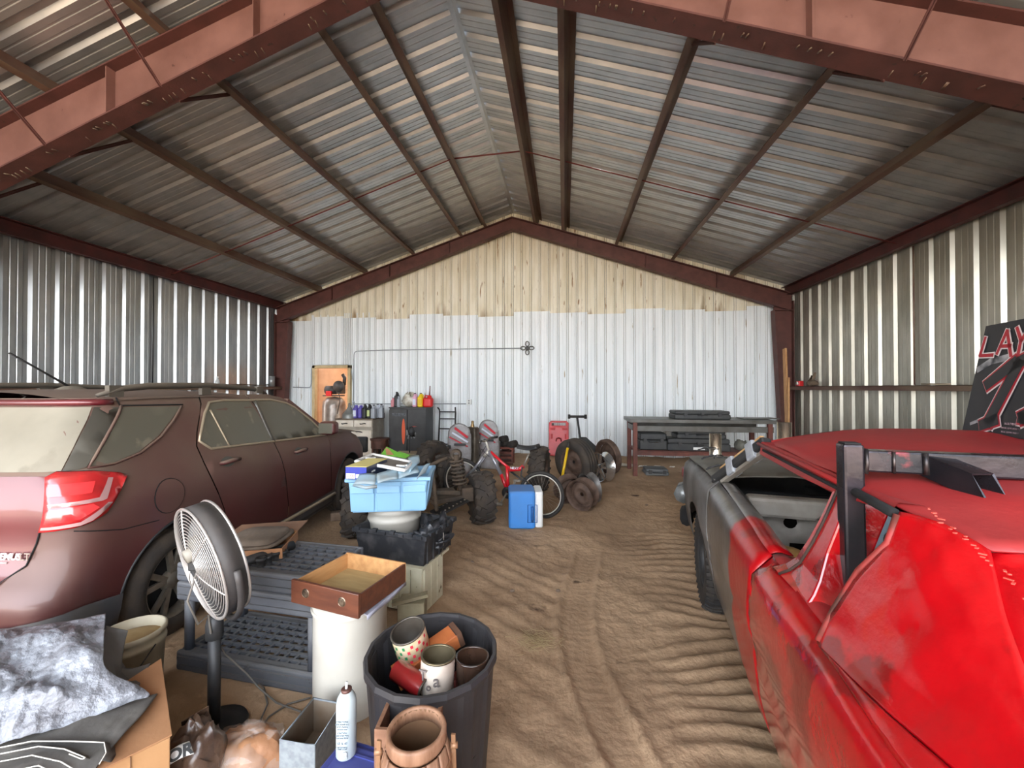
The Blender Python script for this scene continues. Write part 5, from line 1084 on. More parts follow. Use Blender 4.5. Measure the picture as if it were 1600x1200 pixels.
# ---- bicycle: everything laid in its own upright plane
A0 = P(846, 808); hubR = PY(846, 773, A0.y+.02); hubF = PD(723, 750, 5.35); hubR = PD(846, 773, 4.98)
BK = thing('bicycle', 'red and silver full-suspension mountain bike leaning by the cooler', 'bicycle', (hubR.x, hubR.y, 0))
_o = Vector((hubR.x, hubR.y, 0)); _n = Vector((-(hubF-hubR).y, (hubF-hubR).x, 0)).normalized(); _n = -_n if _n.y > 0 else _n; _d = (hubF-hubR); _d.z = 0; _d.normalize()
def bk(px, py, off=0.):
    d = ray(px, py); o = Vector((0, 0, EYE)); t = (hubR-o).dot(_n)/d.dot(_n); return o+d*t+_n*off-_o
m_bred = M('red bicycle paint', (190, 22, 34), .3, 0, coat=.6); m_bsil = M('silver grey bicycle paint', (140, 140, 144), .3, .5); m_brim = M('pale alloy rim', (196, 190, 178), .4, .4)
Rw = .286
def bwheel(px, py, name, R):
    c = bk(px, py); w_ = bpy.data.objects.new(name, None); COL.objects.link(w_); w_.parent = BK; w_.location = c
    q = Vector((0, 0, 1)).rotation_difference(_n)
    mb = MB(); mb.lathe([(R+.024*math.cos(a), .024*math.sin(a)) for a in np.linspace(0, 2*PI, 9)[:-1]], 44, ax=_n, close=True); mb.build('tyre', m_rubber_d, w_)
    mb = MB(); mb.lathe([(R-.020, -.010), (R-.020, .010), (R-.034, .008), (R-.034, -.008)], 44, ax=_n, close=True); mb.build('rim', m_brim, w_)
    mb = MB(); mb.cyl(_n*-.04, _n*.04, .02, n=10); mb.build('hub', m_dkplastic, w_)
    mb = MB()
    for k in range(28):
        a = 2*PI*k/28; v = _d*math.cos(a)+Vector((0, 0, 1))*math.sin(a); a2 = a+(.5 if k % 2 else -.5); v2 = _d*math.cos(a2)+Vector((0, 0, 1))*math.sin(a2); mb.tube([v2*.02+_n*(.03 if k % 4 < 2 else -.03), v*(R-.03)], .0016, 4)
    mb.build('spoke', m_alloy, w_, kind='stuff'); return w_
bwheel(846, 773, 'rear_wheel', Rw-.012); bwheel(723, 750, 'front_wheel', Rw-.012)
def bt_(name, pts, r, mt, off=0., n=8):
    mb = MB(); mb.tube([bk(p[0], p[1], off+(p[2] if len(p) > 2 else 0)) for p in pts], r, n); return mb.build(name, mt, BK)
bt_('down_tube', [(764, 704), (783, 741)], .026, m_bsil); bt_('down_tube', [(783, 741), (793, 768)], .024, m_bred)
bt_('top_tube', [(767, 706), (785, 723), (798, 733)], .019, m_bred); bt_('seat_tube', [(792, 728), (794, 768)], .022, m_bred); bt_('swing_tube', [(796, 734), (812, 733), (818, 728)], .026, m_bred)
bt_('seat_stay', [(818, 728), (816, 742), (846, 773)], .010, m_dkplastic, .05); bt_('chain_stay', [(796, 738), (812, 750), (846, 774)], .013, m_dkplastic, -.05); bt_('chain_stay', [(794, 768), (846, 774)], .010, m_dkplastic, .05)
bt_('fork', [(764, 704), (757, 713)], .022, m_brim); bt_('fork', [(757, 713, .05), (744, 731, .05), (723, 750, .05)], [.018, .018, .010], m_bsil); bt_('fork', [(757, 713, -.05), (744, 731, -.05), (723, 750, -.05)], [.018, .018, .010], m_bsil)
bt_('seat_post', [(818, 728), (826, 710)], .014, m_alloy)
p = bk(825, 706); mb = MB(); mb.add([], []); 
for u0, wd, dz in ((-.14, .025, .035), (-.06, .035, .015), (.03, .06, .01), (.10, .075, .02)): pass
mb.grid(lambda u, v: p+_d*(.14-.28*u)+_n*((.02+.07*u**1.5)*math.cos(PI*v))+Vector((0, 0, .025+(-.02+.03*u)*0+.03*(1-abs(2*v-1))*0+(.03*math.sin(PI*v))+.03*(u-.4)**2*3)), 10, 8); mb.build('saddle', m_dkplastic, BK, solid=.045)
bt_('stem', [(764, 704), (760, 692), (757, 689)], .016, m_brim)
hb = bk(758, 690); mb = MB(); mb.tube([hb+_n*.30+_d*-.06+Vector((0, 0, .03)), hb+_n*.14+Vector((0, 0, .03)), hb, hb-_n*.14+Vector((0, 0, .03)), hb-_n*.28+_d*-.05+Vector((0, 0, .03))], .012, 8); mb.build('handlebar', m_alloy, BK)
for s in (.30, -.28): mb = MB(); mb.cyl(hb+_n*s+_d*-.06+Vector((0, 0, .03)), hb+_n*(s*.62)+_d*-.02+Vector((0, 0, .03)), .017, n=8); mb.build('grip', m_rubber_d, BK)
c = bk(794, 769); mb = MB(); mb.lathe([(.02, 0), (.075, .003), (.075, .008), (.02, .010)], 24, o=c+_n*.03, ax=_n, close=True); mb.build('chainring', m_dkplastic, BK)
for s in (-1, 1): mb = MB(); e = c+_n*(s*.07)+Vector((0, 0, -s*.13))+_d*(s*.08); mb.bar(c+_n*(s*.06), e, .02, .02); mb.box(e+_n*(s*.05), (.09, .07, .02)); mb.build('crank', m_alloy, BK)
mb = MB(); mb.tube([bk(760, 697, .02), bk(752, 712, .06), bk(757, 700, .10), bk(768, 712, .08)], .004, 5); mb.build('brake_cable', m_dkplastic, BK)
text('frame_lettering', 'NEXT', .045, M('pale decal', (214, 214, 220), .5), BK, bk(805, 731, .032), (PI/2, 0, math.atan2(_n.y, _n.x)+PI/2), ext=.001)
# ---- blue cooler on its side
ca = P(795, 828); cb = P(849, 827.5); CW = (cb-ca).length; CL = thing('cooler', 'blue cooler with a white lid, lying on its side on the dirt', 'cooler', ((ca.x+cb.x)/2, (ca.y+cb.y)/2, 0), math.atan2(cb.y-ca.y, cb.x-ca.x))
m_cblue = M('blue cooler plastic', (38, 136, 222), .45, 0, (44, 128, 206), 3, dust=((120, 130, 140), .5)); m_cwh = M('cooler white', (226, 226, 222), .45)
mb = MB(); mb.rbox((-.045, .19, .215), (CW-.09, .36, .43), .035); mb.build('body', m_cblue, CL)
mb = MB(); mb.rbox((CW/2-.045, .19, .215), (.09, .34, .41), .03); mb.build('lid', m_cwh, CL)
mb = MB(); mb.tube([(.07, -.005, .10), (.07, -.02, .12), (.07, -.02, .24), (.07, -.005, .26)], .016, 6); mb.build('handle', M('dark blue plastic', (22, 84, 150), .5), CL)
mb = MB(); mb.tube([(.02, .004, .08), (.125, .004, .08), (.125, .004, .28), (.02, .004, .28)], .005, 5, closed=True); mb.build('handle_recess', MATS['dark blue plastic'], CL)
# ---- workbench
bl = PY(984, 655, 7.50); br = PY(1214, 657, 7.50); BL = br.x-bl.x; WB = thing('steel_workbench', 'long steel workbench with rusty red legs against the right of the back wall', 'workbench', (bl.x, 7.50, 0))
m_bst = M('grey steel bench', (98, 98, 94), .4, .4, (76, 72, 66), 4, .1, 30); m_brd = M('rusty red angle', (112, 62, 50), .65, .1, (80, 46, 38), 6, .2, 30); BH = bl.z
mb = MB(); mb.box((BL/2, .38, BH-.03), (BL, .80, .06)); mb.build('top', m_bst, WB, bevel=.004)
mb = MB(); mb.box((BL/2+.03, .06, BH-.17), (BL-.12, .06, .10)); mb.box((BL/2+.03, .70, BH-.17), (BL-.12, .06, .10)); mb.box((.10, .38, BH-.17), (.06, .60, .10)); mb.build('top_rail', m_bst, WB, bevel=.004)
for x in (.10, BL-.10):
    for y in (.04, .72): mb = MB(); mb.box((x, y, (BH-.06)/2), (.075, .075, BH-.06)); mb.build('leg', m_brd, WB, bevel=.004)
for y in (.06, .70): mb = MB(); mb.box((BL/2, y, .42), (BL-.20, .06, .07)); mb.build('lower_rail', m_brd, WB)
mb = MB(); mb.box((BL/2, .38, .46), (BL-.22, .62, .015)); mb.build('lower_shelf', m_brd, WB)
m_case = M('black case plastic', (36, 38, 40), .5, 0, (54, 54, 52), 5)
def case(label, px, w, d, h, z, y, name='tool_case', latch=2, lab=False, mt=None):
    p = PY(px, 660, y); t = thing(name, label, 'case', (p.x, y+d/2, z))
    mb = MB(); mb.rbox((0, 0, h*.30), (w, d, h*.58), .03); mb.build('base', mt or m_case, t); mb = MB(); mb.rbox((0, 0, h*.80), (w-.02, d-.02, h*.38), .03); mb.build('lid', mt or m_case, t)
    for k in range(latch): mb = MB(); mb.box((-w*.3+w*.6*k/max(1, latch-1), -d/2-.008, h*.58), (.06, .02, .07)); mb.build('latch', m_dkplastic, t)
    mb = MB(); mb.tube([(-.08, -d/2, h*.5), (-.07, -d/2-.03, h*.5), (.07, -d/2-.03, h*.5), (.08, -d/2, h*.5)], .010, 6); mb.build('handle', m_dkplastic, t)
    if lab: mb = MB(); mb.box((.0, -d/2-.004, h*.22), (w*.18, .008, h*.2)); mb.build('paper_label', m_cwh, t)
    return t
case('black ridged hard case lying on top of the workbench', 1098, .98, .45, .15, BH, 7.62, 'hard_case', 3)
t = case('black square crate at the left of the bench shelf', 1021, .50, .42, .31, .468, 7.62, 'plastic_crate', 2)
t = case('wide flat black case with white label on the bench shelf', 1092, 1.10, .45, .22, .468, 7.60, 'tool_case', 3, True)
t = case('second black case stacked on the labelled case', 1096, .86, .40, .14, .69, 7.62, 'tool_case', 2)
t = case('low grey case on the dirt under the bench', 1027, .42, .35, .12, .0, 7.60, 'low_case', 2, mt=M('grey case', (92, 94, 94), .6))
mb = MB(); mb.grid(blob(.12, .12, .10, 9), 14, 10); q = mb.build('rag_bundle', M('grey rag', (112, 110, 100), .8, 0, (80, 78, 70), 9)); q.location = (PY(1160, 690, 7.7).x, 7.75, .47); tag(q, 'greyish rag bundle at the right of the bench shelf', 'rag')
mb = MB(); mb.box((0, 0, .02), (.62, .3, .015)); q = mb.build('steel_plate', m_bst); q.location = (PY(1190, 655, 7.7).x, 7.85, BH-.005); q.rotation_euler.z = .05; tag(q, 'flat steel plate lying on the right end of the workbench', 'plate')
# ---- board leaning on the right column
a = PY(1232, 700, 8.55); b = PY(1226, 545, 9.05); b.z = PY(1226, 545, 9.05).z
mb = MB(); mb.bar(Vector((a.x, a.y, 0.01)), b, .10, .035, up=(1, 0, 0)); tag(mb.build('wooden_board', M('raw pine board', (196, 152, 102), .7, 0, (170, 122, 78), 6, .2, 30, stretch=(5, 5, .6))), 'raw pine board leaning against the right steel column', 'board')
mb = MB(); a2 = PY(1229, 700, 8.45); b2 = PY(1232, 590, 8.8); mb.bar(Vector((a2.x+.03, a2.y, 0.01)), b2, .04, .03, up=(1, 0, 0)); tag(mb.build('wooden_strip', MATS['raw pine board']), 'shorter pine strip leaning beside the long board', 'board')
# ---- bits on the wall girts
gz = 1.656
p = PX(1252, 598, WALL_R-.14); t = thing('tape_reel', 'small red box on the right wall girt', 'box', (WALL_R-.17, p.y, gz)); mb = MB(); mb.box((0, 0, .055), (.09, .12, .11)); mb.build('body', MATS['bright red plastic'], t, bevel=.01); mb = MB(); mb.cyl((-.055, 0, .06), (-.04, 0, .06), .035, n=14); mb.build('dial', m_cwh, t)
p = PX(1272, 598, WALL_R-.14); t = thing('dusty_clamp', 'dusty brown clamp tool sitting on the right wall girt', 'clamp', (WALL_R-.17, p.y, gz))
m_dustb = M('dusty brown iron', (122, 104, 86), .8, .1, (92, 76, 62), 9, .3, 30)
mb = MB(); mb.grid(blob(.06, .16, .06, 5), 14, 8); mb.build('body', m_dustb, t); mb = MB(); mb.tube([(0, .05, .08), (0, -.05, .16), (0, -.08, .26)], [.03, .025, .02], 8); mb.build('handle', m_dustb, t); mb = MB(); mb.tube([(0, .1, .1), (0, .02, .2), (0, -.05, .16)], .018, 6); mb.build('jaw', m_dustb, t)
a = PX(1440, 598, WALL_R-.19); b = PX(1482, 607, WALL_R-.24); mb = MB(); mb.cyl((a.x, a.y, 1.672), (b.x+.02, b.y, 1.668), .010, n=6); tag(mb.build('loose_stick', M('weathered stick', (150, 134, 112), .8)), 'thin weathered stick lying on the right wall girt', 'stick')
p = PX(338, 598, WALL_L+.14); t = thing('glass_bottle', 'small clear glass bottle on the left wall girt', 'bottle', (WALL_L+.17, p.y, gz)); mb = MB(); mb.lathe([(.001, 0), (.045, .002), (.048, .02), (.048, .11), (.02, .15), (.018, .19)], 16); mb.build('glass', M('clear glass', (210, 216, 214), .1, 0, alpha=.55), t); mb = MB(); mb.cyl((0, 0, .185), (0, 0, .205), .022, n=12); mb.build('cap', m_cwh, t)
p = PX(425, 600, WALL_L+.14); t = thing('tin_can', 'grey tin can at the far end of the left wall girt', 'can', (WALL_L+.17, 9.2, gz)); mb = MB(); mb.lathe([(.001, 0), (.07, 0), (.07, .26), (.064, .26), (.064, .02), (.001, .02)], 20); mb.build('body', M('galvanised can', (150, 152, 152), .4, .6), t); mb = MB(); mb.lathe([(.074, .24), (.074, .26), (.07, .26)], 20); mb.build('rim', MATS['galvanised can'], t)
a = PX(386, 598, WALL_L+.12); mb = MB(); mb.tube([(WALL_L+.12, 7.6, 1.675), (WALL_L+.14, 8.3, 1.70), (WALL_L+.13, 8.9, 1.68), (WALL_L+.15, 9.1, 1.70)], .014, 6); tag(mb.build('iron_rod', m_dustb), 'dusty iron rod resting on the left wall girt', 'rod')
# dark cable hanging on the left wall
yc = PX(239, 500, WALL_L+.03).y; mb = MB(); mb.tube([(WALL_L+.03, yc, 3.68), (WALL_L+.03, yc+.01, 2.6), (WALL_L+.03, yc, 1.66)], .012, 6); tag(mb.build('hanging_cable', m_dkplastic), 'black cable hanging down the left metal wall', 'cable')
yc = PX(1428, 500, WALL_R-.03).y; mb = MB(); mb.tube([(WALL_R-.03, yc, 3.68), (WALL_R-.03, yc, 1.66)], .010, 6); tag(mb.build('hanging_cable', m_purlin), 'thin brown rod running down the right metal wall', 'rod')
# ---- litter on the dirt
m_pap = M('pale paper', (206, 200, 186), .8)
for i, (px, py, w, d, rz, lb) in enumerate(((976, 728, .42, .28, .2, 'large pale paper scrap on the dirt left of the workbench'), (1004, 730, .16, .12, .9, 'small pale scrap between the workbench legs'), (1026, 730, .14, .07, .3, 'pale torn scrap under the workbench'), (961, 716, .10, .06, .1, 'tiny white scrap by the back wall'), (1050, 731, .12, .05, .5, 'narrow pale scrap near the derby car nose'))):
    p = P(px, py); mb = MB(); mb.grid(lambda u, v: Vector(((u-.5)*w, (v-.5)*d, .010+.012*math.sin(u*7+v*5))), 5, 4, False); o = mb.build('paper_scrap', m_pap, None, solid=.003); o.location = (p.x, p.y, .012); o.rotation_euler.z = rz; tag(o, lb, 'scrap')
p = P(527, 812); t = tag((lambda mb: mb.box((0, 0, .05), (.15, .12, .10), rz=.5))(MB()).build('concrete_chunk', M('dusty chunk', (132, 112, 96), .9, 0, (104, 86, 70), 9, .5, 20), bevel=.012), 'dusty broken block on the dirt by the SUV', 'block'); t.location = (p.x, p.y, 0)
for i, (px, py, s) in enumerate(((930, 690+60, .03), (872, 925, .02), (935, 900, .015), (800, 925, .02), (1010, 790, .02), (738, 880, .02))):
    p = P(px, py); mb = MB(); mb.grid(blob(s, s*.8, s*.5, i), 8, 6); o = mb.build('pebble', MATS['dusty chunk']); o.location = (p.x, p.y, .0); tag(o, ('pebble beside the cooler and rims', 'pebble in the tyre tread ruts left of the derby car', 'pebble in the middle of the aisle', 'tiny pebble in front of the dry grass tuft', 'dark pebble between the rims and the derby car', 'pebble right of the black crate stand')[i]+', small and brown', 'pebble', 'pebbles on the dirt')
# straw tuft
p = P(838, 1005); mb = MB(); random.seed(5)
for i in range(140):
    a = random.gauss(0, .07), random.gauss(0, .05); an = random.random()*PI; l = random.uniform(.02, .05); mb.bar((a[0]-math.cos(an)*l, a[1]-math.sin(an)*l, .012+random.random()*.012), (a[0]+math.cos(an)*l, a[1]+math.sin(an)*l, .012+random.random()*.016), .0014, .0012)
o = mb.build('dry_grass', M('dry straw', (164, 144, 104), .9)); o.location = (p.x, p.y, 0); tag(o, 'tuft of dry grass on the dirt in the aisle', 'grass', kind='stuff')
# ---- items behind the tote: grey box, tan jug, white tub, spray bottle
def gbox(name, label, cat, px, py, w, d, h, mt, rz=0, z=0, **k):
    p = P(px, py, z); t = thing(name, label, cat, (p.x, p.y+d/2, z), rz); mb = MB(); mb.box((0, 0, h/2), (w, d, h)); mb.build('body', mt, t, bevel=.008); return t
t = gbox('grey_toolbox', 'low grey box with a dusty tan top, in front of the steel cabinet', 'box', 637, 742, .55, .35, .36, M('grey box paint', (128, 128, 122), .6, 0, (100, 98, 92), 5), .1); mb = MB(); mb.box((0, 0, .375), (.57, .37, .03)); mb.build('lid', M('tan dusty lid', (146, 132, 110), .8), t)
mb = MB(); mb.tube([(-.02, -.05, .39), (-.03, -.02, .6), (0, 0, .78)], .012, 6); mb.lathe([(.001, 0), (.05, .02), (.07, .10), (.04, .17), (.001, .19)], 12, o=(0, 0, .70)); mb.build('upright_tool', m_dkplastic, t)
p = P(668, 742); t = thing('open_carton', 'tan open carton of odds and ends left of the knobby tyre', 'carton', (p.x, p.y+.1, .0)); mb = MB(); mb.box((0, 0, .14), (.38, .26, .28), taper=.9); mb.box((-.1, 0, .33), (.02, .2, .12)); mb.build('body', M('tan carton', (186, 156, 112), .8), t)
jug('spray_bottle', 'white spray bottle with a blue neck in the tan carton', (p.x-.1, p.y+.02, .27), .08, .07, .24, m_whj, 'bottle', capm=M('blue cap', (60, 70, 160), .4), rz=.4)
jug('tan_jug', 'tan yellow jug beside the spray bottle', (p.x+.10, p.y+.1, .27), .16, .12, .20, M('tan yellow plastic', (206, 160, 84), .5))
p = P(691, 738); t = thing('white_tub', 'small white tub at the foot of the hand truck', 'tub', (p.x, p.y+.3, .0)); mb = MB(); mb.lathe([(.001, .2), (.11, .2), (.13, .42), (.135, .42), (.135, .44), (.001, .44)], 20); mb.lathe([(.1, 0), (.1, .2)], 12); mb.build('body', m_cwh, t); mb = MB(); mb.lathe([(.138, .41), (.138, .43)], 20); mb.build('lid_rim', m_whj, t)
p = P(532, 745); t = thing('swivel_stool', 'small black swivel seat by the SUV nose', 'seat', (p.x+.12, p.y+.5, 0)); mb = MB(); mb.rbox((0, 0, .52), (.28, .10, .30), .04); mb.build('backrest', m_dkplastic, t, bevel=.01); mb = MB(); mb.cyl((0, 0, 0), (0, 0, .38), .025, n=8); mb.lathe([(.16, 0), (.16, .03), (.001, .05)], 14); mb.build('stand', m_dkplastic, t)
# ================================================================ clutter in the foreground, left of the aisle
def openbox(mb, w, d, h, t=.01, taper=1.0, z0=0.):
    """hollow box with wall thickness, centred in plan, floor at z0"""
    def ring(a, b, z): return [(-a/2, -b/2, z), (a/2, -b/2, z), (a/2, b/2, z), (-a/2, b/2, z)]
    o0 = ring(w*taper, d*taper, z0); o1 = ring(w, d, z0+h); i1 = ring(w-2*t, d-2*t, z0+h); i0 = ring(w*taper-2*t, d*taper-2*t, z0+t)
    vs = o0+o1+i1+i0; f = [(3, 2, 1, 0), (12, 13, 14, 15)]
    for k in range(4):
        n = (k+1) % 4; f += [(k, n, 4+n, 4+k), (4+k, 4+n, 8+n, 8+k), (8+k, 8+n, 12+n, 12+k)]
    return mb.add(vs, f)
def rect_from(FL, FR, BR):
    """centre, width, depth and heading of a box whose front-left, front-right and back-right top corners are given"""
    ax = FR-FL; w = ax.length; a = math.atan2(ax.y, ax.x); n = Vector((-math.sin(a), math.cos(a), 0)); d = max(.05, (BR-FR).dot(n)); c = (FL+FR)/2+n*d/2; return c, w, d, a
# ---- grey plastic shelving unit
m_shp = M('grey shelf plastic', (74, 78, 88), .5, 0, (62, 66, 74), 5, .08, 40, dust=((128, 124, 116), .55))
sA = P(285, 1049, .0); sB = P(480, 1086, .0); ax = sB-sA; SWd = ax.length; sang = math.atan2(ax.y, ax.x); SD = .44
SH = thing('shelving_unit', 'grey plastic two-tier shelving unit beside the fan', 'shelf', (sA.x, sA.y, 0), sang)
def tier(z0, h, nm):
    mb = MB(); T = .03
    openbox_c = MB()
    mb.box((SWd/2, T/2, z0+h/2), (SWd+.10, T, h)); mb.box((SWd/2, SD-T/2, z0+h/2), (SWd+.10, T, h)); mb.box((-.035, SD/2, z0+h/2), (T, SD-2*T, h)); mb.box((SWd+.035, SD/2, z0+h/2), (T, SD-2*T, h)); o = mb.build(nm, m_shp, SH, bevel=.012)
    g = MB(); nx, ny = 13, 7
    x0, x1, y0, y1 = -.02, SWd+.02, T, SD-T
    for j in range(ny+1): y = y0+(y1-y0)*j/ny; g.box(((x0+x1)/2, y, z0+h-.012), (x1-x0, .016 if 0 < j < ny else .05, .018))
    for j in range(ny):
        for i in range(nx+1):
            x = x0+(x1-x0)*(i+(.25 if j % 2 else -.0))/nx
            if x < x1: g.box((x, y0+(y1-y0)*(j+.5)/ny, z0+h-.012), (.016, (y1-y0)/ny, .016))
    g.build('shelf_grid', m_shp, o, kind='stuff')
    rb = MB()                                             # moulded ridges on the front face
    for k, zz in enumerate((.30, .72) if h < .16 else (.18, .40, .66, .88)):
        z = z0+h*zz
        for (a, b) in ((-.03, .16), (.20, SWd*.52), (SWd*.56, SWd+.02)):
            rb.bar((a, -.004, z), (b, -.004, z), .012, .016, up=(0, 0, 1)); rb.bar((b, -.004, z), (b+.025, -.004, z+.022), .012, .012, up=(0, 0, 1))
    rb.build('moulded_ridge', m_shp, o, kind='stuff'); return o
tier(.0, .11, 'lower_shelf'); tier(.40, .105, 'middle_shelf'); tier(.51, .105, 'upper_shelf')
for x in (.0, SWd):
    for y in (.04, SD-.04): mb = MB(); mb.cyl((x, y, .10), (x, y, .41), .025, n=12); mb.build('leg', m_shp, SH)
# things on it
def sloc(x, y, z): c, s = math.cos(sang), math.sin(sang); return (sA.x+x*c-y*s, sA.y+x*s+y*c, z)
p = P(396, 862, .625); t = thing('cardboard_tray', 'shallow cardboard tray on the back of the grey shelving unit', 'tray', (p.x-.02, p.y+.02, .617), .35)
m_card = M('brown cardboard', (164, 118, 80), .85, 0, (146, 102, 68), 4, .15, 30); m_cardd = M('dusty dark cardboard', (120, 88, 64), .85, 0, (98, 72, 54), 4, .2, 30)
mb = MB(); openbox(mb, .42, .30, .06, .006); mb.build('tray', m_card, t); mb = MB(); mb.add([(-.21, .15, .06), (.21, .15, .06), (.24, .27, .085), (-.16, .25, .09)], [(0, 1, 2, 3)]); mb.build('flap', m_cardd, t, solid=.004)
q = thing('clay_disc', 'dusty brown round disc lying on the cardboard tray', 'disc', (p.x, p.y+.04, .680), .2); mb = MB(); mb.lathe([(.001, 0), (.135, 0), (.145, .012), (.14, .035), (.115, .045), (.001, .05)], 30, sq=5); mb.build('disc', M('dusty brown clay', (112, 98, 84), .9, 0, (90, 78, 66), 6, .3, 40), q)
mb = MB(); mb.lathe([(.145, .0), (.165, .004), (.165, .014), (.145, .018)], 30, close=True, sq=5); mb.build('rim', M('dusty brown clay', (112, 98, 84)), q)
a = P(372, 882, .64); b = P(458, 852, .64); mb = MB(); mb.cyl((a.x, a.y, .642), (b.x, b.y, .642), .026, n=14); tag(mb.build('black_pipe', m_dkplastic), 'black plastic pipe lying across the shelving unit', 'pipe')
for i, (px, py, r, h) in enumerate(((408, 881, .028, .05), (419, 876, .024, .045), (431, 869, .026, .04), (443, 866, .022, .035))):
    p = P(px, py+3, .62); mb = MB(); mb.lathe([(r*.8, 0), (r*.8, h*.6), (r, h*.6), (r, h), (r*.75, h), (r*.7, .003)], 16); o = mb.build('pipe_fitting', m_dkplastic); o.location = (p.x, p.y, .618); o.rotation_euler = (0, 0, 0)
    tag(o, ('open black pipe fitting nearest the fan', 'black fitting second from the fan', 'black fitting third from the fan', 'small black fitting farthest from the fan')[i], 'fitting', 'pipe fittings on the shelving unit')
# ---- pedestal fan
fc = PD(330, 873, 1.85); cth, sth = math.cos(YAW), math.sin(YAW)
def c2w(x, z, up=0): return Vector((x*cth-z*sth, x*sth+z*cth, up))
ax = c2w(-.56, -.82, -.20).normalized(); fb = Vector((fc.x, fc.y, 0))+c2w(-.012, .04)
FN = thing('pedestal_fan', 'tilted black pedestal fan with a chrome wire guard', 'fan', (fb.x, fb.y, 0)); m_wire = M('dusty chrome wire', (196, 190, 184), .3, .6); m_fblk = M('dusty black fan shroud', (38, 38, 42), .5, .1, (64, 60, 58), 7, .1, 40, dust=((96, 90, 84), .5))
hc = fc-fb; RF_ = .262
e1 = ax.cross(Vector((0, 0, 1))).normalized(); e2 = e1.cross(ax)
def ringpts(r, off, n=40): return [hc+ax*off+(e1*math.cos(2*PI*i/n)+e2*math.sin(2*PI*i/n))*r for i in range(n)]
mb = MB(); mb.lathe([(RF_-.006, -.038), (RF_+.002, -.042), (RF_+.004, .042), (RF_-.004, .045)], 44, o=hc, ax=ax, close=True); mb.build('shroud', m_fblk, FN)
def guard(sgn, nm):
    g = MB()
    for k in range(15): r = .055+(RF_-.06)*k/14; off = sgn*(.044+.032*(1-(r/RF_)**2)); g.tube(ringpts(r, off, 36), .0022, 4, closed=True)
    for k in range(6):
        a = 2*PI*k/6+.3; v = e1*math.cos(a)+e2*math.sin(a); g.tube([hc+v*r+ax*(sgn*(.046+.032*(1-(r/RF_)**2))) for r in np.linspace(.05, RF_, 7)], .0034, 5)
    g.tube(ringpts(RF_+.002, sgn*.045, 44), .006, 6, closed=True); return g.build(nm, m_wire, FN)
guard(1, 'rear_guard'); guard(-1, 'front_guard')
for k in range(4):
    a0 = k*PI/2
    mb = MB(); mb.grid(lambda u, v: hc+(e1*math.cos(a0+1.1*v)+e2*math.sin(a0+1.1*v))*(.05+(RF_-.075)*u)+ax*(.02-.05*v), 5, 5); mb.build('blade', M('grey fan blade', (150, 148, 148), .4, .4), FN, solid=.003)
mb = MB(); mb.lathe([(.001, 0), (.034, .003), (.036, .05), (.030, .062), (.001, .065)], 20, o=hc+ax*.07+Vector((.0, 0, .10))-ax*.05, ax=ax); mb.build('motor_cap', M('dusty cream plastic', (140, 134, 122), .6), FN)
mb = MB(); mb.cyl(hc+ax*.065, hc-ax*.03, .055, n=18); mb.build('motor', m_fblk, FN)
cb_ = hc+ax*.06+Vector((.012, 0, .02)); mb = MB(); mb.box(cb_, (.06, .05, .07), rz=YAW); mb.build('control_box', m_dkplastic, FN, bevel=.008); mb = MB(); mb.cyl(cb_+Vector((0, 0, .05)), cb_+ax*.05+Vector((0, 0, .045)), .03, n=12); mb.build('speed_knob', MATS['dusty cream plastic'], FN)
mb = MB(); mb.tube([hc+(e1*math.cos(a)+e2*math.sin(a))*(RF_+.025)+ax*.0 for a in np.linspace(-PI*1.02, .05, 20)], .014, 8); mb.build('yoke', m_fblk, FN)
mb = MB(); mb.cyl((0, 0, .44), (0, 0, hc.z-RF_-.02), .014, n=12); mb.build('inner_pole', m_wire, FN); mb = MB(); mb.cyl((0, 0, .02), (0, 0, .46), .026, n=14); mb.build('outer_pole', m_dkplastic, FN)
mb = MB(); mb.lathe([(.027, .43), (.036, .435), (.036, .50), (.030, .53), (.016, .54)], 16); mb.build('height_collar', m_dkplastic, FN)
mb = MB(); mb.lathe([(.001, .03), (.05, .03), (.135, .012), (.14, 0), (.001, 0)], 30); mb.build('base', m_dkplastic, FN)
mb = MB(); w0 = hc+ax*.15; pts = [cb_+Vector((0, 0, -.03)), hc+ax*.09+Vector((0, 0, -.14)), hc+ax*.05+Vector((0, 0, -.27)), Vector((.0, -.035, .56)), Vector((.02, -.04, .48))]+[P(*q)-fb for q in ((333, 992, .42), (352, 1022, .30), (385, 1052, .16), (405, 1075, .06), (432, 1098, .02), (470, 1112, .02))]
mb.tube(pts, .0045, 6); mb.build('power_cord', M('dusty cord', (104, 98, 90), .7), FN)
# loose cords on the dirt
for i, pts in enumerate((((395, 1058), (412, 1075), (418, 1100), (405, 1130), (392, 1150)), ((405, 1140), (420, 1120), (450, 1100), (485, 1090)))):
    mb = MB(); c = [P(x, y, .012) for x, y in pts]; out = []
    for a, b in zip(c, c[1:]): out += [a.lerp(b, k/4) for k in range(4)]
    mb.tube(out+[c[-1]], .0045, 6); tag(mb.build('fallen_cable', M('dusty cord', (104, 98, 90))), ('dusty cord curling on the dirt below the shelving unit', 'second dusty cord running towards the galvanised box')[i], 'cord')
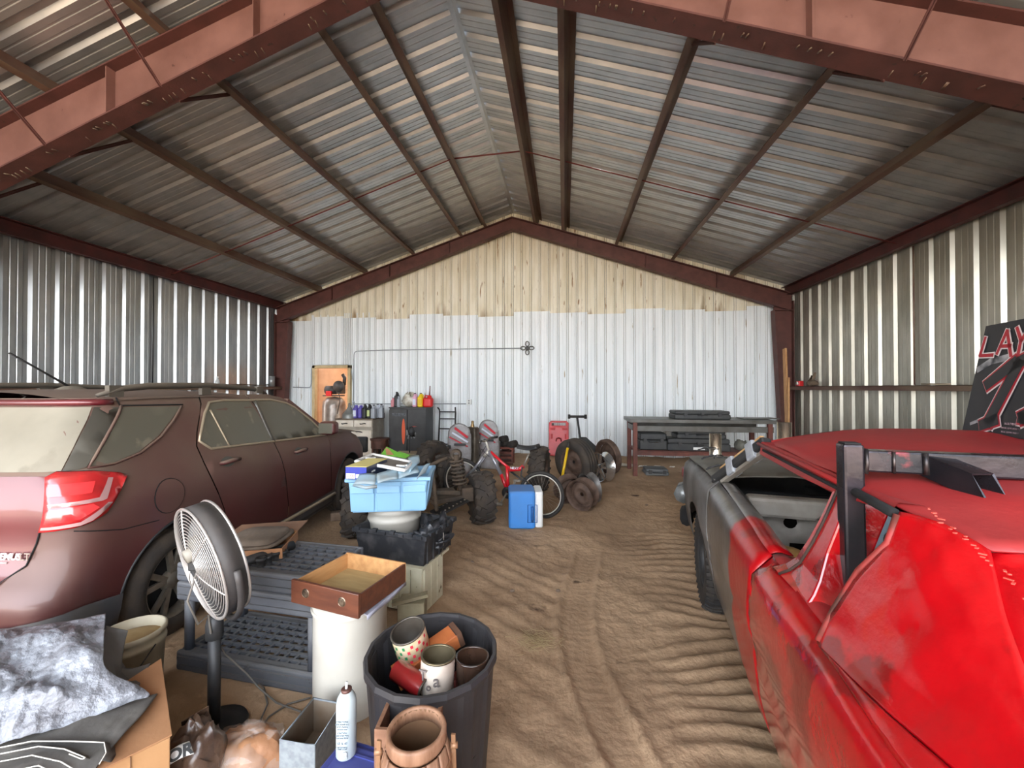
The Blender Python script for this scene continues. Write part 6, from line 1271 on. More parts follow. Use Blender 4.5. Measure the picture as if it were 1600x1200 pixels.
# ---- white drum with a wooden drawer on top
pc = P(549, 1030, .0); dc = c2w(-.835, 2.07)
DR = thing('white_drum', 'tall white plastic drum standing under the wooden drawer', 'drum', (dc.x, dc.y, 0)); m_wpl = M('scuffed white plastic', (184, 179, 168), .45, 0, (170, 163, 150), 3, .05, 30, spots=((120, 104, 84), 16, .72))
mb = MB(); mb.lathe([(.001, 0), (.165, 0), (.176, .015), (.178, .10), (.178, .50), (.182, .51), (.182, .53), (.172, .545), (.001, .55)], 40); mb.build('body', m_wpl, DR)
mb = MB(); mb.lathe([(.184, .505), (.188, .515), (.184, .525)], 40); mb.build('lid_ring', m_wpl, DR)
c4 = [P(574, 962, .556), P(634, 909, .556), P(560, 880, .556), P(500, 925, .556)]; mb = MB(); mb.add([tuple(v) for v in c4], [(0, 1, 2, 3)]); mb.grid(lambda u, v: c4[0].lerp(c4[1], u)+Vector((0, 0, .004*math.sin(u*9)-.02*v)), 8, 1)
tag(mb.build('plastic_sheet', M('milky grey sheet', (168, 168, 178), .4, 0, (140, 138, 150), 9, .3, 20), solid=.006), 'milky grey plastic sheet between the drawer and the white drum', 'sheet')
FL, FR_, BR_ = P(455, 904, .68), P(560, 928, .68), P(636, 879, .68); c, w_, d_, a_ = rect_from(FL, FR_, BR_); d_ = .37
c = (FL+FR_)/2+Vector((-math.sin(a_), math.cos(a_), 0))*d_/2
DW = thing('drawer_tray', 'open brown wooden drawer with two ring pulls, on the white drum', 'drawer', (c.x, c.y, .564), a_)
m_wd1 = M('dark varnished wood', (98, 56, 38), .4, 0, (76, 42, 30), 5, .1, 40, stretch=(1, 5, 5), coat=.2); m_wd2 = M('pale drawer wood', (196, 148, 96), .6, 0, (172, 124, 76), 4, .15, 30, stretch=(6, 1, 6)); m_wd3 = M('old plywood', (168, 146, 100), .7, 0, (146, 124, 84), 4, .1, 30, stretch=(1, 5, 1))
hh = .112
mb = MB(); mb.box((0, -d_/2+.008, hh/2), (w_, .018, hh)); mb.build('drawer_front', m_wd1, DW, bevel=.003)
for s, nm in ((-1, 'side_board'), (1, 'side_board')): mb = MB(); mb.box((s*(w_/2-.012), .004, hh/2-.004), (.012, d_-.02, hh-.012)); mb.build(nm, m_wd2 if s < 0 else m_wd1, DW, bevel=.002)
mb = MB(); mb.box((0, d_/2-.006, hh/2-.002), (w_-.014, .012, hh-.008)); mb.build('back_board', m_wd2, DW, bevel=.002)
mb = MB(); mb.box((0, 0, .014), (w_-.03, d_-.02, .008)); mb.build('drawer_bottom', m_wd3, DW)
mb = MB(); mb.box((-.02, .02, .020), (w_*.5, d_*.5, .006)); mb.box((-.05, -.10, .021), (w_*.42, .008, .004)); mb.box((.10, -.05, .021), (.006, d_*.5, .004)); mb.build('loose_panel', m_wd3, DW)
for x in (-w_*.27, w_*.27):
    mb = MB(); mb.lathe([(.001, .004), (.012, .006), (.020, .003), (.024, 0)], 20, o=(x, -d_/2, hh*.55), ax=(0, -1, 0)); k_ = mb.build('ring_pull', M('pewter pull', (150, 132, 112), .35, .8, (90, 76, 64), 30), DW)
    mb = MB(); mb.lathe([(.016, -.002), (.019, 0), (.016, .002)], 20, o=(x, -d_/2-.006, hh*.55), ax=(0, -1, 0), close=True); mb.build('pull_ring', MATS['pewter pull'], k_)
# ---- cream stand with a black crate
FL, FR_, BR_ = P(554, 823, .57), P(665, 838, .57), P(723, 809, .57); c, w_, d_, a_ = rect_from(FL, FR_, BR_)
st_ = thing('cream_stand', 'flaking cream plank stand holding up the black crate', 'stand', (c.x+.06, c.y-.02, 0), a_); m_crm = M('flaking cream boards', (206, 200, 172), .7, 0, (180, 172, 142), 5, .2, 30, spots=((112, 96, 72), 10, .66)); hS = .338
for k in range(4): mb = MB(); mb.box((.16-.095*k, -d_/2+.03, hS/2), (.088, .022, hS-.02)); mb.build('plank', m_crm, st_, bevel=.003)
for k in range(3): mb = MB(); mb.box((.21, -d_/2+.08+.09*k, hS/2), (.022, .085, hS-.02)); mb.build('plank', m_crm, st_, bevel=.003)
mb = MB(); mb.box((0, -.02, hS-.01), (.44, d_-.04, .02)); mb.build('top_board', m_crm, st_); mb = MB(); mb.box((-.05, 0, hS/2), (.30, d_*.6, hS-.03)); mb.build('inner_core', M('dusty inner wood', (110, 100, 82), .9), st_)
p = P(640, 1000, 0); t = thing('cream_block', 'dirty cream wooden block in front of the plank stand', 'block', (p.x, p.y+.05, 0), .2); mb = MB(); mb.box((0, 0, .12), (.17, .14, .24)); mb.build('block', M('dirty cream wood', (168, 160, 130), .8, 0, (132, 120, 92), 7, .2, 30), t, bevel=.006); mb = MB(); mb.bar((-.12, -.06, .245), (.10, -.02, .275), .05, .02); mb.build('loose_slat', MATS['dirty cream wood'], t)
CRt = thing('black_crate', 'scuffed black plastic crate with toothed rim on the cream stand', 'crate', (c.x, c.y, .342), a_); m_crt = M('scuffed black crate', (40, 41, 44), .6, 0, (72, 70, 70), 9, .15, 40, lo=.5, hi=.7)
mb = MB(); openbox(mb, w_, d_, .228, .012, .90); mb.build('body', m_crt, CRt, bevel=.004)
mb = MB(); openbox(mb, w_+.03, d_+.03, .035, .018, 1.0, .195); 
mb = MB(); T_ = .02
for s in (-1, 1): mb.box((0, s*(d_/2+.004), .212), (w_+.03, T_, .034)); mb.box((s*(w_/2+.004), 0, .212), (T_, d_+.03, .034))
mb.build('rim', m_crt, CRt, bevel=.004)
for k in range(8): mb = MB(); mb.box((-w_/2+.04+(w_-.08)*k/7, -d_/2-.012, .228-.012*(k % 2)), (.04, .030, .024)); mb.build('rim_tooth', m_crt, CRt, bevel=.003)
for k in range(5): mb = MB(); mb.box((w_/2+.012, -d_/2+.05+(d_-.1)*k/4, .228-.012*(k % 2)), (.030, .04, .024)); mb.build('rim_tooth', m_crt, CRt, bevel=.003)
for k in range(5): mb = MB(); mb.box((w_/2*.955, -d_/2+.05+(d_-.1)*k/4, .10), (.012, .012, .17)); mb.build('side_rib', m_crt, CRt)
mb = MB(); mb.tube([(w_/2+.02, -d_/2+.22, .225), (w_/2+.025, -d_/2+.22, .10), (w_/2+.005, -d_/2+.22, .0)], .003, 5); mb.build('wire_tie', m_alloy, CRt)
pb = PD(617, 817, 3.27); BU = thing('white_bucket', 'squat white bucket with ringed lid, wedged between crate and blue tote', 'bucket', (pb.x, pb.y, .356)); BU.scale = (1.07, 1.07, 1)

mb = MB(); mb.lathe([(.001, 0), (.17, 0), (.178, .01), (.192, .20), (.198, .205), (.198, .225), (.192, .23), (.195, .27), (.202, .275), (.202, .305), (.195, .318), (.001, .322)], 40); mb.build('body', m_wpl, BU)
mb = MB(); mb.tube([(-.2, 0, .25), (-.215, -.05, .16), (-.17, -.12, .08)], .004, 6); mb.build('bail_handle', m_alloy, BU)
q = P(676, 822, .56); mb = MB(); mb.grid(blob(.13, .11, .10, 12, amp=.7), 26, 16); o = mb.build('black_plastic', M('crumpled black plastic', (48, 48, 50), .35, 0, (30, 30, 32), 9, .5, 30)); o.location = (q.x, q.y+.02, .38); tag(o, 'crumpled black plastic heaped in the right of the black crate', 'plastic')
# ---- pale blue tote and its load
FL, FR_, BR_ = P(541, 748, .945), P(671, 745, .945), P(700, 732, .945); c, w_, d_, a_ = rect_from(FL, FR_, BR_); d_ = .44; c = (FL+FR_)/2+Vector((-math.sin(a_), math.cos(a_), 0))*d_/2; zb = .682
TT = thing('blue_tote', 'pale blue plastic tote balanced on the squat white bucket', 'tote', (c.x, c.y, zb), a_); m_tot = M('pale blue tote plastic', (124, 170, 202), .5, 0, (116, 162, 194), 3, dust=((150, 166, 178), .4)); H_ = .262
mb = MB(); openbox(mb, w_*.97, d_*.97, H_, .008, .90); mb.build('body', m_tot, TT, bevel=.012)
for s in (-1, 1): 
    mb = MB(); mb.box((0, s*d_/2*.985, H_-.012), (w_+.02, .03, .03)); mb.build('rim', m_tot, TT, bevel=.006); mb = MB(); mb.box((s*w_/2*.985, 0, H_-.012), (.03, d_, .03)); mb.build('rim', m_tot, TT, bevel=.006)
for k in range(3):
    x = (-1+k)*w_*.315; mb = MB()
    mb.add([(x-w_*.14, -d_/2*.885, .01), (x+w_*.14, -d_/2*.885, .01), (x+w_*.15, -d_/2*.985, H_-.03), (x-w_*.15, -d_/2*.985, H_-.03)], [(0, 1, 2, 3)]); mb.build('raised_panel', m_tot, TT, solid=.014, bevel=.004)
    mb = MB(); mb.box((x, -d_/2*.985-.002, H_-.085), (w_*.28, .02, .055)); mb.build('collar_panel', m_tot, TT, bevel=.005)
for k in range(2): y = (-.5+k)*d_*.42; mb = MB(); mb.add([(w_/2*.885, y-.08, .01), (w_/2*.885, y+.08, .01), (w_/2*.985, y+.085, H_-.03), (w_/2*.985, y-.085, H_-.03)], [(0, 1, 2, 3)]); mb.build('raised_panel', m_tot, TT, solid=.014, bevel=.004)
zt = zb+H_
m_lid = M('bleached blue lid', (140, 184, 208), .5, 0, (132, 140, 140), 4, dust=((150, 150, 142), .4))
LD = thing('broken_lid', 'cracked pale blue tote lid bent over the front of the tote', 'lid', (0, 0, 0))
for quad in (((553, 757, -.01), (586, 757, -.01), (589, 741, .03), (562, 741, .03)), ((590, 755, -.005), (622, 748, .005), (620, 734, .035), (588, 741, .03)), ((623, 748, .0), (655, 738, .02), (650, 722, .05), (620, 732, .04)), ((640, 738, .03), (656, 722, .06), (655, 712, .075), (638, 713, .055)), ((650, 750, -.005), (664, 739, .01), (672, 724, .06), (663, 728, .05))):
    mb = MB(); q = [P(x, y, zt+.022+dz) for x, y, dz in quad]; mb.grid(lambda u, v: (q[0].lerp(q[1], u)).lerp(q[3].lerp(q[2], u), v)+Vector((0, 0, .006*math.sin(u*PI))), 6, 4); o = mb.build('lid_piece', m_lid, LD, solid=.008)
mb = MB(); q = [P(x, y, zt+.01+dz) for x, y, dz in ((553, 758, -.01), (572, 762, -.012), (589, 760, -.01))]; mb.tube(q, .012, 8); mb.build('lid_edge', m_lid, LD)
q = [P(556, 721, 1.035), P(632, 735, 1.01), P(646, 723, 1.01), P(583, 710, 1.035)]
FRM = thing('window_frame_tray', 'white rounded frame with a dusty grey panel on top of the tote', 'frame', (0, 0, 0)); m_wfr = M('white frame plastic', (226, 226, 224), .4, 0, (206, 202, 196), 5)
mb = MB(); mb.tube([a.lerp(b, k/5) for a, b in zip(q, q[1:]+q[:1]) for k in range(5)], .014, 8, closed=True); mb.build('outer_frame', m_wfr, FRM)
mb = MB(); mb.add([tuple(v-Vector((0, 0, .006))) for v in q], [(0, 1, 2, 3)]); mb.build('grey_panel', M('dusty grey panel', (118, 110, 100), .7, 0, (98, 90, 82), 5, .1, 30), FRM, solid=.008)
for (u, v) in ((.12, .5), (.86, .35)):
    c_ = (q[0].lerp(q[1], u)).lerp(q[3].lerp(q[2], u), v); mb = MB(); mb.bar(c_+Vector((-.035, 0, .006)), c_+Vector((.035, -.008, .006)), .014, .01); mb.bar(c_+Vector((.02, 0, .006)), c_+Vector((.045, .012, .006)), .014, .01); mb.build('clip', m_wfr, FRM)
A = P(540, 748, zt+.012); B = P(573, 749, zt+.012); dv = (B-A).normalized(); nv = Vector((-dv.y, dv.x, 0)); L_ = (B-A).length
BX = thing('blue_carton', 'blue and white printed carton with a yellow top edge on the tote', 'carton', (A.x, A.y, zt+.008), math.atan2(dv.y, dv.x)+.0)
m_bluec = M('royal blue print', (34, 48, 142), .4); m_navy = M('navy print', (22, 26, 58), .4); hb_ = .092
mb = MB(); mb.box((L_/2, .17, hb_/2), (L_, .34, hb_)); o = mb.build('body', m_navy, BX); mb = MB(); mb.box((L_/2, -.002, hb_/2), (L_-.002, .004, hb_-.004)); mb.build('front_print', m_bluec, BX); mb = MB(); mb.box((L_/2, .17, hb_+.001), (L_, .34, .004)); mb.build('top_print', M('yellow tan print', (204, 190, 120), .6), BX)
mb = MB(); mb.box((L_*.25, -.0045, hb_*.28), (L_*.42, .003, hb_*.42)); mb.box((L_*.72, -.0045, hb_*.28), (L_*.44, .003, hb_*.30)); mb.build('white_patch', m_cwh, BX)
text('carton_lettering', '5000', .032, M('red print', (196, 56, 66)), BX, (L_*.25, -.0065, hb_*.28), (PI/2, 0, 0), ext=.0005); text('carton_lettering', 'VVVV', .018, m_blkj, BX, (L_*.25, -.0065, hb_*.09), (PI/2, 0, 0), ext=.0005); text('carton_lettering', 'series', .026, m_cwh, BX, (L_+.002, .10, hb_*.5), (PI/2, 0, PI/2), ext=.0005)
m_grn = M('bright green card', (108, 170, 60), .5, 0, (96, 156, 52), 4)
for i, (quad, lb) in enumerate(((((594, 712, 1.03), (617, 713, 1.03), (628, 710, 1.04), (604, 698, 1.08)), 'green and tan folded card sticking up behind the white frame'), (((612, 712, 1.03), (634, 716, 1.02), (641, 711, 1.035), (624, 706, 1.05)), 'flat green card lying beside the folded green card'))):
    q = [P(*v) for v in quad]; t = thing('green_card', lb, 'card', (0, 0, 0)); mb = MB(); mb.add([tuple(v) for v in q], [(0, 1, 2, 3)]); mb.build('card', m_grn, t, solid=.005)
    if i == 0: mb = MB(); mb.add([tuple((q[a].lerp(q[b], f))+Vector((0, -.004, .004))) for a, b, f in ((0, 2, .30), (1, 3, .10), (1, 3, .75), (0, 3, .8))], [(0, 1, 2, 3)]); mb.build('tan_print', m_card, t, solid=.002)
# ---- black bin with its contents
bc = c2w(-.312, 1.56); BN = thing('black_bin', 'big fluted black plastic bin full of odd containers', 'bin', (bc.x, bc.y, 0)); m_bin = M('dull black bin plastic', (30, 29, 33), .45, 0, (42, 40, 41), 6, .1, 30, dust=((96, 92, 90), .28)); nb = 72
def binr(z): return .195+.045*z/.60
vs = []; lv = [0, .02, .2, .4, .52, .57]
for z in lv:
    for k in range(nb): a = 2*PI*k/nb; r = binr(z)+(.004 if (k//3) % 2 else -.002); vs.append((r*math.cos(a), r*math.sin(a), z))
mb = MB(); mb.add(vs, [(i*nb+k, i*nb+(k+1) % nb, (i+1)*nb+(k+1) % nb, (i+1)*nb+k) for i in range(len(lv)-1) for k in range(nb)]+[tuple(range(nb))[::-1]]); mb.build('body', m_bin, BN, solid=.006)
mb = MB(); mb.lathe([(.238, .565), (.252, .57), (.256, .585), (.252, .603), (.240, .603), (.238, .59)], 18, close=True); mb.build('rim', m_bin, BN, smooth=False)
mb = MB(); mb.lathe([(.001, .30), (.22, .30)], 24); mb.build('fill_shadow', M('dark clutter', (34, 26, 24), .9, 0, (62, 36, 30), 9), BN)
def can(name, label, c, axv, r, h, mo, mi_, cat='can', ribs=False):
    axv = Vector(axv).normalized(); c = Vector(c); t = thing(name, label, cat, tuple(c-axv*h)); o0 = Vector((0, 0, 0)); n = 30
    pr = [(r, 0)]+([(r-(.002 if k % 2 else 0), .01+(h-.02)*k/22) for k in range(23)] if ribs else [])+[(r, h)]
    mb = MB(); mb.lathe([(.001, 0)]+pr, n, ax=axv); mb.build('body', mo, t); mb = MB(); mb.lathe([(r-.003, h), (r-.004, .01), (.001, .008)], n, ax=axv); mb.build('inside', mi_, t)
    mb = MB(); mb.lathe([(r-.005, h-.002), (r+.002, h-.003), (r+.002, h+.003), (r-.005, h+.003)], n, ax=axv, close=True); mb.build('rim', mi_, t); return t
m_tini = M('dark tin inside', (96, 90, 82), .4, .5, (70, 60, 50), 8)
FC = can('checked_can', 'tin with red and green checked fabric print, leaning in the bin', P(637, 985, .635), (-.15, -.25, .9), .068, .15, M('calico print', (222, 200, 166), .8, 0, (206, 182, 140), 30), m_tini)
axv = Vector((-.15, -.25, .9)).normalized(); q_ = Vector((0, 0, 1)).rotation_difference(axv)
for r_ in range(4):
    for k in range(12):
        if (k+r_) % 2: continue
        a = -PI*.95+k*PI*.9/12+.2; mt = M('green check', (40, 120, 70), .8) if k < 6 else M('red check', (206, 40, 60), .8); z = .055+.022*r_
        mb = MB(); mb.grid(lambda u, v: q_ @ Vector((.0695*math.cos(a+.15*u), .0695*math.sin(a+.15*u), z+.014*v)), 3, 1); mb.build('check_patch', mt, FC)
CN2 = can('white_tin', 'large ribbed white tin with worn lettering, upright in the bin', P(685, 1023, .625), (.04, .06, 1), .063, .18, M('worn white tin', (214, 200, 184), .5, .1, (186, 164, 146), 7, .1, 40), M('tin inside', (134, 122, 96), .35, .7, (104, 92, 68), 10), ribs=True)
for k, (ch, sz, dx, dz) in enumerate((('T', .055, -.028, .10), ('a', .06, .022, .085), ('o', .035, -.006, .065))): text('tin_lettering', ch, sz, M('grey lettering', (112, 102, 98), .6), CN2, Vector((.03, -.065, 0))*0+Vector((dx, -.063+abs(dx)*.25, dz+.045)), (PI/2, 0, dx*8), ext=.002)
can('brown_jar', 'dark brown glazed jar with thick lip at the right of the bin', P(738, 1026, .60), (.0, .05, 1), .062, .16, M('brown glaze', (44, 32, 26), .15, 0, (66, 46, 34), 6, coat=.8), M('brown glaze', (44, 32, 26)), 'jar')
RC_ = can('red_tin', 'red tin lying at the front of the bin', P(664, 1076, .54), (.9, -.35, -.15), .036, .14, M('red tin paint', (150, 26, 34), .35, 0, (120, 30, 26), 9, coat=.5), m_tini)
A = P(618, 1052, .50); B = P(712, 985, .585); d = (B-A); t = thing('cedar_box', 'orange brown wooden box lying slanted across the bin', 'box', tuple(A)); m_ced = M('orange cedar', (190, 112, 62), .5, 0, (164, 88, 48), 5, .1, 30, stretch=(1, 1, 6))
mb = MB(); mb.bar((0, 0, -.02), d+Vector((0, 0, -.02)), .085, .06); mb.build('board', m_ced, t, bevel=.003); mb = MB(); mb.bar(d*.98+Vector((0, 0, -.02)), d*1.06+Vector((0, 0, -.02)), .088, .062); mb.build('end_block', M('dark cedar end', (92, 64, 48), .6), t)
mb = MB(); mb.bar(d*.93+Vector((0, 0, .012)), d*.945+Vector((0, 0, .012)), .086, .003); mb.build('groove', m_inner, t)
p = P(718, 1062, .50); mb = MB(); mb.box((0, 0, 0), (.07, .05, .04), rz=.5); o = mb.build('brick_chip', M('brick red', (138, 66, 56), .8), bevel=.004); o.location = p; tag(o, 'small brick red lump between the white tin and the jar', 'brick')
# ---- dark blue lidded tote in front with keg, box and spray can
A = P(538, 1146, .40); dv = c2w(.958, -.285).normalized(); nv = c2w(-.285, -.958).normalized(); BT2 = thing('blue_lidded_tote', 'dark blue lidded tote under the wooden keg', 'tote', (A.x, A.y, 0), math.atan2(dv.y, dv.x))
m_nblue = M('dark blue lid plastic', (34, 46, 120), .4, 0, (30, 40, 106), 4, dust=((96, 96, 130), .4))
mb = MB(); mb.box((.23, -.20, .175), (.42, .36, .35), taper=.92); mb.build('body', m_nblue, BT2, bevel=.02); mb = MB(); mb.rbox((.23, -.20, .365), (.47, .41, .05), .03); mb.rbox((.23, -.20, .393), (.40, .34, .014), .03); lidt = mb.build('lid', m_nblue, BT2)
for k in range(3): mb = MB(); mb.box((.23, -.06-.10*k, .401), (.38, .008, .006)); mb.build('lid_ridge', m_nblue, lidt)
for k in range(2): mb = MB(); mb.box((.23, -.012-.013*k, .389), (.44, .006, .008)); mb.build('lid_ridge', m_nblue, lidt)
p = P(541, 1178, .402); SC_ = thing('spray_can', 'white aerosol can with a pin nozzle on the dark blue tote', 'spray can', (p.x, p.y, .404)); m_aer = M('white aerosol paint', (176, 186, 186), .35, 0, (164, 174, 176), 8)
mb = MB(); mb.lathe([(.001, 0), (.030, 0), (.032, .004), (.032, .165), (.029, .185), (.018, .205), (.014, .208)], 28); mb.build('body', m_aer, SC_); mb = MB(); mb.lathe([(.016, .205), (.017, .214), (.013, .217), (.001, .214)], 20); mb.build('valve_cup', M('brown valve', (92, 62, 54), .4, .4), SC_); mb = MB(); mb.cyl((0, 0, .212), (0, 0, .236), .0045, n=10); mb.build('nozzle', m_cwh, SC_)
m_ink = M('grey small print', (96, 110, 120), .6)
for k, (s_, z) in enumerate((('DIRECTIONS', .130), ('apply evenly and', .122), ('let dry before', .114), ('second coat', .106), ('CAUTION', .094), ('keep away from', .086), ('heat and flame', .078), ('10 A 47', .060), ('net contents', .048), ('made in usa', .042))): text('can_lettering', s_, .0068 if k != 7 else .011, m_ink, SC_, (.004, -.0325, z), (PI/2, 0, .12), ext=.0004)
mb = MB(); mb.box((.013, -.0305, .022), (.014, .003, .022)); mb.build('code_patch', M('code grey', (120, 124, 124), .6, 0, (180, 184, 184), 400), SC_)
# wooden box
FL, FR_ = P(586, 1137, .56), P(682, 1140, .56); ax = FR_-FL; a_ = math.atan2(ax.y, ax.x); w_ = ax.length; c = (FL+FR_)/2+Vector((-math.sin(a_), math.cos(a_), 0))*.05
WB2 = thing('pine_box', 'small open pine box behind the wooden keg', 'box', (c.x, c.y, .415), a_); m_pin = M('weathered pine', (144, 104, 78), .7, 0, (118, 82, 60), 5, .2, 30, stretch=(1, 5, 5))
for s in (-1, 1): mb = MB(); mb.box((0, s*.052, .073), (w_, .012, .146)); mb.build('side_board', m_pin, WB2, bevel=.002); mb = MB(); mb.box((s*(w_/2-.007), 0, .073), (.014, .092, .146)); mb.build('end_board', m_pin, WB2, bevel=.002)
mb = MB(); mb.box((0, 0, .008), (w_-.03, .09, .012)); mb.build('bottom_board', m_pin, WB2)
# keg
kc = P(651, 1136, .67); KG = thing('wooden_keg', 'small open wooden keg with bail handle on the dark blue tote', 'keg', (kc.x, kc.y, .404)); KG.scale = (1, 1, 1.06)
m_keg = M('turned keg wood', (150, 112, 86), .6, 0, (122, 86, 62), 6, .2, 40, stretch=(5, 5, 1)); m_kegi = M('keg inside wood', (118, 86, 58), .7, 0, (92, 66, 44), 5)
nS = 14
for k in range(nS):
    a0 = 2*PI*k/nS; mb = MB(); mb.lathe([(.083, 0), (.094, .06), (.098, .11), (.094, .17), (.082, .212)], 4, a0=a0+.004, a1=a0+2*PI/nS-.004); mb.build('stave', m_keg, KG, solid=.006)
mb = MB(); mb.lathe([(.069, .215), (.080, .215), (.083, .222), (.083, .245), (.080, .250), (.072, .250), (.069, .246)], 36, close=True); mb.build('top_hoop', m_keg, KG)
mb = MB(); mb.lathe([(.069, .246), (.074, .12), (.070, .02), (.001, .015)], 30); mb.build('inside', m_kegi, KG)
for z, r in ((.045, .094), (.17, .097)): mb = MB(); mb.lathe([(r-.002, z-.006), (r+.0015, z-.006), (r+.0015, z+.006), (r-.002, z+.006)], 36, close=True); mb.build('hoop', M('dull brass hoop', (150, 112, 82), .5, .4), KG)
kd = c2w(1, .1).normalized()
for s in (-1, 1): 
    mb = MB(); b_ = kd*(s*.102)+Vector((0, 0, .195)); mb.cyl(b_-kd*s*.008, b_+kd*s*.012, .008, n=10); mb.bar(b_+Vector((0, 0, .03)), b_+Vector((0, 0, -.16))+kd*s*.006, .012, .006, up=(0, 1, 0)); mb.build('handle_strap', MATS['dull brass hoop'], KG)
# ---- galvanised box
q = [P(437, 1156, .22), P(492, 1164, .22), P(534, 1098, .22), P(490, 1090, .22)]; c = sum(q, Vector())/4; ax = (q[1]-q[0]+q[2]-q[3])/2; a_ = math.atan2(ax.y, ax.x); w_ = ax.length; n_ = (q[3]-q[0]+q[2]-q[1])/2; d_ = n_.length
GB = thing('galvanised_box', 'long open galvanised steel box beside the white aerosol can', 'box', (c.x, c.y, 0)); m_gb = M('spangled zinc', (158, 166, 170), .45, .35, (136, 144, 150), 40, .05, 60, detail=2); m_gbi = M('rusty zinc inside', (120, 108, 94), .6, .2, (104, 80, 56), 6, .1, 30)
o3 = Vector((c.x, c.y, .22)); qq = [v-o3 for v in q]; bt_q = [Vector((v.x, v.y, 0)) for v in qq]; tp_q = [Vector((v.x, v.y, .22)) for v in qq]
for i in range(4): mb = MB(); j = (i+1) % 4; mb.add([bt_q[i], bt_q[j], tp_q[j], tp_q[i]], [(0, 1, 2, 3)]); mb.build('side_plate', m_gb, GB, solid=.003); mb = MB(); s_ = .975; mb.add([bt_q[i]*s_+Vector((0, 0, .07)), bt_q[j]*s_+Vector((0, 0, .07)), Vector((tp_q[j].x*s_, tp_q[j].y*s_, .214)), Vector((tp_q[i].x*s_, tp_q[i].y*s_, .214))], [(3, 2, 1, 0)]); mb.build('inner_face', m_gbi, GB)
mb = MB(); mb.add([v*.97+Vector((0, 0, .075)) for v in bt_q], [(0, 1, 2, 3)]); mb.build('bottom_plate', m_gbi, GB)
mb = MB(); mb.tube([v for v in tp_q], .0028, 6, closed=True); mb.build('folded_rim', m_gb, GB)
# ---- cream bucket, tarps, carton, bags at the lower left
bp = P(205, 984, .36); BK2 = thing('cream_bucket', 'dirty cream bucket with a wire handle beside the tarp heap', 'bucket', (bp.x, bp.y, 0)); m_cbk = M('dirty cream plastic', (186, 176, 152), .6, 0, (150, 134, 106), 4, .1, 30)
mb = MB(); mb.lathe([(.001, 0), (.118, 0), (.124, .01), (.136, .28), (.143, .285), (.143, .30), (.137, .305), (.138, .33), (.145, .335), (.145, .355), (.139, .36), (.132, .358), (.128, .30), (.115, .24)], 36); mb.build('body', m_cbk, BK2)
mb = MB(); mb.lathe([(.001, .335), (.07, .33), (.125, .31), (.130, .30)], 24); mb.build('dried_filling', M('dried sandy fill', (166, 140, 96), .9, 0, (136, 110, 72), 8, .4, 20), BK2)
mb = MB(); mb.tube([(.148, 0, .30), (.13, -.09, .20), (.03, -.15, .17), (-.08, -.14, .19)], .003, 6); mb.build('bail_handle', m_dkplastic, BK2)
cA, cB = P(266, 1152, .40), P(250, 1041, .40); dv = (cB-cA); L_ = dv.length; a_ = math.atan2(dv.y, dv.x)-PI/2; t = thing('cardboard_carton', 'tan cardboard carton under the tarp heap', 'carton', (cA.x, cA.y, 0), a_)
m_tan = M('tan carton board', (168, 126, 84), .8, 0, (154, 112, 72), 4, .08, 40, spots=((150, 96, 66), 5, .68))
mb = MB(); mb.box((-.25, L_/2, .20), (.50, L_, .40)); mb.build('body', m_tan, t, bevel=.003)
mb = MB(); mb.add([(.004, .0, .405), (-.26, -.02, .408), (-.30, L_*.55, .43), (.004, L_*1.02, .425)], [(0, 1, 2, 3)]); mb.build('flap', m_card, t, solid=.005)
mb = MB(); mb.box((-.10, -.002, .33), (.002, .004, .14)); mb.build('seam', m_cardd, t)
def patch(rows, amp, fr, seed, nu=60, nv=60, fold=0.):
    R_ = [[P(*c_) for c_ in r] for r in rows]
    def cr(a, b, c_, d_, t): return .5*((2*b)+(c_-a)*t+(2*a-5*b+4*c_-d_)*t*t+(3*b-a-3*c_+d_)*t**3)
    def ev(L_, t):
        n = len(L_)-1; q = min(t*n, n-1e-6); i = int(q); f = q-i; g = lambda k: L_[max(0, min(n, k))]; return cr(g(i-1), g(i), g(i+1), g(i+2), f)
    def f(u, v):
        p = ev([ev(r, v) for r in R_], u); e = min(1, 8*min(u, 1-u, v, 1-v))
        n = noise.noise(Vector((p.x*fr+seed, p.y*fr*1.7, u*2)))+.6*abs(noise.noise(Vector((p.x*fr*2.6+p.y*9, p.y*fr*1.2+seed, 0))))+.35*abs(noise.noise(Vector((p.x*fr*6, p.y*fr*5+seed, 1))))
        return p+Vector((0, 0, amp*n*(.3+.7*e)))
    return f
TP = thing('silver_tarp', 'crumpled silver tarp spread over the carton, grey underside showing', 'tarp', (0, 0, 0)); m_sil = M('silver tarp', (134, 137, 143), .42, .15, (114, 114, 118), 7, 1.0, 22, bdist=.02); m_drk = M('dark grey tarp', (92, 88, 82), .7, 0, (78, 74, 70), 6, .3, 30); m_hem = M('white hem', (214, 208, 196), .7)
mb = MB(); mb.grid(patch([[(-160, 1010, .60), (-40, 992, .62), (60, 978, .63), (165, 962, .62)], [(-160, 1050, .60), (-40, 1040, .61), (70, 1025, .61), (162, 1012, .60)], [(-160, 1090, .56), (-40, 1085, .57), (80, 1075, .56), (168, 1050, .54)], [(-160, 1150, .50), (-40, 1130, .51), (100, 1105, .50), (228, 1080, .46)], [(-160, 1215, .45), (-40, 1175, .46), (80, 1142, .45), (232, 1090, .44)]], .040, 6, 3, 80, 80), 80, 80); mb.build('silver_sheet', m_sil, TP, solid=.003)
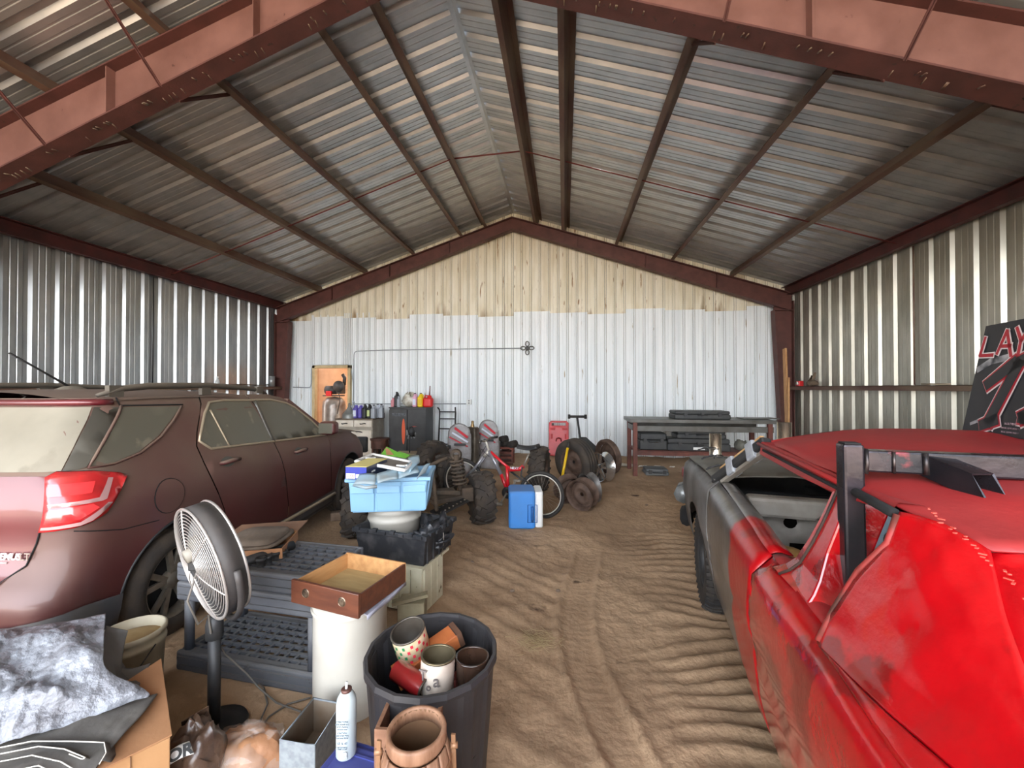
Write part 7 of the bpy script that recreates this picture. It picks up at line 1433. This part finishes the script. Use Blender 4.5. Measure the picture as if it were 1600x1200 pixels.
mb = MB(); mb.grid(patch([[(-160, 1180, .42), (0, 1150, .44), (130, 1110, .44), (246, 1084, .43)], [(-160, 1230, .42), (0, 1185, .43), (120, 1150, .44), (226, 1112, .44)], [(-160, 1270, .42), (0, 1220, .42), (90, 1190, .43), (190, 1150, .44)], [(-160, 1310, .40), (0, 1260, .41), (80, 1230, .42), (150, 1200, .42)]], .012, 6, 8), 40, 40); mb.build('dark_underside', m_drk, TP, solid=.004)
for i, pts in enumerate((((0, 1168, .455), (50, 1158, .46), (110, 1158, .462), (163, 1160, .455), (166, 1176, .45), (155, 1194, .44)), ((0, 1178, .45), (60, 1166, .455), (100, 1170, .455), (134, 1184, .45), (128, 1186, .45), (108, 1178, .45)), ((0, 1190, .44), (50, 1180, .45), (95, 1190, .445), (120, 1205, .44)), ((20, 1205, .44), (60, 1196, .445), (85, 1208, .44)))):
    mb = MB(); q = [P(*v) for v in pts]; out = []
    for a, b in zip(q, q[1:]): out += [a.lerp(b, k/3) for k in range(3)]
    mb.tube(out+[q[-1]], .0017, 6); mb.build('white_hem', m_hem, TP)
    if i < 2:
        mb = MB(); mb.grid(lambda u, v: (lambda p_: p_+Vector((0, 0, -.035*v))+c2w(0, .03*v))(out[int(u*(len(out)-1))]), len(out)-1, 3); mb.build('hem_fold', m_drk, TP, solid=.003)
mb = MB(); mb.grid(patch([[(166, 978, .60), (183, 982, .57), (200, 986, .55)], [(160, 1010, .55), (178, 1015, .50), (192, 1020, .47)], [(158, 1042, .50), (170, 1060, .46), (188, 1062, .42)]], .012, 9, 2), 20, 14); mb.build('hanging_flap', m_drk, TP, solid=.003)
mb = MB(); mb.grid(patch([[(178, 1042, .44), (205, 1045, .43), (236, 1036, .43)], [(180, 1060, .43), (200, 1066, .42), (222, 1062, .42)], [(190, 1076, .43), (204, 1078, .43), (215, 1078, .43)]], .01, 9, 5), 16, 12); mb.build('hanging_flap', m_drk, TP, solid=.003)
p = P(60, 1120, .2); mb = MB(); mb.grid(blob(.42, .22, .26, 4, amp=.15), 20, 12); o = mb.build('bundle_core', m_drk, TP); c_ = P(40, 1060, .0); o.location = c2w(-1.95, 1.62, .02)
# brown printed bag
p = c2w(-1.235, 1.56); t = thing('printed_bag', 'crumpled dark brown bag printed with white label letters, by the carton', 'bag', (p.x, p.y, 0)); m_bag = M('brown film bag', (96, 74, 58), .35, 0, (66, 48, 38), 8, .8, 18, coat=.3)
mb = MB(); mb.grid(blob(.10, .10, .155, 21, amp=.18), 30, 20); mb.build('bag', m_bag, t)
q = [P(264, 1196, .27), P(303, 1178, .27), P(296, 1158, .30), P(262, 1176, .30)]; mb = MB(); o3 = Vector((p.x, p.y, 0)); mb.grid(lambda u, v: (q[0].lerp(q[1], u)).lerp(q[3].lerp(q[2], u), v)-o3+Vector((0, 0, .006*math.sin(PI*u))), 6, 3); mb.build('white_label', m_cwh, t, solid=.002)
c_ = sum(q, Vector())/4-o3; ex = (q[1]-q[0]).normalized(); ey = (q[3]-q[0]); ey = (ey-ex*ey.dot(ex)).normalized(); ez = ex.cross(ey); R_ = Matrix((ex, ey, ez)).transposed()
text('bag_lettering', 'OR', .05, m_blkj, t, c_+ez*.006, R_.to_euler(), ext=.001, offset=.002)
q = [P(283, 1128, .30), P(326, 1103, .32), P(328, 1150, .16), P(316, 1196, .05)]; mb = MB(); mb.add([tuple(v-o3) for v in q]+[tuple(P(290, 1180, .1)-o3)], [(0, 1, 2, 3, 4)]); mb.build('bag_wing', m_bag, t, solid=.004)
# clear bag over brown paper
p = P(384, 1192, .06); t = thing('clear_bag', 'clear plastic bag wrapped round brown paper beside the galvanised box', 'bag', (p.x, p.y, 0), .1); mb = MB(); mb.grid(blob(.16, .11, .085, 33, amp=.2), 30, 18); mb.build('paper_bundle', M('crumpled brown paper', (170, 122, 86), .6, 0, (146, 100, 68), 8, .6, 16), t)
mb = MB(); mb.grid(blob(.168, .118, .092, 37, amp=.22), 34, 20); mb.build('clear_film', M('clear film', (206, 190, 176), .08, 0, alpha=.22, coat=1, bump=.8, bscale=14), t)
mb = MB(); mb.grid(lambda u, v: (P(395, 1158, .17).lerp(P(436, 1150, .20), u)-Vector((p.x, p.y, 0)))+Vector((0, .02*v, .015*math.sin(u*9+v*4))), 10, 4); mb.build('film_tail', MATS['clear film'], t)
